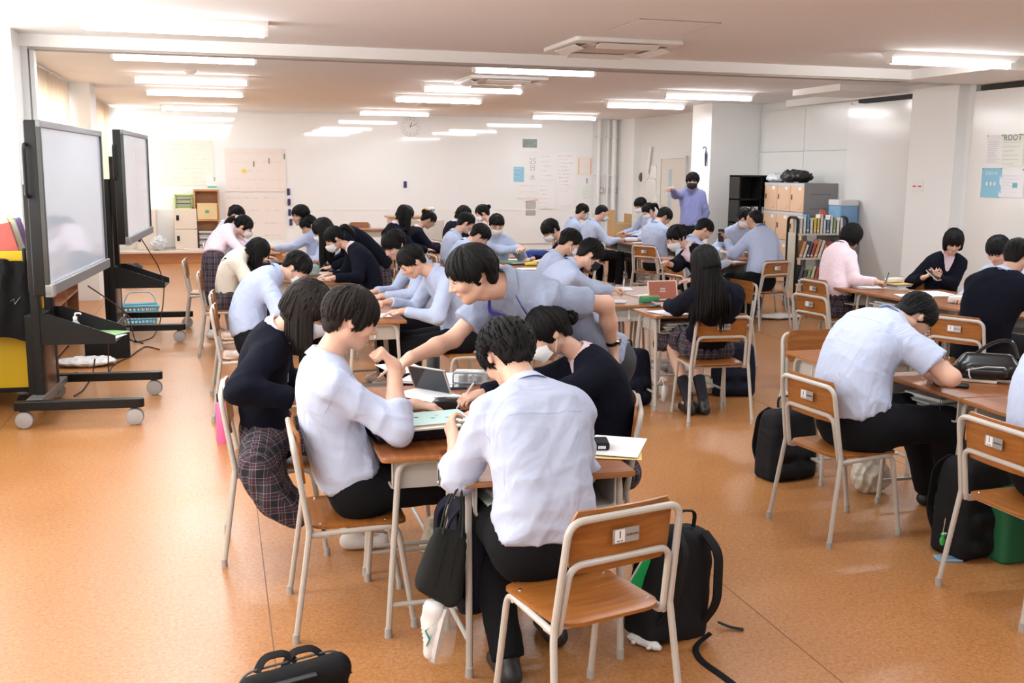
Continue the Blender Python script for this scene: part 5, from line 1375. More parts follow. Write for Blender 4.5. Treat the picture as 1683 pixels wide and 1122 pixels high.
# --- the four at the nearest table
info = person('p2', 'boy in white shirt resting his fist on his chin at the nearest table', (.50, 4.09, .545), GY(577, 524, 4.10), 90, haz=84, hpit=20, ucol='white', sleeve='rolled', hair='mop', hmat=M_HAIRB, res=0,
    hands=[(GY(705, 668, 4.20), (.9, -.2, -.1), -ZU), (GY(632, 582, 4.0), (-.60, .1, .75), (-.6, .1, -.3))], hposes=('hold', 'fist'), hint=[None, (1.0, -.25, -.75)], knees=[(.96, 4.27, .54), (.95, 4.02, .54)], feet=[(.92, 4.28), (.86, 4.05)], saz=84, bulge=.035, vol=1.12, shoes='black', hiptag=True)
chair(.475, 4.09, 91, 'school chair under the boy resting his fist on his chin')
person('p1', 'girl in navy cardigan and plaid skirt with long dark hair, farthest left at nearest table', (.20, 4.95, .56), GY(507, 506, 4.62), 98, haz=118, hpit=38, up='cardigan', ucol='pink', legs='skirt', hair='long', hmat=M_HAIRB, res=0, fem=True, face=True, hlen=.21,
    hands=[(GY(560, 640, 5.05), (.9, -.3, -.1), -ZU), (GY(503, 656, 4.50), (.9, .3, -.1), -ZU)], hint=[None, (-.8, -.7, -.35)], hposes=('rest', 'rest'), piping=True, mask='white',
    hang=[GY(502, 480, 4.62), GY(492, 512, 4.56), GY(496, 545, 4.52)], hangw=(.095, .085), bulge=.05, drape=[(np.array([.14, 4.70, .50]), .20, .07), (np.array([.20, 4.60, .36]), .16, .05), (np.array([.30, 4.56, .28]), .10, .035)])
chair(.22, 4.96, 92, 'school chair under the girl with long dark hair at the nearest table')
person('p3', 'curly haired boy in white shirt seen from behind, sitting on the nearest chair', (1.035, 3.27, .55), GY(834, 586, 3.56), -6, haz=-12, hpit=44, ucol='white', sleeve='rolled', hair='mop', hmat=M_HAIR, res=0, curl=.0045, vol=1.25, face=False,
    hands=[(GY(741, 704, 3.74), (-.1, .75, .65), (.9, .2, -.1)), (np.array([1.20, 3.78, .80]), (-.4, .8, 0), -ZU)], hposes=('hold', 'rest'), hint=[(-.35, -.5, -.9), (.25, -.3, -1)], knees=[(.90, 3.66, .55), (1.16, 3.66, .55)], feet=[tuple(G(836, 1085, .085)), tuple(G(912, 1022, .085))], thick=1.04, bulge=.06, shoes='black', tuckf=0)
chair(1.10, 3.04, -14, 'empty looking front chair whose plain back faces the camera, under the curly haired boy')
person('p4', 'masked girl in navy cardigan with pink collar and low bun, nearest table', (1.60, 4.25, .55), GY(902, 545, 4.28), -84, haz=-84, hpit=36, up='cardigan', ucol='pink', legs='skirt', hair='tied', res=0, fem=True, mask='white', glasses=False, piping=True,
    hands=[(GY(716, 612, 4.05)*np.array([1, 1, 0])+np.array([0, 0, .775]), (-.95, .1, 0), -ZU), (GY(700, 592, 4.32)*np.array([1, 1, 0])+np.array([.02, 0, .785]), (-.95, -.15, -.1), (-.1, .2, -1))], hposes=('rest', 'grip'), tail=[(0, -.115, -.005)], bulge=.07, vol=1.0)
chair(1.555, 4.29, -70, 'school chair under the masked girl with the low bun')
tch = person('p5', 'man in blue grey short sleeved shirt with purple lanyard leaning over the nearest table', GY(990, 590, 4.66), GY(776, 452, 4.36), -96, haz=-88, hpit=24, ucol='grey', sleeve='short', legs='grey_trousers', hair='mop', hmat=M_HAIR, res=0, eyes='open', pose='stand', saz=-132, bulge=.02, vol=1.15, thick=1.03, fringe=.032,
    hands=[(GY(1012, 590, 4.45), (.25, -.1, -.95), (-.7, .5, -.1)), (GY(657, 600, 4.36), (-.85, -.12, -.5), (-.3, 0, -1))], hposes=('rest', 'point'), hint=[(1.0, .0, .3), (-.2, .3, -1)], knees=[(1.72, 4.68, .50), (1.72, 4.90, .50)], feet=[(1.70, 4.70), (1.74, 4.95)], shoes='black')
for d_ in [(.785, 4.105, 90, 'desk under the navy document case and the mint booklet'), (.785, 4.76, 90, 'desk in front of the girl with long dark hair at the nearest table'),
           (1.105, 3.625, 0, 'nearest desk of all, with the dark tote bag on its hook'), (1.235, 4.10, -90, 'desk under the clear pencil case, in front of the masked girl with the low bun'), (1.235, 4.76, -90, 'farthest right desk of the nearest table, beside the flask with the green lid')]: desk(*d_)

# --- bent boy and his neighbour on the right
person('ii', 'heavy set boy in white shirt bent far over his desk at the right', (3.08, 4.50, .56), GY(1503, 520, 4.62), 84, haz=92, hpit=58, ucol='white', sleeve='short', hair='short', res=0, glasses=True, thick=1.24, bulge=.12, vol=1.0, Lt=.54,
    hands=[(G(1540, 590, .80), (.8, -.3, -.1), -ZU), (G(1530, 612, .79), (.5, .8, 0), -ZU)], hposes=('rest', 'grip'), hint=[None, (.25, -1.0, -.35)], knees=[(3.55, 4.68, .56), (3.52, 4.38, .55)], feet=[(3.72, 4.72), (3.66, 4.42)], shoes='black', hiptag=True)
chair(3.01, 4.51, 84, 'school chair under the heavy set boy bent over his desk')
person('jj', 'boy in white shirt cut off by the right edge of the picture', (3.38, 3.50, .555), (3.66, 3.60, 1.15), 88, hpit=40, ucol='white', sleeve='long', hair='short', res=1, thick=1.1, bulge=.08)
chair(3.27, 3.49, 88, 'school chair at the right edge of the picture under the cut off boy')
for d_ in [(3.665, 4.52, 90, 'desk with the black power bank, in front of the heavy set boy'), (3.66, 3.86, 90, 'desk at the right edge with the black handbag, in front of the cut off boy'), (4.12, 4.52, -90, 'desk beyond the heavy set boy, touching his desk'), (3.63, 5.38, 180, 'desk behind the heavy set boy with an empty chair tucked against it')]: desk(*d_)
chair(3.66, 5.66, 180, 'empty chair tucked to the desk behind the heavy set boy')

# --- table behind: two boys on the right side, masked boy on the left
student('j', (677, 430, 1.12), -94, 'boy in pale blue shirt writing behind the nearest table, chair back to his right', 'boy writing in front of the green lidded flask', pel=(1.74, 7.66, .545), haz=-100, hpit=42, ucol='blue', hair='short', res=1, saz=-100,
    hands=[(np.array([1.22, 7.50, .775]), (-.9, .1, 0), -ZU), (np.array([1.18, 7.86, .80]), (-.9, -.2, 0), -ZU)], hposes=('rest', 'fist'))
student('i', (648, 402, 1.17), -92, 'boy with a black fringe in pale blue shirt behind the writing boy', 'boy with a black fringe', pel=(1.72, 8.62, .54), haz=-120, hpit=35, ucol='blue', hair='mop', res=1, hands=[(np.array([1.22, 8.45, .775]), (-.9, .1, 0), -ZU), (np.array([1.20, 8.75, .775]), (-.9, -.2, 0), -ZU)])
student('d', (487, 440, 1.06), 92, 'masked boy in pale blue shirt with broad bent back, left side', 'masked boy with the broad bent back', pel=(.22, 7.85, .545), haz=104, hpit=52, ucol='blue', hair='short', mask='white', res=1, thick=1.1, bulge=.11, Lt=.52, hands=[(np.array([.70, 8.05, .775]), (.9, -.1, 0), -ZU), (np.array([.72, 7.62, .775]), (.9, .2, 0), -ZU)])
for d_ in [(1.055, 7.66, -90, 'desk in front of the writing boy behind the nearest table'), (1.055, 8.33, -90, 'desk in front of the boy with a black fringe'), (.60, 7.70, 90, 'desk in front of the masked boy with the broad bent back'), (.60, 8.36, 90, 'desk beside the one of the masked boy, farther back')]: desk(*d_)
chair(.15, 8.75, 92, 'empty school chair behind the masked boy on the left')

# --- left group
student('c', (424, 412, 1.0), 92, 'girl in cream cardigan with long black hair hanging forward', 'girl in the cream cardigan', pel=(.08, 10.55, .54), haz=88, hpit=52, up='sweater', ucol='cream', legs='skirt', fem=True, hair='long', res=1, bulge=.07, hang=[GY(420, 395, 10.6), GY(425, 425, 10.5), GY(421, 450, 10.45), GY(416, 470, 10.45)])
student('b', (400, 372, 1.17), 94, 'ponytailed girl with a white scrunchie in pink shirt and plaid skirt', 'ponytailed girl in the pink shirt', pel=(-.06, 11.5, .83), pose='stand', haz=96, hpit=32, ucol='pink', legs='skirt', fem=True, hair='tied', mask='white', tail=[(0, -.115, .045), (0, -.16, .0), (0, -.17, -.09), (0, -.16, -.15)], badge='scrunchie', res=1, mkchair=False,
    hands=[(np.array([.62, 11.6, .78]), (.9, -.1, 0), -ZU), (GY(448, 437, 11.2), (.9, .1, 0), -ZU)])
chair(-.15, 12.0, 92, 'empty chair left of the ponytailed girl in the pink shirt')
student('a', (388, 353, 1.17), 92, 'boy in pale shirt half hidden behind the white scrunchie', 'boy behind the white scrunchie', haz=92, hpit=35, hair='mop', res=2)
student('e', (494, 354, 1.24), -95, 'laughing boy in pale shirt facing left beside the navy erasers', 'laughing boy', haz=-112, hpit=12, hair='mop', res=1, hands=[(GY(440, 418, 12.9)*np.array([1, 1, 0])+np.array([0, 0, .86]), (-.8, 0, .5), (0, 0, -1)), None], hposes=('grip', 'rest'))
student('f', (508, 371, 1.12), -92, 'boy in pale shirt smiling down, right of the laughing one', 'boy smiling down', haz=-98, hpit=38, hair='short', res=1)
student('g', (531, 378, 1.17), -85, 'standing girl in navy cardigan with very long hair leaning over the ponytailed one', 'leaning girl with very long hair', pel=(1.62, 11.05, .84), pose='stand', haz=-88, hpit=35, up='cardigan', ucol='pink', legs='skirt', fem=True, hair='long', res=1, mkchair=False, mask='white',
    hang=[GY(545, 372, 11.1), GY(530, 395, 11.0), GY(524, 425, 10.95), GY(522, 450, 10.9)], hands=[(np.array([1.05, 10.8, .80]), (-.9, 0, 0), -ZU), (np.array([1.05, 11.2, .80]), (-.9, 0, 0), -ZU)])
student('h', (550, 392, 1.12), -90, 'masked ponytailed girl in navy cardigan facing left', 'masked ponytailed girl in navy', pel=(1.42, 10.15, .54), haz=-92, hpit=38, up='cardigan', ucol='pink', legs='skirt', fem=True, hair='tied', mask='white', tail=[(0, -.115, .05), (0, -.16, .03), (0, -.18, -.06), (0, -.16, -.12)], res=1, piping=True, bulge=.07)
for k, (x_, y_, a_) in enumerate(((.50, 10.55, 90), (.96, 10.30, -90), (.50, 11.2, 90), (.96, 10.95, -90), (.52, 11.85, 90), (.98, 12.6, -90), (.98, 13.25, -90), (.52, 13.9, 90))):
    desk(x_, y_, a_, ['desk in front of the girl in the cream cardigan', 'desk in front of the masked ponytailed girl in navy', 'desk in front of the ponytailed girl in the pink shirt', 'desk under the leaning girl with very long hair', 'desk with the black tray, behind the pink shirt', 'desk in front of the boy smiling down', 'desk in front of the laughing boy', 'desk in front of the boy behind the white scrunchie'][k])

# --- back centre
student('k', (666, 353, 1.22), 80, 'girl with long black hair standing out against the board, back centre', 'long haired girl at the back', haz=85, hpit=30, up='cardigan', ucol='pink', legs='skirt', fem=True, hair='long', mask='white', res=2)
student('l', (704, 361, 1.14), 88, 'girl in navy cardigan with pink collar and glasses, back centre', 'girl with glasses at the back', haz=90, hpit=40, up='cardigan', ucol='pink', legs='skirt', fem=True, hair='tied', tail=[(0, -.115, .05)], glasses=True, res=2)
desk(3.32, 14.35, 90, 'desk in front of the girl with glasses at the back'); desk(3.02, 15.0, 90, 'desk behind the girl with glasses at the back')
student('m', (762, 352, 1.17), 80, 'dark haired student in navy behind the boy with glasses', 'student in navy behind the boy with glasses', haz=80, hpit=35, up='cardigan', fem=True, hair='bob', res=2)
student('q', (793, 350, 1.20), -75, 'masked girl in white and pink with a small bun, back centre', 'masked girl with the small bun', haz=-80, hpit=25, ucol='pink', fem=True, legs='skirt', hair='tied', mask='white', tail=[(0, -.115, .045)], res=2)
student('n', (766, 366, 1.17), 86, 'boy with glasses and short dark hair in pale shirt, centre', 'boy with glasses in the centre', haz=92, hpit=30, hair='short', glasses=True, res=1)
student('o', (789, 387, 1.10), 84, 'boy bowing low in pale shirt in front of the boy with glasses', 'boy bowing low in the centre', haz=92, hpit=45, hair='mop', res=1, L=.60)
student('p', (816, 369, 1.17), 188, 'masked boy in pale blue shirt facing the camera, centre', 'masked boy facing the camera', haz=186, hpit=28, hair='short', mask='white', res=1, hands=[(GY(855, 405, 11.75), (.2, -.9, 0), -ZU), (GY(868, 412, 11.6), (-.5, -.8, 0), -ZU)])
student('r', (905, 378, 1.12), -88, 'masked boy in navy jacket with a black fringe leaning left', 'masked boy in the navy jacket', haz=-95, hpit=42, up='blazer', ucol='blue', hair='mop', mask='white', res=1, bulge=.08)
for k, (x_, y_, a_) in enumerate(((3.38, 12.05, 90), (3.28, 11.1, 90), (3.84, 11.75, -90), (3.30, 12.75, 180))):
    desk(x_, y_, a_, ['desk in front of the boy with glasses in the centre', 'desk in front of the boy bowing low in the centre', 'desk in front of the masked boy in the navy jacket', 'desk in front of the masked boy facing the camera'][k])
bd = desk(2.62, 19.0, 180, 'empty desk standing alone before the back wall'); chair(2.55, 19.55, 180, 'empty chair behind the lone desk at the back wall')
chair(1.78, 12.35, -160, 'empty chair on the open floor right of the leaning girl')

# --- centre right table with the little laptop
student('s', (937, 398, 1.15), 88, 'boy with a white mask in pale shirt, farther of two at the laptop table', 'farther of the two boys at the laptop table', haz=92, hpit=35, hair='short', mask='white', res=1)
student('t', (970, 418, 1.13), 86, 'boy with a dark mask and glasses in pale shirt at the laptop table', 'boy with the dark mask', pel=(2.54, 8.02, .54), haz=92, hpit=40, hair='mop', mask='black', glasses=True, res=1, bulge=.06, hands=[(np.array([3.10, 8.25, .775]), (.8, -.5, 0), -ZU), (G(1030, 480, .79), (.85, .1, 0), -ZU)], hposes=('rest', 'grip'))
student('aa', (1112, 390, 1.18), -100, 'masked girl in open navy cardigan facing left behind the little laptop', 'masked girl behind the laptop', pel=(4.42, 8.72, .54), haz=-110, hpit=28, up='cardigan', ucol='pink', legs='skirt', fem=True, hair='tied', mask='white', tail=[(0, -.115, .045)], piping=True, res=1, hands=[(np.array([3.95, 8.5, .775]), (-.9, 0, 0), -ZU), (GY(1072, 444, 8.6), (-.7, -.2, .35), (-.2, -.3, -.9))], hposes=('rest', 'grip'))
student('bb', (1158, 432, 1.17), 2, 'girl in navy cardigan with long loose black hair, seen from behind in plaid skirt', 'girl with long black hair, back to the camera', pel=(3.47, 7.05, .545), haz=-14, hpit=26, up='cardigan', ucol='pink', legs='skirt', fem=True, hair='long', res=0, thick=1.1, hlen=.44, shoes='black', hands=[(np.array([3.26, 7.35, .775]), (.4, .9, 0), -ZU), (np.array([3.62, 7.38, .775]), (-.5, .8, 0), -ZU)],
    knees=[(3.38, 7.44, .51), (3.56, 7.45, .51)], feet=[(3.36, 7.02), (3.47, 7.00)], caz=2, cdx=-.01, cdy=-.10)
for k, (x_, y_, a_) in enumerate(((3.46, 7.42, 0), (3.21, 8.16, 90), (3.21, 8.82, 90), (3.67, 8.16, -90), (3.67, 8.82, -90))):
    desk(x_, y_, a_, ['desk with the grey pouch, in front of the girl with her back to the camera', 'desk in front of the boy with the dark mask', 'desk in front of the farther boy at the laptop table', 'desk under the little brown laptop', 'desk in front of the masked girl behind the laptop'][k])

# --- far right centre
student('u', (957, 348, 1.17), 86, 'left one of two masked boys in pale shirts before the papered wall', 'left boy before the papered wall', haz=92, hpit=28, hair='short', mask='grey', glasses=True, res=2)
student('v', (989, 350, 1.17), 86, 'right one of two masked boys in pale shirts before the papered wall', 'right boy before the papered wall', haz=92, hpit=28, hair='buzz', vol=1.6, mask='white', res=2)
student('w', (1053, 337, 1.24), -96, 'boy in pale shirt facing left at the far corner, behind the ponytail', 'boy in the far corner', haz=-92, hpit=30, hair='mop', mask='white', res=2)
student('x', (1066, 346, 1.20), -90, 'ponytailed girl in pale shirt at the far corner', 'ponytailed girl in the far corner', haz=-92, hpit=35, ucol='blue', legs='skirt', fem=True, hair='tied', mask='white', tail=[(0, -.115, .04), (0, -.16, .0), (0, -.15, -.12)], res=2)
student('y', (1092, 356, 1.18), 60, 'large boy in pale shirt leaning right, just below the pointing man', 'large boy below the pointing man', haz=84, hpit=42, hair='mop', res=1, L=.66, thick=1.1)
for k, (x_, y_, a_) in enumerate(((6.15, 15.5, 90), (6.15, 14.85, 90), (6.61, 15.5, -90), (6.61, 16.15, -90), (6.45, 13.9, 90))):
    desk(x_, y_, a_, ['desk in front of the right boy before the papered wall', 'desk in front of the left boy before the papered wall', 'desk in front of the ponytailed girl in the far corner', 'desk in front of the boy in the far corner', 'desk in front of the large boy below the pointing man'][k])
th = GY(1138, 298, 14.3)
person('T', 'standing man with a black mask in violet shirt pointing to the left', (th[0]+.03, th[1]+.05, .95), th, -165, haz=-150, hpit=8, ucol='violet', sleeve='long', hair='mop', mask='black', pose='stand', res=1, bulge=.0, curl=.003, vol=1.15, Lt=.60,
    hands=[(np.array([th[0]+.22, th[1]+.03, .80]), (0, 0, -1), (-1, 0, 0)), (GY(1098, 308, 13.95), (-.9, -.35, .08), (0, -.3, -1))], hposes=('rest', 'point'), hint=[(1, 0, 0), (-.3, 0, -1)])
student('z', (1157, 377, 1.15), 78, 'boy in pale shirt with bowed head right of the pointing man', 'boy with bowed head right of the pointing man', haz=90, hpit=45, hair='short', res=1)
student('cc', (1240, 361, 1.24), -14, 'boy with a shaved head in pale shirt holding up a phone', 'boy with the shaved head', pel=(6.12, 11.02, .545), haz=-28, hpit=6, hair='buzz', mask=None, skin=M_SKIN2, res=1, thick=1.12, face=False, hands=[(GY(1190, 388, 11.45), (-.35, .5, .8), (-.9, .3, 0)), (np.array([6.25, 11.45, .78]), (-.3, .9, 0), -ZU)], hposes=('hold', 'rest'), hint=[(-.6, -.2, -1), None])
student('dd', (1224, 358, 0, 12.45), -160, 'masked student behind the shaved head, facing the camera', 'masked student behind the shaved head', haz=-160, hpit=20, hair='mop', mask='white', res=2, pel=(6.62, 12.75, .54))
for k, (x_, y_, a_) in enumerate(((5.85, 11.55, 0), (5.55, 12.0, 90), (6.25, 12.0, 180))):
    desk(x_, y_, a_, ['desk in front of the boy with the shaved head', 'desk in front of the boy with bowed head right of the pointing man', 'desk in front of the masked student behind the shaved head'][k])
chair(6.75, 12.0, 100, 'school chair against the lockers, right of the shaved head')

# --- right group
student('ee', (1400, 388, 1.19), 84, 'girl in pink shirt with bobbed black hair, right', 'girl in the pink shirt with bobbed hair', pel=(5.72, 8.80, .55), haz=88, hpit=22, ucol='pink', legs='skirt', fem=True, hair='bob', res=1, thick=1.12, vol=1.1, Lt=.50, hands=[(np.array([6.02, 8.9, .775]), (.9, -.2, 0), -ZU), (G(1447, 463, .80), (.85, .3, 0), -ZU)], hposes=('rest', 'grip'))
student('ff', (1567, 397, 1.17), -158, 'girl in black sweater with chin length hair looking at her phone', 'girl looking at her phone', pel=(6.72, 8.58, .54), haz=-150, hpit=26, up='sweater', ucol='pink', legs='skirt', fem=True, hair='bob', res=1, hands=[(G(1540, 453, .86), (-.4, -.7, .35), (0, -.4, .7)), (G(1526, 453, .85), (.3, -.7, .35), (0, -.3, .7))], hposes=('hold', 'hold'))
student('gg', (1640, 412, 1.17), -110, 'dark haired student behind the boy in the navy blazer, face hidden', 'student behind the navy blazer', haz=-120, hpit=30, hair='mop', res=1)
student('hh', (1672, 420, 1.22), 62, 'boy in navy blazer seen from behind at the right edge', 'boy in the navy blazer', pel=(5.42, 6.42, .545), haz=70, hpit=18, up='blazer', ucol='white', hair='short', res=1, thick=1.15, cdx=-.03, cdy=-.14, hands=[(np.array([6.0, 6.75, .775]), (.8, .4, 0), -ZU), (np.array([5.95, 6.35, .775]), (.8, .5, 0), -ZU)])
for k, (x_, y_, a_) in enumerate(((5.86, 8.70, 90), (5.90, 8.04, 90), (6.33, 8.05, -90), (6.34, 7.39, -90), (5.92, 7.38, 90), (6.1, 6.72, 60))):
    desk(x_, y_, a_, ['desk in front of the girl in the pink shirt with bobbed hair', 'desk with the stacked books in its tray, next to the pink shirted girl', 'desk under the phone of the girl in black', 'desk in front of the student behind the navy blazer', 'empty desk corner nearest the bent boy, right group', 'desk in front of the boy in the navy blazer'][k])
chair(4.98, 7.75, 80, 'empty chair nearest the bent boy, in front of the pink shirted girl')
# ---------------------------------------------------------------- the two screens on wheeled stands
M_BLKM = mat('black powder coated steel', (.010, .010, .010), .45, spec=.3); M_GREYM = mat('silver grey plastic', (.20, .20, .205), .42, .3)
def display(pa, pb, zc, label, sw=.2):
    """pa/pb: near and far end of the screen on the ground; local x looks into the room, local y runs away from the camera"""
    c = (np.array(pa)+np.array(pb))/2; d = np.array(pb)-np.array(pa); W_ = np.linalg.norm(d); rz = math.atan2(d[1], d[0])-PI/2
    t = thing('display_screen', label, 'screen', (c[0], c[1], 0), rz)
    H_ = 1.10; x0 = 0.0
    obj('screen_housing', MB().rbox((x0-.045, 0, zc), (W_, H_, .075), .012, .006, plane='x'), M_BLKM, t)
    obj('bezel_top', MB().rbox((x0+.004, 0, zc+H_/2-.022), (W_+.004, .045, .03), .006, .003, plane='x'), M_GREYM, t)
    obj('bezel_bottom', MB().rbox((x0+.010, 0, zc-H_/2+.035), (W_+.006, .075, .045), .010, .006, plane='x'), M_GREYM, t)
    for sy in (-1, 1): obj('bezel_side', MB().rbox((x0+.002, sy*(W_/2-.014), zc), (.03, H_, .03), .006, .003, plane='x'), mat('dark olive grey plastic', (.045, .045, .040), .4), t)
    obj('corner_cap', MB().rbox((x0+.012, -W_/2+.035, zc-H_/2+.035), (.075, .085, .052), .010, .006, plane='x'), mat('light grey cap', (.30, .28, .26), .5), t)
    obj('screen_glass', MB().rbox((x0-.002, 0, zc+.012), (W_-.05, H_-.10, .008), .006, .001, plane='x'), mat('pale grey display glass', (.33, .35, .39), .07, spec=.6, emit=(.75, .80, .90), estr=.22), t)
    obj('side_handle', MB().tube(fillet([(x0-.07, -W_/2+.02, zc+.40), (x0-.07, -W_/2-.07, zc+.40), (x0-.07, -W_/2-.07, zc+.08), (x0-.07, -W_/2+.02, zc+.08)], .035, 5), .012, 8), M_BLKM, t)
    for sy in (-1, 1):
        obj('mount_post', MB().rbox((-.27, sy*.20, .92), (.06, .09, 1.50), .006, .002), M_BLKM, t); 
        obj('mount_arm', MB().box((-.24, sy*.20-.02, zc-.30), (-.08, sy*.20+.02, zc+.30)), M_BLKM, t, False)
    obj('column', MB().rbox((-.30, 0, .42), (.10, .46, .66), .01, .003), M_BLKM, t)
    obj('column_panel', MB().rbox((-.245, 0, .40), (.012, .30, .60), .004, .001), wood('brown panel', (.10, .05, .03), (.16, .08, .05), .3, 3), t)
    for sy in (-1, 1):
        lg = obj('base_leg', MB().rbox((.045, sy*.50, .160), (.86, .075, .062), .03, .004), M_BLKM, t)
        for xx in (-.32, .41):
            ca = obj('caster', MB().lathe([(.034, -.030), (.056, -.024), (.059, -.004), (.059, .004), (.056, .024), (.034, .030)], 24, (0, 0, 0), 0, lambda v: np.stack([v[:, 0], v[:, 2], v[:, 1]], 1)), mat('grey wheel disc', (.42, .41, .40), .5), t, loc=(xx, sy*.50-.0, .060))
            obj('caster_fork', MB().box((xx-.022, sy*.5-.030, .1235), (xx+.022, sy*.5+.030, .132)), M_BLKM, t, False); obj('caster_tyre', MB().lathe([(.0595, -.020), (.0605, 0), (.0595, .020)], 20, (0, 0, 0), 0, lambda v: np.stack([v[:, 0], v[:, 2], v[:, 1]], 1)), mat('grey tyre', (.25, .25, .25), .6), t, loc=(xx, sy*.5, .0610))
    obj('cross_beam', MB().rbox((-.28, 0, .155), (.10, 1.0, .05), .008, .003), M_GREYM, t)
    # tray with wedge shaped cheeks
    for sy in (-1, 1): obj('tray_cheek', MB().prism([(-.25, .54), (-.25, .76), (-.18, .76), (.26, .60), (.26, .54)], sy*.235-.004, sy*.235+.004, 0, lambda v: np.stack([v[:, 0], v[:, 2], v[:, 1]], 1)), M_BLKM, t, False)
    obj('tray_shelf', MB().box((-.25, -.235, .545), (.26, .235, .555)), M_BLKM, t, False)
    return t, c, rz
A0, A1 = GY(60, 195, 7.15)[:2], GY(163, 218, 9.2)[:2]
tv1, c1, rz1 = display(A0, A1, 1.53, 'nearer of the two large screens on a black wheeled stand, left side')
B0, B1 = GY(198.6, 208, 10.8)[:2], GY(240, 219, 12.8)[:2]
tv2, c2_, rz2 = display(B0, B1, 1.60, 'farther of the two large screens on a black wheeled stand, left side')
def loc2(c, rz, x, y): return c[0]+x*math.cos(rz)-y*math.sin(rz), c[1]+x*math.sin(rz)+y*math.cos(rz)
# on the nearer tray
x_, y_ = loc2(c1, rz1, -.02, -.17)
hb = thing('sanitiser_bottle', 'clear pump bottle with blue gel on the tray of the nearer screen', 'bottle', (x_, y_, .556))
obj('body', MB().lathe([(.030, 0), (.034, .01), (.034, .12), (.014, .15), (.012, .165)], 16), mat('clear pet', (.85, .92, .95), .1, alpha=.45), hb)
obj('gel', MB().lathe([(.028, .004), (.032, .012), (.032, .075), (.001, .075)], 16), mat('blue gel label', (.10, .50, .65), .3), hb)
obj('pump', MB().tube(fillet([(0, 0, .16), (0, 0, .20), (.035, 0, .20), (.04, 0, .19)], .01), .006, 8).lathe([(.015, .155), (.015, .175), (.006, .178)], 12), mat('white pump', (.85, .85, .85), .4), hb)
x_, y_ = loc2(c1, rz1, .12, .02); paper(x_, y_, 70, 'white sheet lying on the tray of the nearer screen', z=.557, lines=5)
x_, y_ = loc2(c1, rz1, .14, .14); book(x_, y_, 60, 'green patterned booklet on the tray of the nearer screen', .2, .26, .008, (.30, .50, .22), z=.561)
x_, y_ = loc2(c1, rz1, -.14, -.20); tag(obj('glue_stick', MB().lathe([(.014, 0), (.015, .09), (.010, .10), (.009, .12)], 12), mat('yellowish tube', (.75, .68, .40), .4), loc=(x_, y_, .556)), 'small yellowish bottle beside the screen column on the tray', 'bottle')
x_, y_ = loc2(c2_, rz2, .12, 0); paper(x_, y_, 95, 'white card on the tray of the farther screen', .12, .20, z=.557, lines=0)

# cables
def cable(pts, label, r=.006, m=None):
    P = fillet([np.array(p, float) for p in pts], .12, 5); tag(obj('cable', MB().tube(P, r, 6), m or mat('black cable', (.015, .015, .016), .5)), label, 'cable')
g = lambda x, y, z=.007: G(x, y, z)
cable([GY(232, 392, 11.8), GY(262, 440, 12.0), GY(270, 470, 11.9), GY(268, 500, 11.6), g(262, 535), g(250, 555), g(224, 563), g(212, 556)], 'black cable hanging in a curve from the farther screen to the floor')
cable([GY(145, 470, 8.4), GY(190, 500, 9.0), GY(212, 520, 9.6), g(222, 560), g(235, 564)], 'black cable drooping behind the nearer screen tray')
cable([g(262, 574), g(240, 568), g(228, 575), g(214, 586), g(195, 594), g(184, 602), g(178, 616)], 'loop of thin black cable on the floor before the black box')
cable([GY(178, 540, 8.6), g(178, 600, .1), g(179, 617), g(150, 616), g(124, 612)], 'black cable from the tray down to the floor')
cable([GY(156, 590, 8.6), g(152, 618), g(136, 642), g(122, 650)], 'short cable beside the base of the nearer screen')

# ---------------------------------------------------------------- yellow book cart on the far left
Yc = 8.35; xe = GY(55, 600, Yc)[0]
ct = thing('book_cart', 'book cart with a yellow end panel and black frame at the left edge', 'cart', (xe-.35, Yc+.4, 0))
m_yel = mat('bright yellow panel', (.85, .55, .015), .45)
def cbox(nm, lo, hi, m): return obj(nm, MB().rbox(((lo[0]+hi[0])/2, (lo[1]+hi[1])/2, (lo[2]+hi[2])/2), (hi[0]-lo[0], hi[1]-lo[1], hi[2]-lo[2]), .006, .003), m, ct)
cbox('end_panel', (-.33, -.40, .16), (.33, -.375, 1.18), m_yel); cbox('end_panel', (-.33, .375, .16), (.33, .40, 1.18), m_yel)
for sx in (-1, 1): cbox('edge_post', (sx*.335-.012, -.41, .13), (sx*.335+.012, -.365, 1.2), M_BLKM)
cbox('lower_edge', (-.335, -.41, .13), (.335, -.37, .165), M_BLKM)
for z_ in (.20, .52, .83, 1.14): obj('shelf', MB().box((-.32, -.375, -.01), (.32, .375, .01)), mat('pale yellow shelf', (.80, .62, .22), .5), ct, False, loc=(0, 0, z_), rot=(0, R(9), 0))
obj('back_board', MB().box((-.05, -.375, .2), (-.03, .375, 1.13)), m_yel, ct, False)
for sx in (-1, 1):
    for sy in (-1, 1):
        obj('caster', MB().lathe([(.03, -.014), (.05, -.012), (.05, .012), (.03, .014)], 16, (0, 0, 0), 0, lambda v: np.stack([v[:, 0], v[:, 2], v[:, 1]], 1)), M_BLKM, ct, loc=(sx*.26, sy*.34, .05)); obj('caster_plate', MB().lathe([(.05, .10), (.07, .115), (.07, .13)], 16, (sx*.26, sy*.34, 0)), M_GREYM, ct)
obj('push_handle', MB().tube(fillet([(-.30, -.42, 1.05), (-.30, -.47, 1.12), (.24, -.47, 1.12), (.24, -.42, 1.05)], .05), .014, 8), M_BLKM, ct)
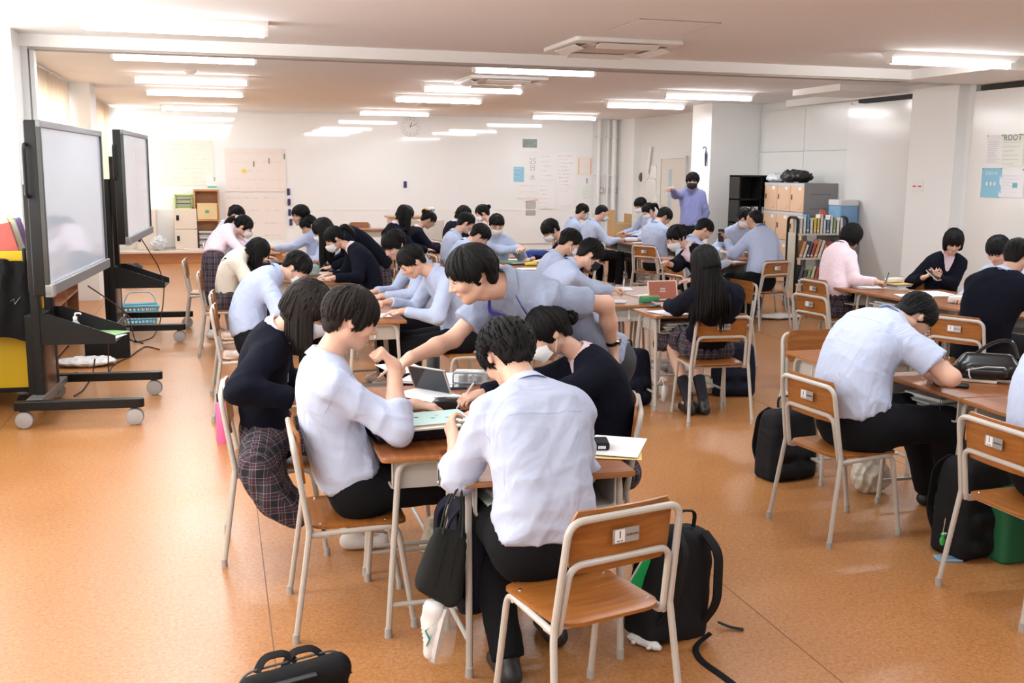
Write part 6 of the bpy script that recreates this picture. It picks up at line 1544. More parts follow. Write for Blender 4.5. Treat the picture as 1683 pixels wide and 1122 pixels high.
# black shorts hung over the cart handle
sh = thing('hanging_cloth', 'black sports shorts hung over the end of the book cart', 'clothes', (xe-.20, Yc-.105, 1.10))
P = []
for j in range(15):
    z = .02-.58*j/14; wd = .19+.09*j/14; P.append([(-wd+2*wd*i/16+.01*math.sin(j), -.012*math.sin(i*1.3+j*.25)-.03*math.sin(PI*i/16)-.01, z-(.03*math.cos(i/16*2*PI) if j > 12 else 0)) for i in range(17)])
obj('fabric', MB().grid(np.array(P), thick=-.01), M_BLKCLOTH, sh)
obj('logo_mark', MB().tube([(.10, -.055, -.27), (.125, -.058, -.25), (.13, -.058, -.29), (.17, -.055, -.235)], [.004, .008, .008, .002], 5, flat=.3), mat('white print', (.8, .8, .8), .5), sh)
rb = np.random.RandomState(5)
bookcols = [(.80, .78, .70), (.55, .12, .10), (.15, .35, .6), (.85, .65, .15), (.75, .80, .55), (.12, .12, .14), (.85, .83, .80), (.35, .5, .25), (.8, .4, .2), (.25, .15, .35)]
colname = ['cream', 'dark red', 'blue', 'yellow', 'pale green', 'black', 'white', 'green', 'orange', 'purple']
def upright(x, y, z, h, d, th, col, label, rz=0, lean=0, group=None, tiltx=0):
    t = thing('book', label, 'book', (x, y, z), R(rz), group); t.rotation_euler = (tiltx, lean, R(rz))
    cm = mat('cover %.2f %.2f %.2f' % col, col, .5, var=.05)
    obj('cover', MB().box((0, 0, 0), (th*.12, d, h)).box((th*.88, 0, 0), (th, d, h)).box((0, 0, 0), (th, th*.12, h)), cm, t, False)
    obj('pages', MB().box((th*.12, .003, .003), (th*.88, d-.004, h-.003)), mat('page block', (.80, .78, .72), .8), t, False)
    obj('spine_label', MB().box((th*.15, -.0008, h*.12), (th*.85, 0, h*.22)), M_PAPER, t, False)
    return t
for k in range(9):
    ci = rb.randint(10); y_ = Yc+.06+.075*k; zt = 1.155
    t = upright(xe-.05-.02*(k % 3), y_, zt, .24+.03*rb.rand(), .17, .03+.015*rb.rand(), bookcols[(k*3+1) % 10], '%s picture book leaning on top of the book cart, %s from the front' % (colname[(k*3+1) % 10], ['first', 'second', 'third', 'fourth', 'fifth', 'sixth', 'seventh', 'eighth', 'ninth'][k]), rz=88, lean=0, group='picture books on the yellow cart'); t.rotation_euler = (R(-14), 0, R(92))
for k in range(5):
    t = upright(xe-.08, Yc+.08+.10*k, .84, .24, .17, .03, bookcols[(k*4+2) % 10], '%s book, %s from the front on the middle cart shelf' % (colname[(k*4+2) % 10], ORD[k]), rz=92, group='picture books on the yellow cart'); t.rotation_euler = (R(-14), 0, R(92))
kp = GY(62, 575, Yc+.2); tb = thing('swatch_board', 'grey board of small square samples leaning on the lower cart shelf', 'board', (xe+.02, Yc+.12, .42)); tb.rotation_euler = (R(-6), 0, R(86))
obj('board', MB().box((0, 0, 0), (.26, .012, .38)), mat('grey card', (.35, .33, .28), .6), tb, False)
for i in range(3):
    for j in range(5): obj('sample', MB().box((.03+.075*i, -.003, .03+.07*j), (.085+.075*i, 0, .08+.07*j)), mat('olive sample', (.16, .15, .10), .5), tb, False)

# ---------------------------------------------------------------- along the left wall behind the screens
lx = -1.35
sb = thing('low_bookcase', 'low wooden bookcase with cardboard files behind the nearer screen', 'bookcase', (-1.66, 11.2, 0))
m_lw = wood('reddish shelf wood', (.35, .13, .06), (.45, .18, .08), .4, 3)
for y_ in (-.9, 0, .9): obj('upright', MB().box((-.15, y_-.012, 0), (.17, y_+.012, .95)), m_lw, sb, False)
for z_ in (.05, .48, .95): obj('shelf', MB().box((-.15, -.9, z_-.012), (.17, .9, z_+.012)), m_lw, sb, False)
obj('back', MB().box((-.16, -.9, .05), (-.15, .9, .95)), m_lw, sb, False)
for k in range(16):
    c_ = [(.62, .45, .28), (.75, .68, .58), (.55, .38, .2), (.8, .76, .7)][k % 4]; hh = .26+.12*rb.rand()
    upright(-1.60, 10.4+.10*k, .062 if k % 2 else .492, hh, .20, .03, c_, '%s card file, %s from the near end of the low bookcase' % (['brown', 'cream', 'dark brown', 'white'][k % 4], ORD[k]), rz=90, group='cardboard files in the low bookcase')
bx = thing('black_box', 'black box on the floor between the two screens', 'box', (G(176, 590)[0], G(176, 590)[1]+.12, 0), R(4)); obj('body', MB().rbox((0, 0, .125), (.40, .22, .25), .01, .004), M_BLKM, bx); obj('lid', MB().rbox((0, 0, .255), (.41, .23, .014), .01, .003), M_BLACK, bx)
def crumple(name, x, y, label, r, col, cat, seed, flatz=.5, alpha=1, z=0, rough=.4):
    S = SDF(np.array([-r[0]*1.4, -r[1]*1.4, -.01]), np.array([r[0]*1.4, r[1]*1.4, r[2]*2.6]), .011); S.ell((0, 0, r[2]*.85), r, None, 0)
    V, Q = S.extract(); Nn = vnormals(V, Q); V = V+Nn*(min(r)*.30*folds(V, seed, 1.6))[:, None]; V[:, 2] = np.maximum(V[:, 2], 0)
    t = thing(name, label, cat, (x, y, z)); obj('body', fast_mesh('body', V, Q, mat('crumpled %.2f %.2f %.2f' % col, col, rough, alpha=alpha)), None, t); return t
crumple('plastic_bag', *G(140, 601)[:2], 'crumpled white plastic bag on the floor behind the nearer stand', (.28, .16, .05), (.80, .80, .80), 'bag', 4)
# blue basket
p = G(231, 532); bk = thing('basket', 'light blue plastic basket with a raised white handle on the floor', 'basket', (p[0], p[1]+.1, 0), R(8))
m_bb = mat('light blue plastic', (.25, .62, .78), .4)
for (z0, sc_) in ((0, .84),): obj('base', MB().rbox((0, 0, .006), (.33, .21, .012), .03, .003), m_bb, bk)
for k in range(4):
    n_ = 9 if k % 2 == 0 else 6
    for i in range(n_):
        u = -1+2*i/(n_-1)
        if k % 2 == 0: sy = -1 if k == 0 else 1; a = (u*.155, sy*.10, .01); b = (u*.19, sy*.125, .20)
        else: sx = -1 if k == 1 else 1; a = (sx*.16, u*.09, .01); b = (sx*.195, u*.115, .20)
        obj('slat', MB().tube([a, b], .007, 4), m_bb, bk, False)
for z_, s_ in ((.05, .86), (.12, .93), (.20, 1.0)):
    R_ = fillet([(-.195*s_, -.125*s_, z_), (.195*s_, -.125*s_, z_), (.195*s_, .125*s_, z_), (-.195*s_, .125*s_, z_), (-.195*s_, -.125*s_, z_), (-.19*s_, -.125*s_, z_)], .02, 3)
    obj('rim', MB().tube(R_, .008 if z_ < .2 else .013, 5, flat=1.6), m_bb, bk)
obj('handle', MB().tube(fillet([(-.19, 0, .20), (-.13, 0, .36), (.13, 0, .36), (.19, 0, .20)], .06), .009, 6), mat('white blue handle', (.70, .82, .88), .4), bk)
p = G(222, 462); crumple('dark_bag', p[0]-.02, p[1], 'black bag slumped behind the stand of the farther screen', (.16, .2, .17), (.015, .015, .017), 'bag', 8)

# ---------------------------------------------------------------- furniture at the back left
def locker_block(name, label, x, y, rz, cols_, rows_, cw, rh, dp_, m_door, m_side, z0=0, extra=True):
    t = thing(name, label, 'locker', (x, y, z0), rz); W_ = cols_*cw; H_ = rows_*rh
    obj('carcass', MB().box((0, .012, 0), (W_, dp_, H_+.02)), m_side, t, False)
    for i in range(cols_):
        for j in range(rows_):
            d = obj('door', MB().rbox((cw*(i+.5), .004, rh*(j+.5)+.01), (cw-.012, rh-.03, .018), .006, .003, plane='y'), m_door, t)
            if extra:
                obj('name_card', MB().box((cw*(i+.62), -.010, rh*(j+.80)), (cw*(i+.62)+.07, -.005, rh*(j+.80)+.045)), M_PAPER, d, False)
                obj('latch', MB().rbox((cw*(i+.14), -.010, rh*(j+.56)), (.022, .07, .012), .005, .002, plane='y'), mat('dark bronze', (.14, .10, .05), .4, .6), d)
                vm = MB()
                for a in range(4):
                    for b in range(4-a): vm.box((cw*(i+.88)-a*.028-.012, -.0062, rh*j+.06+b*.022), (cw*(i+.88)-a*.028, -.005, rh*j+.068+b*.022))
                obj('vent_holes', vm, mat('brown vent', (.35, .2, .1), .6), d, False)
    for j in range(rows_+1): obj('rail', MB().box((0, -.008, max(0, rh*j-.022)), (W_, .004, rh*j+.018)), mat('pale grey rail', (.58, .58, .60), .4), t, False)
    return t
LD = GX(1323, 299, 7.9); LF = GX(1258, 297, 7.9)
m_beige = mat('peach beige locker door', (.75, .50, .32), .45); m_lgrey = mat('grey steel locker side', (.30, .29, .29), .45)
lk = locker_block('locker', 'peach doored locker with a grey side by the right wall', 7.9, LF[1], R(-90), 3, 4, (LF[1]-LD[1])/3, .41, .52, m_beige, m_lgrey)
for z_ in (.5, .8, 1.2, 1.3, 1.5): obj('side_groove', MB().box((LF[1]-LD[1]+.0, .10, z_), (LF[1]-LD[1]+.003, .42, z_+.008)), mat('groove grey', (.15, .15, .15), .6), lk, False)
crumple('sports_bag', 8.02, LD[1]+.45, 'black sports bag lying on top of the peach locker', (.20, .32, .10), (.012, .012, .013), 'bag', 3, z=1.665)
crumple('plastic_bag', 7.98, LF[1]-.16, 'translucent white plastic bag on top of the locker, left of the black bag', (.13, .16, .07), (.72, .74, .76), 'bag', 6, z=1.665)
# black open shelf
sx0 = GY(1218, 300, 14.3)[0]
bs = thing('black_bookshelf', 'black open shelf of books left of the peach locker', 'bookshelf', (sx0, 14.35, 0))
for x_ in (0, .36, .72): obj('upright', MB().box((x_, 0, 0), (x_+.025, .32, 1.76)), M_BLKM, bs, False)
for j in range(6): obj('shelf', MB().box((0, 0, j*.347), (.745, .32, j*.347+.02)), M_BLKM, bs, False)
obj('back', MB().box((0, .31, 0), (.745, .32, 1.76)), M_BLKM, bs, False)
for j, nb in ((3, 9), (2, 8)):
    for i in range(nb):
        for cmp_ in (0, 1):
            ci = [6, 2, 6, 0, 6, 5, 6, 9, 6][i] if j == 3 else [3, 4, 6, 0, 6, 1, 2, 6][i]
            upright(sx0+.04+.36*cmp_+.034*i, 14.37, j*.347+.021, .20+.03*rb.rand(), .16, .028, bookcols[ci], '%s book, %s from the left in the %s %s bay of the black shelf' % (colname[ci], ORD[i], 'upper' if j == 3 else 'lower', 'left' if cmp_ == 0 else 'right'), group='books in the black shelf')
# book trolley
tx, ty = 7.35, 12.42; p0 = GY(1300, 430, ty); p1 = GY(1380, 430, ty); tw = p1[0]-p0[0]
bt = thing('book_trolley', 'cream book trolley with black hooped tube ends before the lockers', 'cart', (p0[0], ty, 0))
m_crm = mat('cream trolley shelf', (.72, .66, .52), .45)
for x_ in (0, tw):
    obj('hoop', MB().tube(fillet([(x_, -.12, .12), (x_, -.12, 1.22), (x_, .12, 1.22), (x_, .12, .12)], .07), .019, 8), M_BLKM, bt)
    for y_ in (-.12, .12): obj('caster', MB().lathe([(.04, -.016), (.068, -.014), (.068, .014), (.04, .016)], 18, (0, 0, 0), 0, lambda v: np.stack([v[:, 0], v[:, 2], v[:, 1]], 1)), mat('grey tyre', (.25, .25, .25), .6), bt, loc=(x_+(.04 if x_ == 0 else -.04), y_, .068))
    obj('end_sheet', MB().box((x_-.004, -.10, .25), (x_+.004, .10, 1.02)), m_crm, bt, False)
for z_ in (.34, .68, 1.0):
    obj('shelf', MB().box((0, -.14, z_-.012), (tw, .13, z_+.012)), m_crm, bt, False); obj('back_sheet', MB().box((0, .0, z_), (tw, .006, z_+.2)), m_crm, bt, False)
for z_, lst in ((1.013, [6, 6, 2, 6, 3, 3, 6, 6, 2, 6, 7, 6, 6]), (.693, [8, 6, 5, 1, 8, 6, 8, 1, 5, 5, 4]), (.353, [5, 5, 7, 4, 1, 6, 8, 6, 6, 0])):
    x_ = p0[0]+.03
    for i, ci in enumerate(lst):
        th = tw*.86/len(lst)*rb.uniform(.75, 1); h_ = rb.uniform(.17, .25)
        lean = .0 if z_ > 1 else (.30 if z_ > .6 else .22)
        t = upright(x_, ty-.12, z_, h_, .12, th, bookcols[ci], '%s book, %s from the left on the %s shelf of the trolley' % (colname[ci], ORD[i], 'top' if z_ > 1 else ('middle' if z_ > .6 else 'lowest')), group='books on the trolley', lean=lean)
        x_ += th+.006
bb2 = thing('blue_bin', 'light blue plastic bin with a clear lid right of the locker', 'bin', (8.18, 12.0, 0)); p = GX(1384, 345, 8.18); bb2.location = (8.2, p[1], 0)
obj('stand', MB().box((-.17, -.17, 0), (.17, .17, 1.13)), m_lgrey, bb2, False); obj('tub', MB().rbox((0, 0, 1.25), (.30, .30, .24), .04, .01), mat('bin blue', (.22, .42, .66), .4), bb2); obj('lid', MB().rbox((0, 0, 1.41), (.31, .31, .08), .04, .01), mat('cloudy lid', (.72, .72, .74), .3), bb2)
crumple('red_cloth', 7.95, p[1]+.1, 'small red and grey bundle between locker and blue bin', (.07, .09, .09), (.45, .10, .08), 'cloth', 12, z=1.15)
tag(obj('low_cabinet', MB().box((7.80, p[1]-.02, 0), (8.02, p[1]+.22, 1.148)), m_lgrey), 'grey cabinet edge under the red bundle by the locker', 'cabinet')

# back left furniture on the platform
Zp = .235; Yf = 20.95
def wx(px, y=Yf, Z=None): return GY(px, 350, y)[0]
m_bl = mat('beige steel cabinet', (.74, .66, .58), .5)
def cab(px0, px1, ztop, label, hands):
    x0, x1 = wx(px0), wx(px1); t = thing('cabinet', label, 'cabinet', (x0, Yf, Zp)); H_ = ztop-Zp
    obj('carcass', MB().box((0, .012, 0), (x1-x0, .34, H_)), m_bl, t, False)
    for j in range(2):
        d = obj('door', MB().rbox(((x1-x0)/2, .004, H_*(.25+.5*j)), (x1-x0-.01, H_/2-.02, .018), .006, .003, plane='y'), m_bl, t)
        obj('latch', MB().rbox(((x1-x0)*.15, -.009, H_*(.28+.5*j)), (.05, .10, .012), .006, .002, plane='y'), M_BLKM, d)
    return t
cab(286, 323, 1.02, 'beige cabinet with two black latches left of the wooden bookcase', 2); cab(222, 256, 1.0, 'beige cabinet half hidden behind the farther screen', 2)
gx = wx(288); go = thing('drawer_organiser', 'lime green organiser with clear drawers on the beige cabinet', 'box', (gx, Yf+.05, 1.021))
obj('frame', MB().box((0, 0, 0), (.02, .22, .26)).box((.30, 0, 0), (.32, .22, .26)).box((0, 0, 0), (.32, .22, .02)).box((0, 0, .24), (.32, .22, .26)).box((0, .2, 0), (.32, .22, .26)), mat('lime green plastic', (.42, .62, .10), .4), go, False)
for j in range(3): obj('drawer', MB().rbox((.16, .09, .055+.073*j), (.27, .16, .062), .01, .004), mat('smoky clear drawer', (.35, .38, .30), .25), go)
wb0 = wx(319); ww_ = wx(361)-wb0; bc = thing('wooden_bookcase', 'tall narrow wooden bookcase holding a cream box at the back wall', 'bookcase', (wb0, Yf, Zp))
m_bw = wood('orange brown shelf wood', (.45, .22, .09), (.58, .30, .13), .5, 3); Hb = 1.38-Zp
for x_ in (0, ww_-.03): obj('side', MB().box((x_, 0, 0), (x_+.03, .32, Hb)), m_bw, bc, False)
for z_ in (0, .48*Hb, Hb-.03): obj('shelf', MB().box((.03, 0, z_), (ww_-.03, .32, z_+.03)), m_bw, bc, False)
obj('back', MB().box((.03, .30, .03), (ww_-.03, .32, Hb-.03)), m_bw, bc, False)
cb = thing('storage_box', 'cream card box with a green label in the wooden bookcase', 'box', (wb0+.06, Yf-.02, Zp+.48*Hb+.031)); obj('body', MB().rbox((ww_/2-.05, .14, .14), (ww_-.10, .26, .28), .01, .004), mat('cream card', (.72, .55, .30), .6), cb)
obj('green_label', MB().box((ww_/2-.09, .005, .12), (ww_/2-.02, .009, .18)), mat('green label', (.08, .40, .20), .5), cb, False); obj('lid', MB().rbox((ww_/2-.05, .14, .29), (ww_-.09, .27, .03), .01, .004), mat('cream card', (.72, .55, .30), .6), cb)
for k in range(9): tag(obj('magazine', MB().rbox((wb0+ww_/2+.01*(k % 2), Yf+.13, Zp+.05+.036*k), (.32, .24, .030), .006, .003), mat('magazine %d' % (k % 3), [(.45, .45, .46), (.15, .15, .16), (.62, .60, .58)][k % 3], .5)), '%s magazine of the stack at the bottom of the wooden bookcase' % LAY[k], 'magazine', 'magazines in the wooden bookcase')
p = GY(262, 415, Yf-.1); crumple('rubbish_bag', p[0], Yf-.05, 'white and blue bag on the platform between the beige cabinets', (.17, .14, .15), (.62, .66, .70), 'bag', 14, z=Zp)
s_ = GY(348, 300, Yf+.1); sn = thing('standing_sign', 'white card with green print standing on the wooden bookcase', 'sign', (s_[0], Yf+.1, 1.385)); obj('card', MB().box((-.10, 0, 0), (.10, .006, .26)), M_PAPER, sn, False)
lettering('3', .10, sn, (.05, -.002, .19), (R(90), 0, 0), mat('dark green print', (.05, .30, .2), .5)); obj('green_band', MB().box((-.08, -.002, .02), (.09, 0, .06)), mat('green band', (.2, .55, .4), .5), sn, False)
pt = GY(312, 425, 20.75); tag(obj('cardboard_strip', MB().rbox((0, 0, .02), (.42, .10, .035), .01, .003), mat('pinkish card', (.78, .62, .58), .6), loc=(pt[0]+.1, 20.78, Zp)), 'pinkish flat box on the edge of the platform', 'box')
# lectern at the back, behind the long haired girl
lp_ = G(640, 365, 1.0); lt_ = thing('lectern', 'grey beige lectern box behind the long haired girl at the back', 'lectern', (GY(645, 380, 17.5)[0], 17.5, 0)); obj('body', MB().rbox((.25, 0, .5), (.62, .42, 1.0), .02, .005), mat('grey beige laminate', (.55, .50, .45), .5), lt_); obj('top', MB().rbox((.25, 0, 1.01), (.70, .48, .03), .02, .005), m_bw, lt_)
# cardboard boxes in the far corner
for px_, py_, h_, lab in ((1018, 352, .55, 'tall opened cardboard box leaning in the far corner'), (1030, 360, .42, 'brown pin board propped up in the far corner')):
    p = GY(px_, 385, 17.3); cbx = thing('cardboard_box', lab, 'box', (p[0], 17.3+(px_-1018)*.03, 0), R(8)); cm = mat('brown cardboard', (.55, .36, .18), .7)
    obj('body', MB().rbox((0, 0, .45), (.34, .26, .90), .006, .002), cm, cbx); obj('flap', MB().box((-.17, -.13, .9), (-.165, .13, 1.12)), cm, cbx, False); obj('flap', MB().box((.165, -.13, .9), (.17, .13, 1.05)), cm, cbx, False)

# ---------------------------------------------------------------- nearest table
fo = thing('accordion_folder', 'dark navy document case lying on the nearest left desk under the booklets', 'folder', (*G(678, 716, DZ)[:2], DZ+.001), R(6))
P = []
for i in range(15):
    u = i/14; x = -.17+.34*u; row = []
    for k in range(13):
        a = PI*k/12*2; row.append((x, .115*math.copysign(abs(math.cos(a))**.6, math.cos(a)), .031+.031*math.copysign(abs(math.sin(a))**.7, math.sin(a))*(1-.0*u)))
    P.append(row)
m_nvp = mat('glossy navy vinyl', (.012, .012, .030), .22)
obj('cover', MB().grid(np.array(P), thick=.002), m_nvp, fo); obj('filling', MB().rbox((.002, 0, .031), (.325, .20, .045), .01, .004), mat('smoked film', (.05, .05, .06), .2), fo)
obj('elastic', MB().tube([(.03, -.118, .0), (.035, -.122, .03), (.05, -.09, .064)], .0015, 5), mat('black cable', (.015, .015, .016), .5), fo)
pz = DZ+.066
q = G(682, 702, pz)
book(q[0]+.02, q[1]+.045, 8, 'cream notebook under the mint booklet on the navy case', .30, .21, .007, (.86, .84, .72), z=pz)
mb_ = book(q[0]+.085, q[1]+.085, 8, 'mint green booklet lying on top of the navy case', .30, .21, .008, (.55, .80, .76), z=pz+.008)
for k, (dx, dy, c_) in enumerate(((-.06, .02, (.1, .12, .3)), (.0, -.01, (.2, .4, .5)), (.03, .03, (.75, .55, .35)), (.06, -.02, (.5, .4, .45)))): obj('printed_spot', MB().lathe([(.010, .0082), (.010, .0086), (.0, .0087)], 10, (dx, dy, 0)), mat('spot %d' % k, c_, .6), mb_)
obj('brick_strip', MB().box((-.10, -.104, .0), (.148, -.1005, .0075)), mat('brick orange spine', (.60, .22, .12), .6, var=.4, vscale=90), mb_, False)
q = G(738, 662, .76); pouch(q[0]+.03, q[1], -14, 'black leather pouch held on the nearest left desk', .22, .09, .055, (.012, .012, .013), z=DZ+.001, rough=.35)
q = G(764, 628, .74); pc = thing('clear_case', 'clear pencil case with a grey rim on the desk of the bun haired girl', 'pencil case', (q[0]+.03, q[1], DZ+.001), R(-20))
m_clr = mat('clear vinyl', (.80, .84, .88), .12, alpha=.35)
obj('shell', MB().rbox((0, 0, .035), (.17, .075, .068), .02, .008), m_clr, pc); obj('rim', MB().tube(fillet([(-.085, -.038, .01), (-.085, -.038, .062), (.085, -.038, .062), (.085, -.038, .01), (-.085, -.038, .01), (-.085, -.038, .02)], .015), .004, 6), mat('blue grey rim', (.35, .42, .48), .5), pc)
for k in range(5): obj('content', MB().rbox((-.05+.024*k, .0, .026), (.018, .05, .04+.006*(k % 2)), .003, .001), mat('content %d' % (k % 3), [(.75, .75, .75), (.12, .12, .13), (.7, .68, .6)][k % 3], .5), pc)
obj('cord', MB().tube(fillet([(.02, -.042, .06), (.0, -.048, .03), (.03, -.048, .012), (.045, -.046, .04)], .01), .0022, 5), mat('grey cord', (.30, .34, .36), .6), pc)
q = G(742, 634, .74); phone(q[0], q[1], DZ+.001, 82, 'phone in a dark blue patterned case before the clear pencil case', col=(.03, .07, .14))
q = G(733, 622, .735); paper(q[0]-.0, q[1]+.02, -12, 'worksheet under the writing hand of the bun haired girl')
q = G(655, 604, .735); paper(q[0]+.02, q[1], 12, 'worksheet pointed at by the leaning man')
q = G(702, 648, .735); paper(q[0], q[1], 35, 'white sheet under the black pouch on the nearest table')
q = G(694, 622, .745); nb_ = book(q[0], q[1], -30, 'open magazine with grey pictures at the middle of the nearest table', .20, .15, .012, (.60, .60, .62), cat='magazine', name='magazine')
q = G(712, 640, .74); lp1 = thing('tablet', 'thin silver framed tablet standing on edge in the middle of the nearest table', 'tablet', (q[0], q[1], DZ+.002), R(-52)); lp1.rotation_euler = (R(24), 0, R(-52)); obj('body', MB().rbox((0, 0, .07), (.24, .14, .008), .01, .002, plane='y'), mat('silver alloy', (.5, .46, .42), .3, .7), lp1); obj('screen', MB().rbox((0, -.0045, .07), (.22, .125, .001), .006, .0003, plane='y'), mat('dark glass', (.03, .035, .045), .08), lp1)
q = G(1018, 738, .735); paper(q[0]-.02, q[1]+.03, -22, 'yellow folder sticking out at the right of the nearest desk', .23, .31, col=(.85, .62, .25), lines=0); paper(q[0]-.0, q[1]+.04, -30, 'white worksheet hanging over the right end of the nearest desk', .21, .297, z=DZ+.0075)
q = G(975, 732, .75); cs = thing('black_case', 'small black box lying on the papers right of the curly haired boy', 'case', (q[0]-.01, q[1]+.02, DZ+.0095), R(-14)); obj('body', MB().rbox((0, 0, .015), (.15, .10, .028), .008, .004), M_BLACK, cs); obj('white_print', MB().box((.03, -.0505, .006), (.06, -.0500, .018)), M_PAPER, cs, False)
q = GY(749, 700, 3.80); phone(q[0], q[1]-.005, q[2]-.075, 70, 'black phone held upright by the curly haired boy', tilt=R(65))
# books in the trays of the nearest desks
for (cx_, cy_, az_, who) in ((1.105, 3.625, 0, 'nearest desk of all'), (.785, 4.105, 90, 'desk under the navy case'), (3.665, 4.52, 90, 'desk of the bent boy'), (5.90, 8.04, 90, 'desk beside the pink shirted girl'), (3.46, 7.42, 0, 'desk with the grey pouch'), (3.21, 8.16, 90, 'desk of the dark masked boy')):
    z_ = .591
    for k in range(4):
        a, b = xy((cx_, cy_), az_, -.10+.03*(k % 2), -.05-.02*(k % 3)); th = [.014, .02, .012, .018][k]
        book(a, b, -az_+4*(k-1), '%s book in the open tray of the %s' % (['red', 'white', 'grey green', 'pink'][k], who), .26, .18, th, [(.55, .06, .05), (.80, .78, .76), (.45, .55, .45), (.80, .66, .66)][k], z=z_); z_ += th+.001
# pens
def penh(key, side, label, col=(.8, .8, .82), dirv=None, L=.145):
    a = PEOPLE[key]['arms'][side]; tip = a[2]+a[3]*.12+a[4]*.055; d = unit(np.array(dirv, float)) if dirv is not None else unit(np.array([.3, .2, 1.0]))
    pen(tip, d, label, L, col)
penh('p4', 1, 'silver pen in the hand of the masked girl with the bun', (.7, .7, .72), (.55, .1, .75), .15)
penh('aa', 1, 'white pen held up by the masked girl behind the laptop', (.85, .85, .85), (-.3, .0, .8), .15)
penh('ee', 1, 'black pen in the hand of the pink shirted girl', (.03, .03, .03), (.4, .2, .8), .15)
penh('ii', 1, 'thin pen in the hand of the bent boy', (.1, .1, .1), (.2, -.3, .6), .14)
penh('gg', 1, 'white pen held by the student behind the navy blazer', (.85, .85, .85), (.6, .3, .4), .15)
penh('t', 1, 'white pencil in the hand of the boy with the dark mask', (.85, .85, .85), (.1, .2, .8), .14)
penh('r', 0, 'blue pen in the hand of the masked boy in the navy jacket', (.05, .08, .4), (.0, .1, .9), .14)

# flask with the green lid
q = G(712, 588, .74); fl_ = thing('flask', 'black flask with a pale green lid on the nearest table', 'flask', (1.12, 5.00, DZ+.001)); q = GY(712, 560, 5.0); fl_.location = (q[0], 5.0, DZ+.001)
obj('body', MB().lathe([(.030, 0), (.033, .006), (.033, .155), (.030, .16)], 20), mat('matt black steel', (.02, .02, .02), .45), fl_); obj('lid', MB().lathe([(.032, .16), (.034, .165), (.034, .20), (.030, .207), (.0, .208)], 20), mat('pale green lid', (.42, .55, .38), .4), fl_)
p = G(365, 728); pf = thing('pink_bottle', 'tall pink bottle with a black lid standing on the floor at the left', 'bottle', (.02, 5.62, 0)); q = G(366, 727); pf.location = (q[0], q[1], 0)
obj('body', MB().lathe([(.036, 0), (.038, .01), (.038, .26), (.028, .28)], 20), mat('hot pink', (.85, .16, .38), .4), pf); obj('lid', MB().lathe([(.030, .28), (.031, .33), (.020, .335)], 20), M_BLACK, pf); obj('loop', MB().tube([(.02, 0, .30), (.04, 0, .33), (.02, 0, .345), (-.02, 0, .335)], .004, 6), M_BLACK, pf)

# tote bag, navy bag and shoe hanging from the hooks of the nearest desk
hx, hy = xy((1.105, 3.625), 0, -.315, 0)
Yt = 3.42; tl, tr_, bl, br, hk = (GY(716, 872, Yt), GY(764, 880, Yt), GY(688, 958, Yt), GY(752, 978, Yt), GY(756, 792, Yt))
tb_ = thing('tote_bag', 'dark grey felt tote bag hanging from the hook of the nearest desk', 'bag', hk); o3 = np.array(hk)
S = SDF(bl-o3-.12, np.array([.12, .14, .04]), .009)
for u in np.linspace(0, 1, 7):
    a = (tl*(1-u)+bl*u)-o3; b = (tr_*(1-u)+br*u)-o3; r_ = .016+.026*math.sin(PI*.5*u); S.cap(a+[r_*.6, 0, 0], b-[r_*.6, 0, 0], r_, r_, .02)
V, Q = S.extract(); Nn = vnormals(V, Q); V = V+Nn*(.004*folds(V, 3, .6))[:, None]; m_felt = mat('dark grey felt', (.022, .024, .023), .9, bump=.3, bscale=500, spec=.2)
obj('body', fast_mesh('body', V, Q, m_felt), None, tb_)
for sy in (-1, 1):
    w3 = np.array([0, sy*.018, 0]); obj('strap', MB().tube(fillet([tl*.8+tr_*.2-o3+w3*1.3, (tl*.5+hk*.5)-o3+w3+[.0, 0, .01], w3*.3, (tr_*.5+hk*.5)-o3+w3, tr_*.85+tl*.15-o3+w3*1.3], .03, 4), .0085, 6, flat=.45), m_felt, tb_)
for u in (.32, .66): obj('seam', MB().tube([(tl*(1-u)+tr_*u)-o3+[0, -.024, -.01], ((tl+bl)*(1-u)+(tr_+br)*u)/2-o3+[0, -.040, 0], (bl*(1-u)+br*u)-o3+[0, -.040, .01]], .0018, 5), mat('dark seam', (.006, .006, .006), .8), tb_)
q = GY(770, 880, 3.55); nvb = backpack(q[0]+.005, 3.60, 90, 'navy sports bag hanging behind the tote bag at the nearest desk', .44, .24, .09, (.008, .010, .022), z=.20, name='shoulder_bag', seed=9)
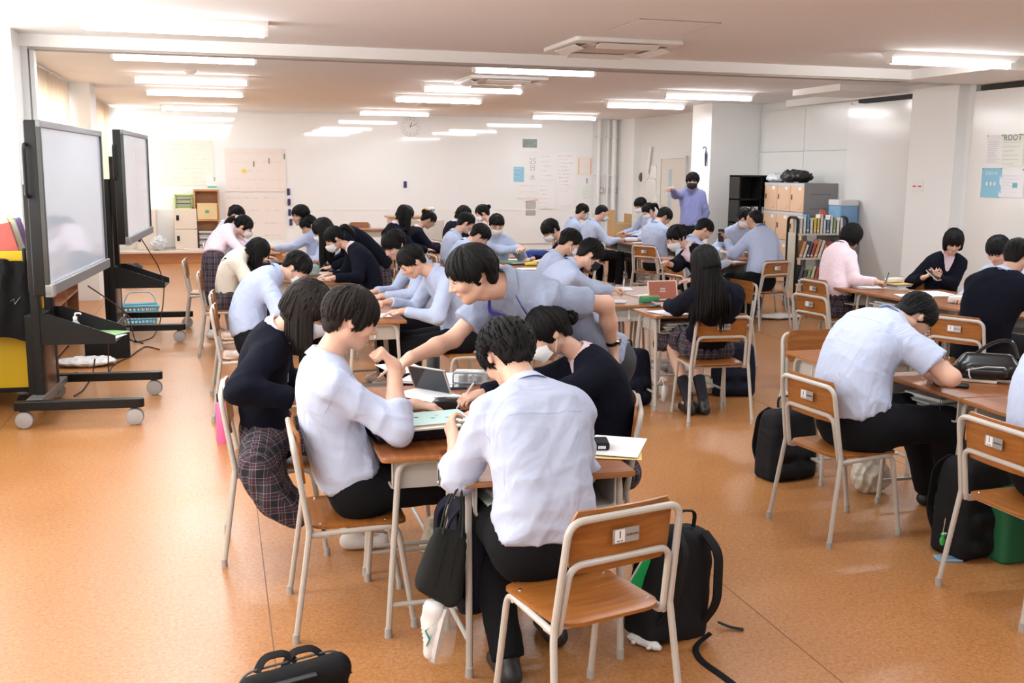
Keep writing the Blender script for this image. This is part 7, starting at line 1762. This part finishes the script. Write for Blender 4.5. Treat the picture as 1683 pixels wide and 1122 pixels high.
def sneaker(parent, A=None, col=(.78, .77, .75)):
    S = SDF((-.06, -.16, -.02), (.06, .16, .13), .006)
    S.cap((0, -.09, .045), (0, -.02, .05), .038, .038, .02); S.cap((0, -.02, .042), (0, .10, .030), .040, .030, .02); S.cap((0, -.09, .045), (0, -.09, .075), .034, .034, .02); S.cap((0, -.02, .05), (0, -.05, .075), .03, .03, .02); S.plane(lambda X, Y, Z: .012-Z+0*X+0*Y)
    S.ell((0, -.075, .105), (.022, .035, .03), None, .008, 's'); V, Q = S.extract(); V = relax(V, Q, 1, .4)
    obj('upper', fast_mesh('upper', V, Q, mat('white sneaker leather', col, .5)), None, parent)
    obj('sole', MB().prism([(.034*math.cos(a)*(1 if abs(a-PI/2) > .1 else 1), .018+.125*math.sin(a)) for a in np.linspace(0, 2*PI, 25)[:-1]], 0, .018), mat('white rubber sole', (.85, .85, .84), .6), parent)
    for sx in (-1, 1): obj('side_mark', MB().tube([(sx*.037, -.05, .03), (sx*.041, -.01, .06), (sx*.041, .02, .035), (sx*.037, .06, .045), (sx*.040, .0, .03)], [.002, .008, .009, .004, .002], 5, flat=.35), mat('teal mark', (.02, .38, .33), .5), parent)
    for k in range(4): obj('lace', MB().tube([(-.018, .0+.016*k, .083-.006*k), (.0, .0+.016*k, .088-.006*k), (.018, .0+.016*k, .083-.006*k)], .003, 5), M_PAPER, parent)
q = GY(726, 1040, 3.40); sk = thing('hanging_shoe', 'white and teal sports shoe in a clear bag hanging under the tote bag', 'shoe', (q[0]+.0, 3.40, q[2]+.0)); sk.rotation_euler = (R(-78), R(0), R(60)); sneaker(sk); sk.scale = (.85, .85, .85)
cbag = thing('clear_bag', 'clear plastic bag around the hanging sports shoe', 'bag', (q[0]-.003, 3.42, q[2]-.13)); P = [[(.062*math.cos(t)*(1-.35*(1-j/6)**2)+.006*math.sin(5*t+j), .05*math.sin(t)*(1-.35*(1-j/6)**2), .02+.21*j/6) for t in np.linspace(0, 2*PI, 17)] for j in range(7)]
obj('film', MB().grid(np.array(P)), mat('thin clear film', (.9, .9, .9), .15, alpha=.16), cbag)
# black pack leaning on the near chair
q = G(1112, 1058); bp1 = backpack(1.56, 3.58, 205, 'black backpack leaning right of the nearest chair, loose strap on the floor', .46, .32, .19, (.010, .010, .011), tilt=R(4), seed=5, logo=[(.04, -.15, .30), (.055, -.152, .305), (.065, -.15, .315)])
bp1.location = (1.63, 3.56, 0); bp1.rotation_euler = (R(3), R(-11), R(200))
tag(obj('strap', MB().tube(fillet([G(1168, 1040, .05), G(1140, 1062, .01), G(1150, 1085, .006), G(1190, 1112, .006), G(1225, 1140, .006)], .06), .014, 6, flat=.16, ref=(0, 0, 1)), M_BLKCLOTH), 'loose black strap trailing on the floor below the black backpack', 'strap')
tag(obj('strap', MB().tube([G(1180, 1022, .03), G(1200, 1030, .012), G(1222, 1034, .006)], .013, 6, flat=.16, ref=(0, 0, 1)), M_BLKCLOTH), 'short strap end pointing right from the black backpack', 'strap')
gf = thing('green_folder', 'bright green folder tucked into the opening of the black backpack', 'folder', GY(1062, 945, 3.52)); gf.rotation_euler = (R(8), R(30), R(15)); obj('sheet', MB().rbox((0, 0, -.02), (.10, .16, .004), .004, .001, plane='y'), mat('vivid green film', (.02, .45, .12), .3), gf); obj('white_insert', MB().rbox((-.03, .006, -.0), (.05, .15, .003), .002, .0005, plane='y'), M_PAPER, gf)
pl = thing('plush_charm', 'long white plush charm lying on the floor by the black backpack', 'toy', G(1058, 1055, .02)); pl.rotation_euler = (0, 0, R(-58))
mpl = mat('white plush', (.80, .80, .79), .85, bump=.2, bscale=300); pm = MB().tube([(-.075, 0, .0), (-.06, 0, .004), (-.02, 0, .006), (.03, 0, .006), (.06, 0, .002), (.078, 0, 0)], [.006, .015, .020, .021, .016, .008], 12)
obj('body', pm, mpl, pl)
for a, b in ((-.03, 1), (-.03, -1), (.04, 1), (.04, -1)): obj('limb', MB().ell((a, b*.024, 0), (.010, .012, .008), 10), mpl, pl)
obj('colour_patch', MB().ell((.0, 0, .021), (.016, .010, .005), 10), mat('pale blue print', (.3, .5, .75), .7), pl); obj('colour_patch', MB().ell((.03, .002, .022), (.010, .008, .005), 10), mat('yellow print', (.85, .7, .1), .7), pl); obj('cord', MB().tube([(-.075, 0, 0), (-.095, 0, .02), (-.10, .01, .09)], .0015, 5), mat('brown cord', (.2, .1, .05), .7), pl)
# bag cut by the lower edge of the picture
p = G(480, 1130, .12); fbk = thing('black_shoulder_bag', 'black bag on the floor cut by the lower edge of the picture', 'bag', (p[0], p[1]-.06, 0), R(10))
S = SDF((-.24, -.13, -.01), (.24, .13, .30), .009)
S.cap((-.16, 0, .06), (.14, 0, .06), .075, .075, .02); S.cap((-.13, 0, .17), (.145, 0, .19), .050, .050, .06); V, Q = S.extract(); Nn = vnormals(V, Q); V = V+Nn*(.004*folds(V, 21))[:, None]; V[:, 2] = np.maximum(V[:, 2], 0)
obj('body', fast_mesh('body', V, Q, M_BLKCLOTH), None, fbk); obj('piping', MB().tube(fillet([(-.19, .02, .13), (-.15, .035, .215), (.16, .035, .238), (.20, .02, .15)], .04), .004, 6), mat('dark zip', (.08, .08, .09), .5), fbk)
for a in (-.06, .03): obj('handle', MB().tube(fillet([(a-.05, .03, .21), (a-.02, .05, .25), (a+.05, .05, .252), (a+.08, .03, .222)], .03), .017, 6, flat=.22), M_BLKCLOTH, fbk)
obj('front_strap', MB().tube([(-.08, -.055, .20), (.06, -.065, .215)], .016, 6, flat=.3), M_BLKM, fbk)
# other bags
bq = G(1060, 676); bp2 = backpack(bq[0]-.03, bq[1]+.25, 20, 'navy backpack with hanging charms under the laptop table', .46, .34, .2, (.008, .010, .022), seed=6)
ch = thing('key_charm', 'green and white charms hanging from the navy backpack', 'charm', GY(1087, 640, bq[1]+.05)); obj('green_tag', MB().ell((-.045, 0, .0), (.014, .010, .035), 10), mat('bright green', (.15, .7, .2), .5), ch); obj('white_tag', MB().ell((.02, 0, -.03), (.022, .012, .07), 10), mat('white plush', (.8, .8, .79), .85), ch); obj('cord', MB().tube([(-.045, 0, .03), (0, 0, .10), (.02, 0, .03)], .003, 5), M_PAPER, ch)
bq = G(1215, 655); backpack(bq[0]+.02, bq[1]+.16, -15, 'navy backpack right of the girl whose back is to the camera', .46, .34, .2, (.008, .010, .022), seed=7, logo=[(.10, -.15, .08), (.115, -.15, .09), (.12, -.15, .07)])
crumple('cream_bag', bq[0]-.25, bq[1]+.25, 'cream cloth bag on the floor under the same chair', (.17, .13, .10), (.72, .66, .55), 'bag', 16)
bq = G(1312, 792); backpack(bq[0]-.02, bq[1]+.12, 8, 'black backpack on the floor left of the bent boy', .44, .34, .2, (.010, .010, .012), seed=8); crumple('cream_bag', 3.55, 5.02, 'cream paper bag on the floor below the bent boy', (.12, .10, .12), (.70, .66, .55), 'bag', 17)
bq = G(1618, 935); backpack(bq[0]+.10, bq[1]+.22, 12, 'black backpack under the chair at the right edge', .50, .36, .22, (.010, .010, .012), seed=10)
gc = thing('green_charm', 'small green reptile charm hanging from the right edge backpack', 'charm', GY(1549, 885, 3.98)); mg = mat('toy green', (.05, .42, .10), .5); obj('body', MB().ell((0, 0, -.01), (.014, .011, .024), 10), mg, gc); obj('head', MB().ell((0, -.004, .022), (.012, .012, .012), 10), mg, gc)
for sx in (-1, 1): obj('eye', MB().ell((sx*.006, -.012, .030), (.004, .004, .004), 8), M_PAPER, gc)
obj('chain', MB().tube([(0, 0, .03), (.004, 0, .06), (.008, 0, .10)], .0022, 5), M_CHROME, gc)
q = G(1558, 916, .01); idc = thing('card_holder', 'light blue card holder lying on the floor at the right', 'card holder', (q[0], q[1], .001), R(-15)); obj('body', MB().rbox((0, 0, .005), (.115, .075, .010), .006, .002), mat('light blue vinyl', (.25, .45, .60), .4), idc); obj('window', MB().rbox((.01, 0, .0105), (.075, .05, .001), .004, .0003), mat('slate window', (.18, .30, .38), .2), idc)
tag(obj('green_bag', MB().rbox((3.62, 3.95, .17), (.30, .2, .34), .04, .01), mat('dark green cloth', (.01, .11, .04), .7)), 'dark green bag on the floor behind the right edge chair', 'bag')
q = G(1283, 524); crumple('cushion', q[0]+.02, q[1]+.05, 'flat white cushion on the floor below the shaved head', (.34, .16, .035), (.75, .73, .70), 'cushion', 19); crumple('dark_bag', q[0]-.25, q[1]+.35, 'dark navy bag under the chair of the shaved head', (.16, .14, .17), (.012, .014, .03), 'bag', 20)
crumple('grey_bag', *G(1545, 600)[:2], 'light grey tote bag standing on the floor behind the bent boy', (.17, .12, .18), (.45, .45, .45), 'bag', 22)
crumple('cream_bag', .95, 4.55, 'beige paper bag on the floor under the nearest left desk', (.11, .09, .13), (.66, .58, .44), 'bag', 23)

# items at the bent boy
q = G(1565, 630, .745); pb = thing('power_bank', 'flat black power bank on the desk of the bent boy', 'power bank', (q[0], q[1], DZ+.001), R(-38)); obj('body', MB().rbox((0, 0, .008), (.16, .072, .015), .010, .004), M_BLACK, pb); obj('cable', MB().tube(fillet([(-.08, 0, .008), (-.10, -.01, .02), (-.06, -.12, .01), (-.05, -.16, .004), (-.05, -.165, -.12)], .03), .0018, 5), mat('black cable', (.015, .015, .016), .5), pb)
q = G(1622, 612, .77); hbg = thing('handbag', 'black leather handbag with white zips on the right edge desk', 'bag', (q[0]-.02, q[1]-.02, DZ+.004), R(-30)); S = SDF((-.20, -.11, -.01), (.20, .11, .16), .008); S.cap((-.11, 0, .06), (.11, 0, .06), .055, .055, .02); S.cap((-.09, .02, .10), (.10, .02, .10), .042, .042, .02); S.cap((-.08, -.05, .05), (.06, -.05, .05), .035, .035, .01)
V, Q = S.extract(); V[:, 2] = np.maximum(V[:, 2], 0); obj('body', fast_mesh('body', V, Q, mat('black soft leather', (.012, .012, .012), .28)), None, hbg); obj('handle', MB().tube(fillet([(-.06, .02, .13), (.02, .03, .20), (.12, .03, .22), (.15, .02, .12)], .05), .010, 6), mat('black soft leather', (.012, .012, .012), .28), hbg)
obj('zip', MB().tube([(-.11, -.075, .06), (-.02, -.083, .085), (.07, -.083, .085)], .003, 5), mat('white zip', (.75, .75, .72), .4), hbg); obj('zip_pull', MB().tube([(-.10, -.078, .07), (-.10, -.09, .04), (-.09, -.09, .02)], .004, 5), mat('white zip', (.75, .75, .72), .4), hbg)
q = G(1587, 618, .74); book(q[0]+.06, q[1]-.02, 52, 'stack of cream notebooks under the black handbag', .26, .18, .014, (.82, .74, .60)); q = G(1556, 603, .74); paper(q[0], q[1]-.02, 60, 'open white notebook before the bent boy')
q = G(1583, 611, .74); tag(obj('notebook_computer', MB().rbox((q[0]+.02, q[1]+.05, DZ+.02), (.22, .16, .014), .01, .003), M_BLACK), 'small closed black laptop by the handbag on the right desk', 'laptop')
q = G(1541, 616, .74); er = thing('eraser', 'mint coloured eraser tool before the bent boy', 'eraser', (q[0], q[1], DZ+.002), R(40)); obj('body', MB().rbox((0, 0, .008), (.07, .022, .014), .006, .003), mat('mint plastic', (.45, .75, .68), .4), er); obj('tip', MB().rbox((.045, 0, .007), (.02, .012, .010), .004, .002), M_PAPER, er)

# items at the laptop table
lpx, lpy = 3.62, 7.98
lt = thing('laptop', 'small open laptop with a brown screen on the centre table', 'laptop', (3.66, 7.80, DZ+.001), R(2)); q = G(1092, 476, .74); lt.location = (q[0]-.28, 7.95, DZ+.001); q = GY(1091, 470, 7.95); lt.location = (q[0], 7.95, DZ+.001)
m_rg = mat('rose beige laptop shell', (.62, .48, .42), .35, .2)
obj('base', MB().rbox((0, -.09, .009), (.27, .18, .017), .012, .004), m_rg, lt)
kb = obj('keyboard', MB().box((-.115, -.105, .0172), (.115, -.025, .0182)), mat('dark keys bed', (.03, .025, .025), .5), lt, False); km = MB()
for i in range(11):
    for j in range(4): km.box((-.112+.0205*i, -.101+.019*j, .0182), (-.112+.0205*i+.017, -.101+.019*j+.015, .0205))
obj('keys', km, mat('brown keys', (.10, .05, .045), .5), lt, False)
ld = obj('lid', MB().rbox((0, 0, .085), (.27, .17, .009), .012, .003, plane='y'), m_rg, lt, loc=(0, .0, .014), rot=(R(-14), 0, 0))
obj('screen', MB().rbox((0, -.0050, .087), (.245, .145, .001), .006, .0003, plane='y'), mat('brown glowing wallpaper', (.20, .055, .025), .25, emit=(.25, .06, .03), estr=.35), ld)
for txt, zz in (('Daily', .098), ('dream.', .078)): lettering(txt, .021, ld, (0, -.0062, zz), (R(90), 0, 0), M_PAPER)
obj('logo_plate', MB().rbox((0, -.181, .009), (.03, .010, .001), .003, .0003, plane='y'), M_CHROME, lt)
yq = lambda px_, py_, z=.735: G(px_, py_, z)
q = yq(1088, 500); pouch(3.42, 7.36, 4, 'grey soft pencil pouch on the desk of the girl with her back to the camera', .20, .08, .06, (.28, .30, .33)); paper(3.30, 7.33, 14, 'white worksheet under the grey pouch')
tag(obj('eraser', MB().rbox((3.53, 7.30, DZ+.014), (.06, .03, .022), .004, .002), mat('dark eraser sleeve', (.06, .04, .04), .5)), 'dark eraser beside the grey pouch', 'eraser')
pouch(3.40, 7.93, 12, 'green striped pencil case in the middle of the laptop table', .20, .08, .06, (.05, .22, .10), stripes=(.6, .6, .2))
paper(3.12, 8.12, 60, 'white worksheet before the boy with the dark mask'); paper(3.60, 8.35, 20, 'white sheet behind the little laptop')
clp = thing('clipboard', 'black clipboard with white paper slanting to the right of the green case', 'clipboard', (3.62, 7.62, DZ+.02), R(-24)); clp.rotation_euler = (0, R(-3), R(-24)); obj('board', MB().rbox((0, 0, 0), (.32, .22, .004), .008, .001), M_BLACK, clp); obj('sheet', MB().rbox((0, 0, .003), (.30, .20, .001), .003, .0003), M_PAPER, clp); obj('clip', MB().rbox((-.15, 0, .008), (.02, .07, .010), .004, .002), M_CHROME, clp)
paper(3.25, 8.75, 8, 'yellow folder below the clear pouch on the laptop table', .24, .33, col=(.85, .60, .25), lines=0); pouch(3.26, 8.74, 6, 'clear pouch with pink things on the yellow folder', .24, .12, .07, (.74, .62, .62), alpha=.75, z=DZ+.006, rough=.25); paper(3.55, 8.95, -12, 'white sheet beside the clear pouch'); pen((3.30, 7.72, DZ+.006), (1, .4, 0), 'blue green pen lying before the green striped case', .14, (.02, .35, .45))

# items at the right group
book(6.30, 8.72, 10, 'blue book under the stack near the pink shirted girl', .20, .27, .016, (.35, .40, .55)); book(6.30, 8.73, 6, 'orange folder in the stack near the pink shirted girl', .22, .30, .008, (.85, .55, .18), z=DZ+.020); pouch(6.30, 8.73, 5, 'white pencil case on top of the orange folder', .22, .08, .055, (.80, .76, .68), z=DZ+.030)
paper(5.95, 8.62, 86, 'white worksheet before the pink shirted girl'); paper(6.25, 8.05, -8, 'white worksheet before the girl with the phone', .297, .42); paper(6.33, 7.42, 80, 'white worksheet before the student behind the blazer'); paper(5.95, 7.95, 70, 'white sheet on the desk next to the pink shirted girl'); pouch(6.02, 7.40, -20, 'white fluffy pencil case on the desk nearest the bent boy', .24, .09, .07, (.78, .76, .72))
z_ = DZ+.002
for k in range(5): book(6.20+.006*k, 6.98, 60+3*k, '%s textbook of the grey pile before the navy blazer' % ['lowest', 'second lowest', 'middle', 'second highest', 'topmost'][k], .18, .25, .014, [(.35, .35, .36), (.6, .6, .6), (.25, .26, .28), (.7, .69, .66), (.5, .5, .5)][k], z=z_); z_ += .0148
a = PEOPLE['ff']['arms'][0]; q = (PEOPLE['ff']['arms'][0][2]+PEOPLE['ff']['arms'][1][2])/2+np.array([-.02, -.08, .03]); phone(q[0], q[1], q[2], 20, 'phone held in both hands by the girl in black', tilt=R(35), col=(.55, .50, .48))
a = PEOPLE['cc']['arms'][0]; q = a[2]+a[3]*.07+a[4]*.03; phone(q[0], q[1], q[2], -20, 'black phone held up by the boy with the shaved head', tilt=R(78))
# far tables
def deskprop(kind, px_, py_, rz, label, **k):
    q = G(px_, py_, .735)
    (paper if kind == 'p' else pouch)(q[0], q[1], rz, label, **k)
x_, y_ = .62, 11.3; tr = thing('black_tray', 'flat black case with a small standing phone behind the pink shirt', 'case', (.55, 11.62, DZ+.002), R(5)); obj('body', MB().rbox((0, 0, .03), (.34, .16, .055), .02, .008), M_BLACK, tr); obj('standing_phone', MB().rbox((-.04, .03, .13), (.07, .15, .012), .01, .003, plane='x'), M_BLACK, tr)
pouch(.86, 10.62, 30, 'clear teal pouch between the bowed long hair and the navy girls', .24, .12, .13, (.45, .62, .58), alpha=.7, rough=.2); crumple('fur_pouch', 1.02, 11.12, 'black furry pouch between the two rows of the left group', (.13, .08, .05), (.012, .012, .013), 'pouch', 31, z=DZ+.001)
for k, (x_, y_, r_) in enumerate(((.52, 10.5, 80), (.94, 10.25, 95), (.50, 11.15, 80), (.98, 10.92, 100), (1.0, 12.55, 90), (.96, 13.2, 80), (.60, 7.72, 84), (1.05, 7.62, 95), (1.05, 8.35, 88), (.62, 8.36, 80))):
    paper(x_, y_, r_, ['worksheet before the girl in the cream cardigan', 'worksheet before the masked ponytailed girl', 'worksheet before the girl with the white scrunchie', 'worksheet before the leaning long haired girl', 'worksheet before the boy smiling down', 'worksheet before the laughing boy', 'worksheet before the masked boy with the bent back', 'worksheet before the boy writing at the left table', 'worksheet before the boy with the black fringe', 'worksheet on the desk beside the masked boy with the bent back'][k])
q = G(862, 418, .76); pouch(3.66, 11.95, -15, 'blue and black bag like case on the centre back table', .34, .14, .14, (.03, .06, .30)); pouch(3.42, 11.4, 10, 'yellow tape case on the centre back table', .16, .08, .04, (.80, .68, .05)); paper(3.74, 11.65, 20, 'worksheet before the masked boy in the navy jacket'); paper(3.30, 11.0, 80, 'worksheet before the boy bowing low'); book(3.30, 11.75, 20, 'green notebook before the masked boy facing the camera', .18, .25, .02, (.25, .45, .30)); paper(3.4, 12.2, 70, 'worksheet before the boy with glasses in the centre')
paper(3.34, 14.35, 85, 'worksheet before the girl with glasses at the back'); pouch(3.45, 14.55, 10, 'grey case before the girl with glasses at the back', .18, .08, .06, (.3, .35, .4))
pouch(6.25, 15.35, 10, 'navy pencil case on the far corner table', .22, .10, .08, (.02, .03, .12)); pouch(6.12, 15.05, -8, 'white pencil case on the far corner table', .22, .09, .07, (.78, .78, .8)); book(5.98, 15.2, 12, 'red book on the far corner table', .18, .25, .02, (.55, .06, .05)); paper(6.2, 14.8, 85, 'worksheet on the near desk of the far corner table'); paper(6.6, 15.5, 90, 'worksheet before the ponytailed girl in the far corner')
q = G(1190, 405, .80); pouch(5.72, 11.72, 4, 'bright blue box shaped case before the shaved head', .26, .13, .12, (.02, .05, .45)); crumple('clear_cup', 5.80, 11.44, 'clear crinkled cup beside the blue case', (.05, .05, .07), (.6, .68, .66), 'cup', 33, z=DZ+.001, alpha=.8); paper(5.98, 11.5, 5, 'worksheet before the boy with the shaved head')
pouch(1.28, 4.93, 20, 'dark round pouch at the far end of the nearest table', .18, .1, .06, (.02, .02, .022)) if False else None
# small posy on the back platform ledge behind the girl with glasses
vs = thing('flower_vase', 'little blue and orange flower posy behind the girl with glasses', 'flowers', (GY(705, 345, 16.2)[0], 16.2, 1.12)); 
obj('stand', MB().box((-.2, -.2, -1.12), (.2, .2, -.10)), mat('grey beige laminate', (.55, .50, .45), .5), vs, False); obj('vase', MB().lathe([(.03, -.1), (.04, -.04), (.025, 0)], 12), M_PAPER, vs)
for k in range(9): obj('blossom', MB().ell((.07*math.cos(k*2.4), .05*math.sin(k*2.4), .05+.015*(k % 3)), (.026, .026, .022), 8), mat('petal %d' % (k % 3), [(.10, .35, .55), (.85, .35, .08), (.80, .78, .75)][k % 3], .6), vs)

# ---------------------------------------------------------------- the leaning man's lanyard and watch
tp = PEOPLE['p5']; sv, sn_ = tp['shirt']; b5 = tp['base']
def snap(p, off=.003):
    j = np.argmin(((sv-p)**2).sum(1)); return sv[j]+sn_[j]*off
Nn5 = tp['N']; d5 = tp['dp'](.9); r5 = tp['rv'](.9)
for sg in (-1, 1):
    pts = []
    for t_, lat in ((1.0, .060), (.93, .072), (.84, .066), (.74, .054), (.64, .040), (.54, .026), (.46, .014)):
        pts.append(snap(tp['s'](t_)+tp['dp'](t_)*(.13 if t_ < .97 else .04)+tp['rv'](t_)*sg*lat))
    pts = [Nn5+tp['ds'](1)*.03-tp['dp'](1)*.05+tp['rv'](1)*sg*.02]+pts
    obj('lanyard', MB().tube(fillet(pts, .03, 3)-b5, .0085, 6, flat=.25, ref=tp['dp'](.7)), mat('purple lanyard ribbon', (.07, .06, .42), .6, var=.3, vscale=120), tp['root'])
a = tp['arms'][0]; wv = a[2]-unit(a[2]-a[1])*.035; ax = unit(a[2]-a[1]); u1 = unit(np.cross(ax, [0, 1, 0])); u2 = np.cross(ax, u1)
wt = thing('wrist_watch', 'black watch on the left wrist of the leaning man', 'watch', wv)
obj('strap', MB().tube([(u1*math.cos(t)+u2*math.sin(t))*.0315 for t in np.linspace(0, 2*PI, 21)], .010, 6, flat=.4, ref=u1, cap=False), M_BLACK, wt)
fd = unit(np.array([.75, -.65, 0.1])-ax*(np.array([.75, -.65, .1])@ax)); obj('case', MB().tube([fd*.030, fd*.041], .019, 20), M_CHROME, wt); obj('dial', MB().tube([fd*.041, fd*.042], .016, 20), mat('dark dial', (.05, .05, .055), .2), wt)
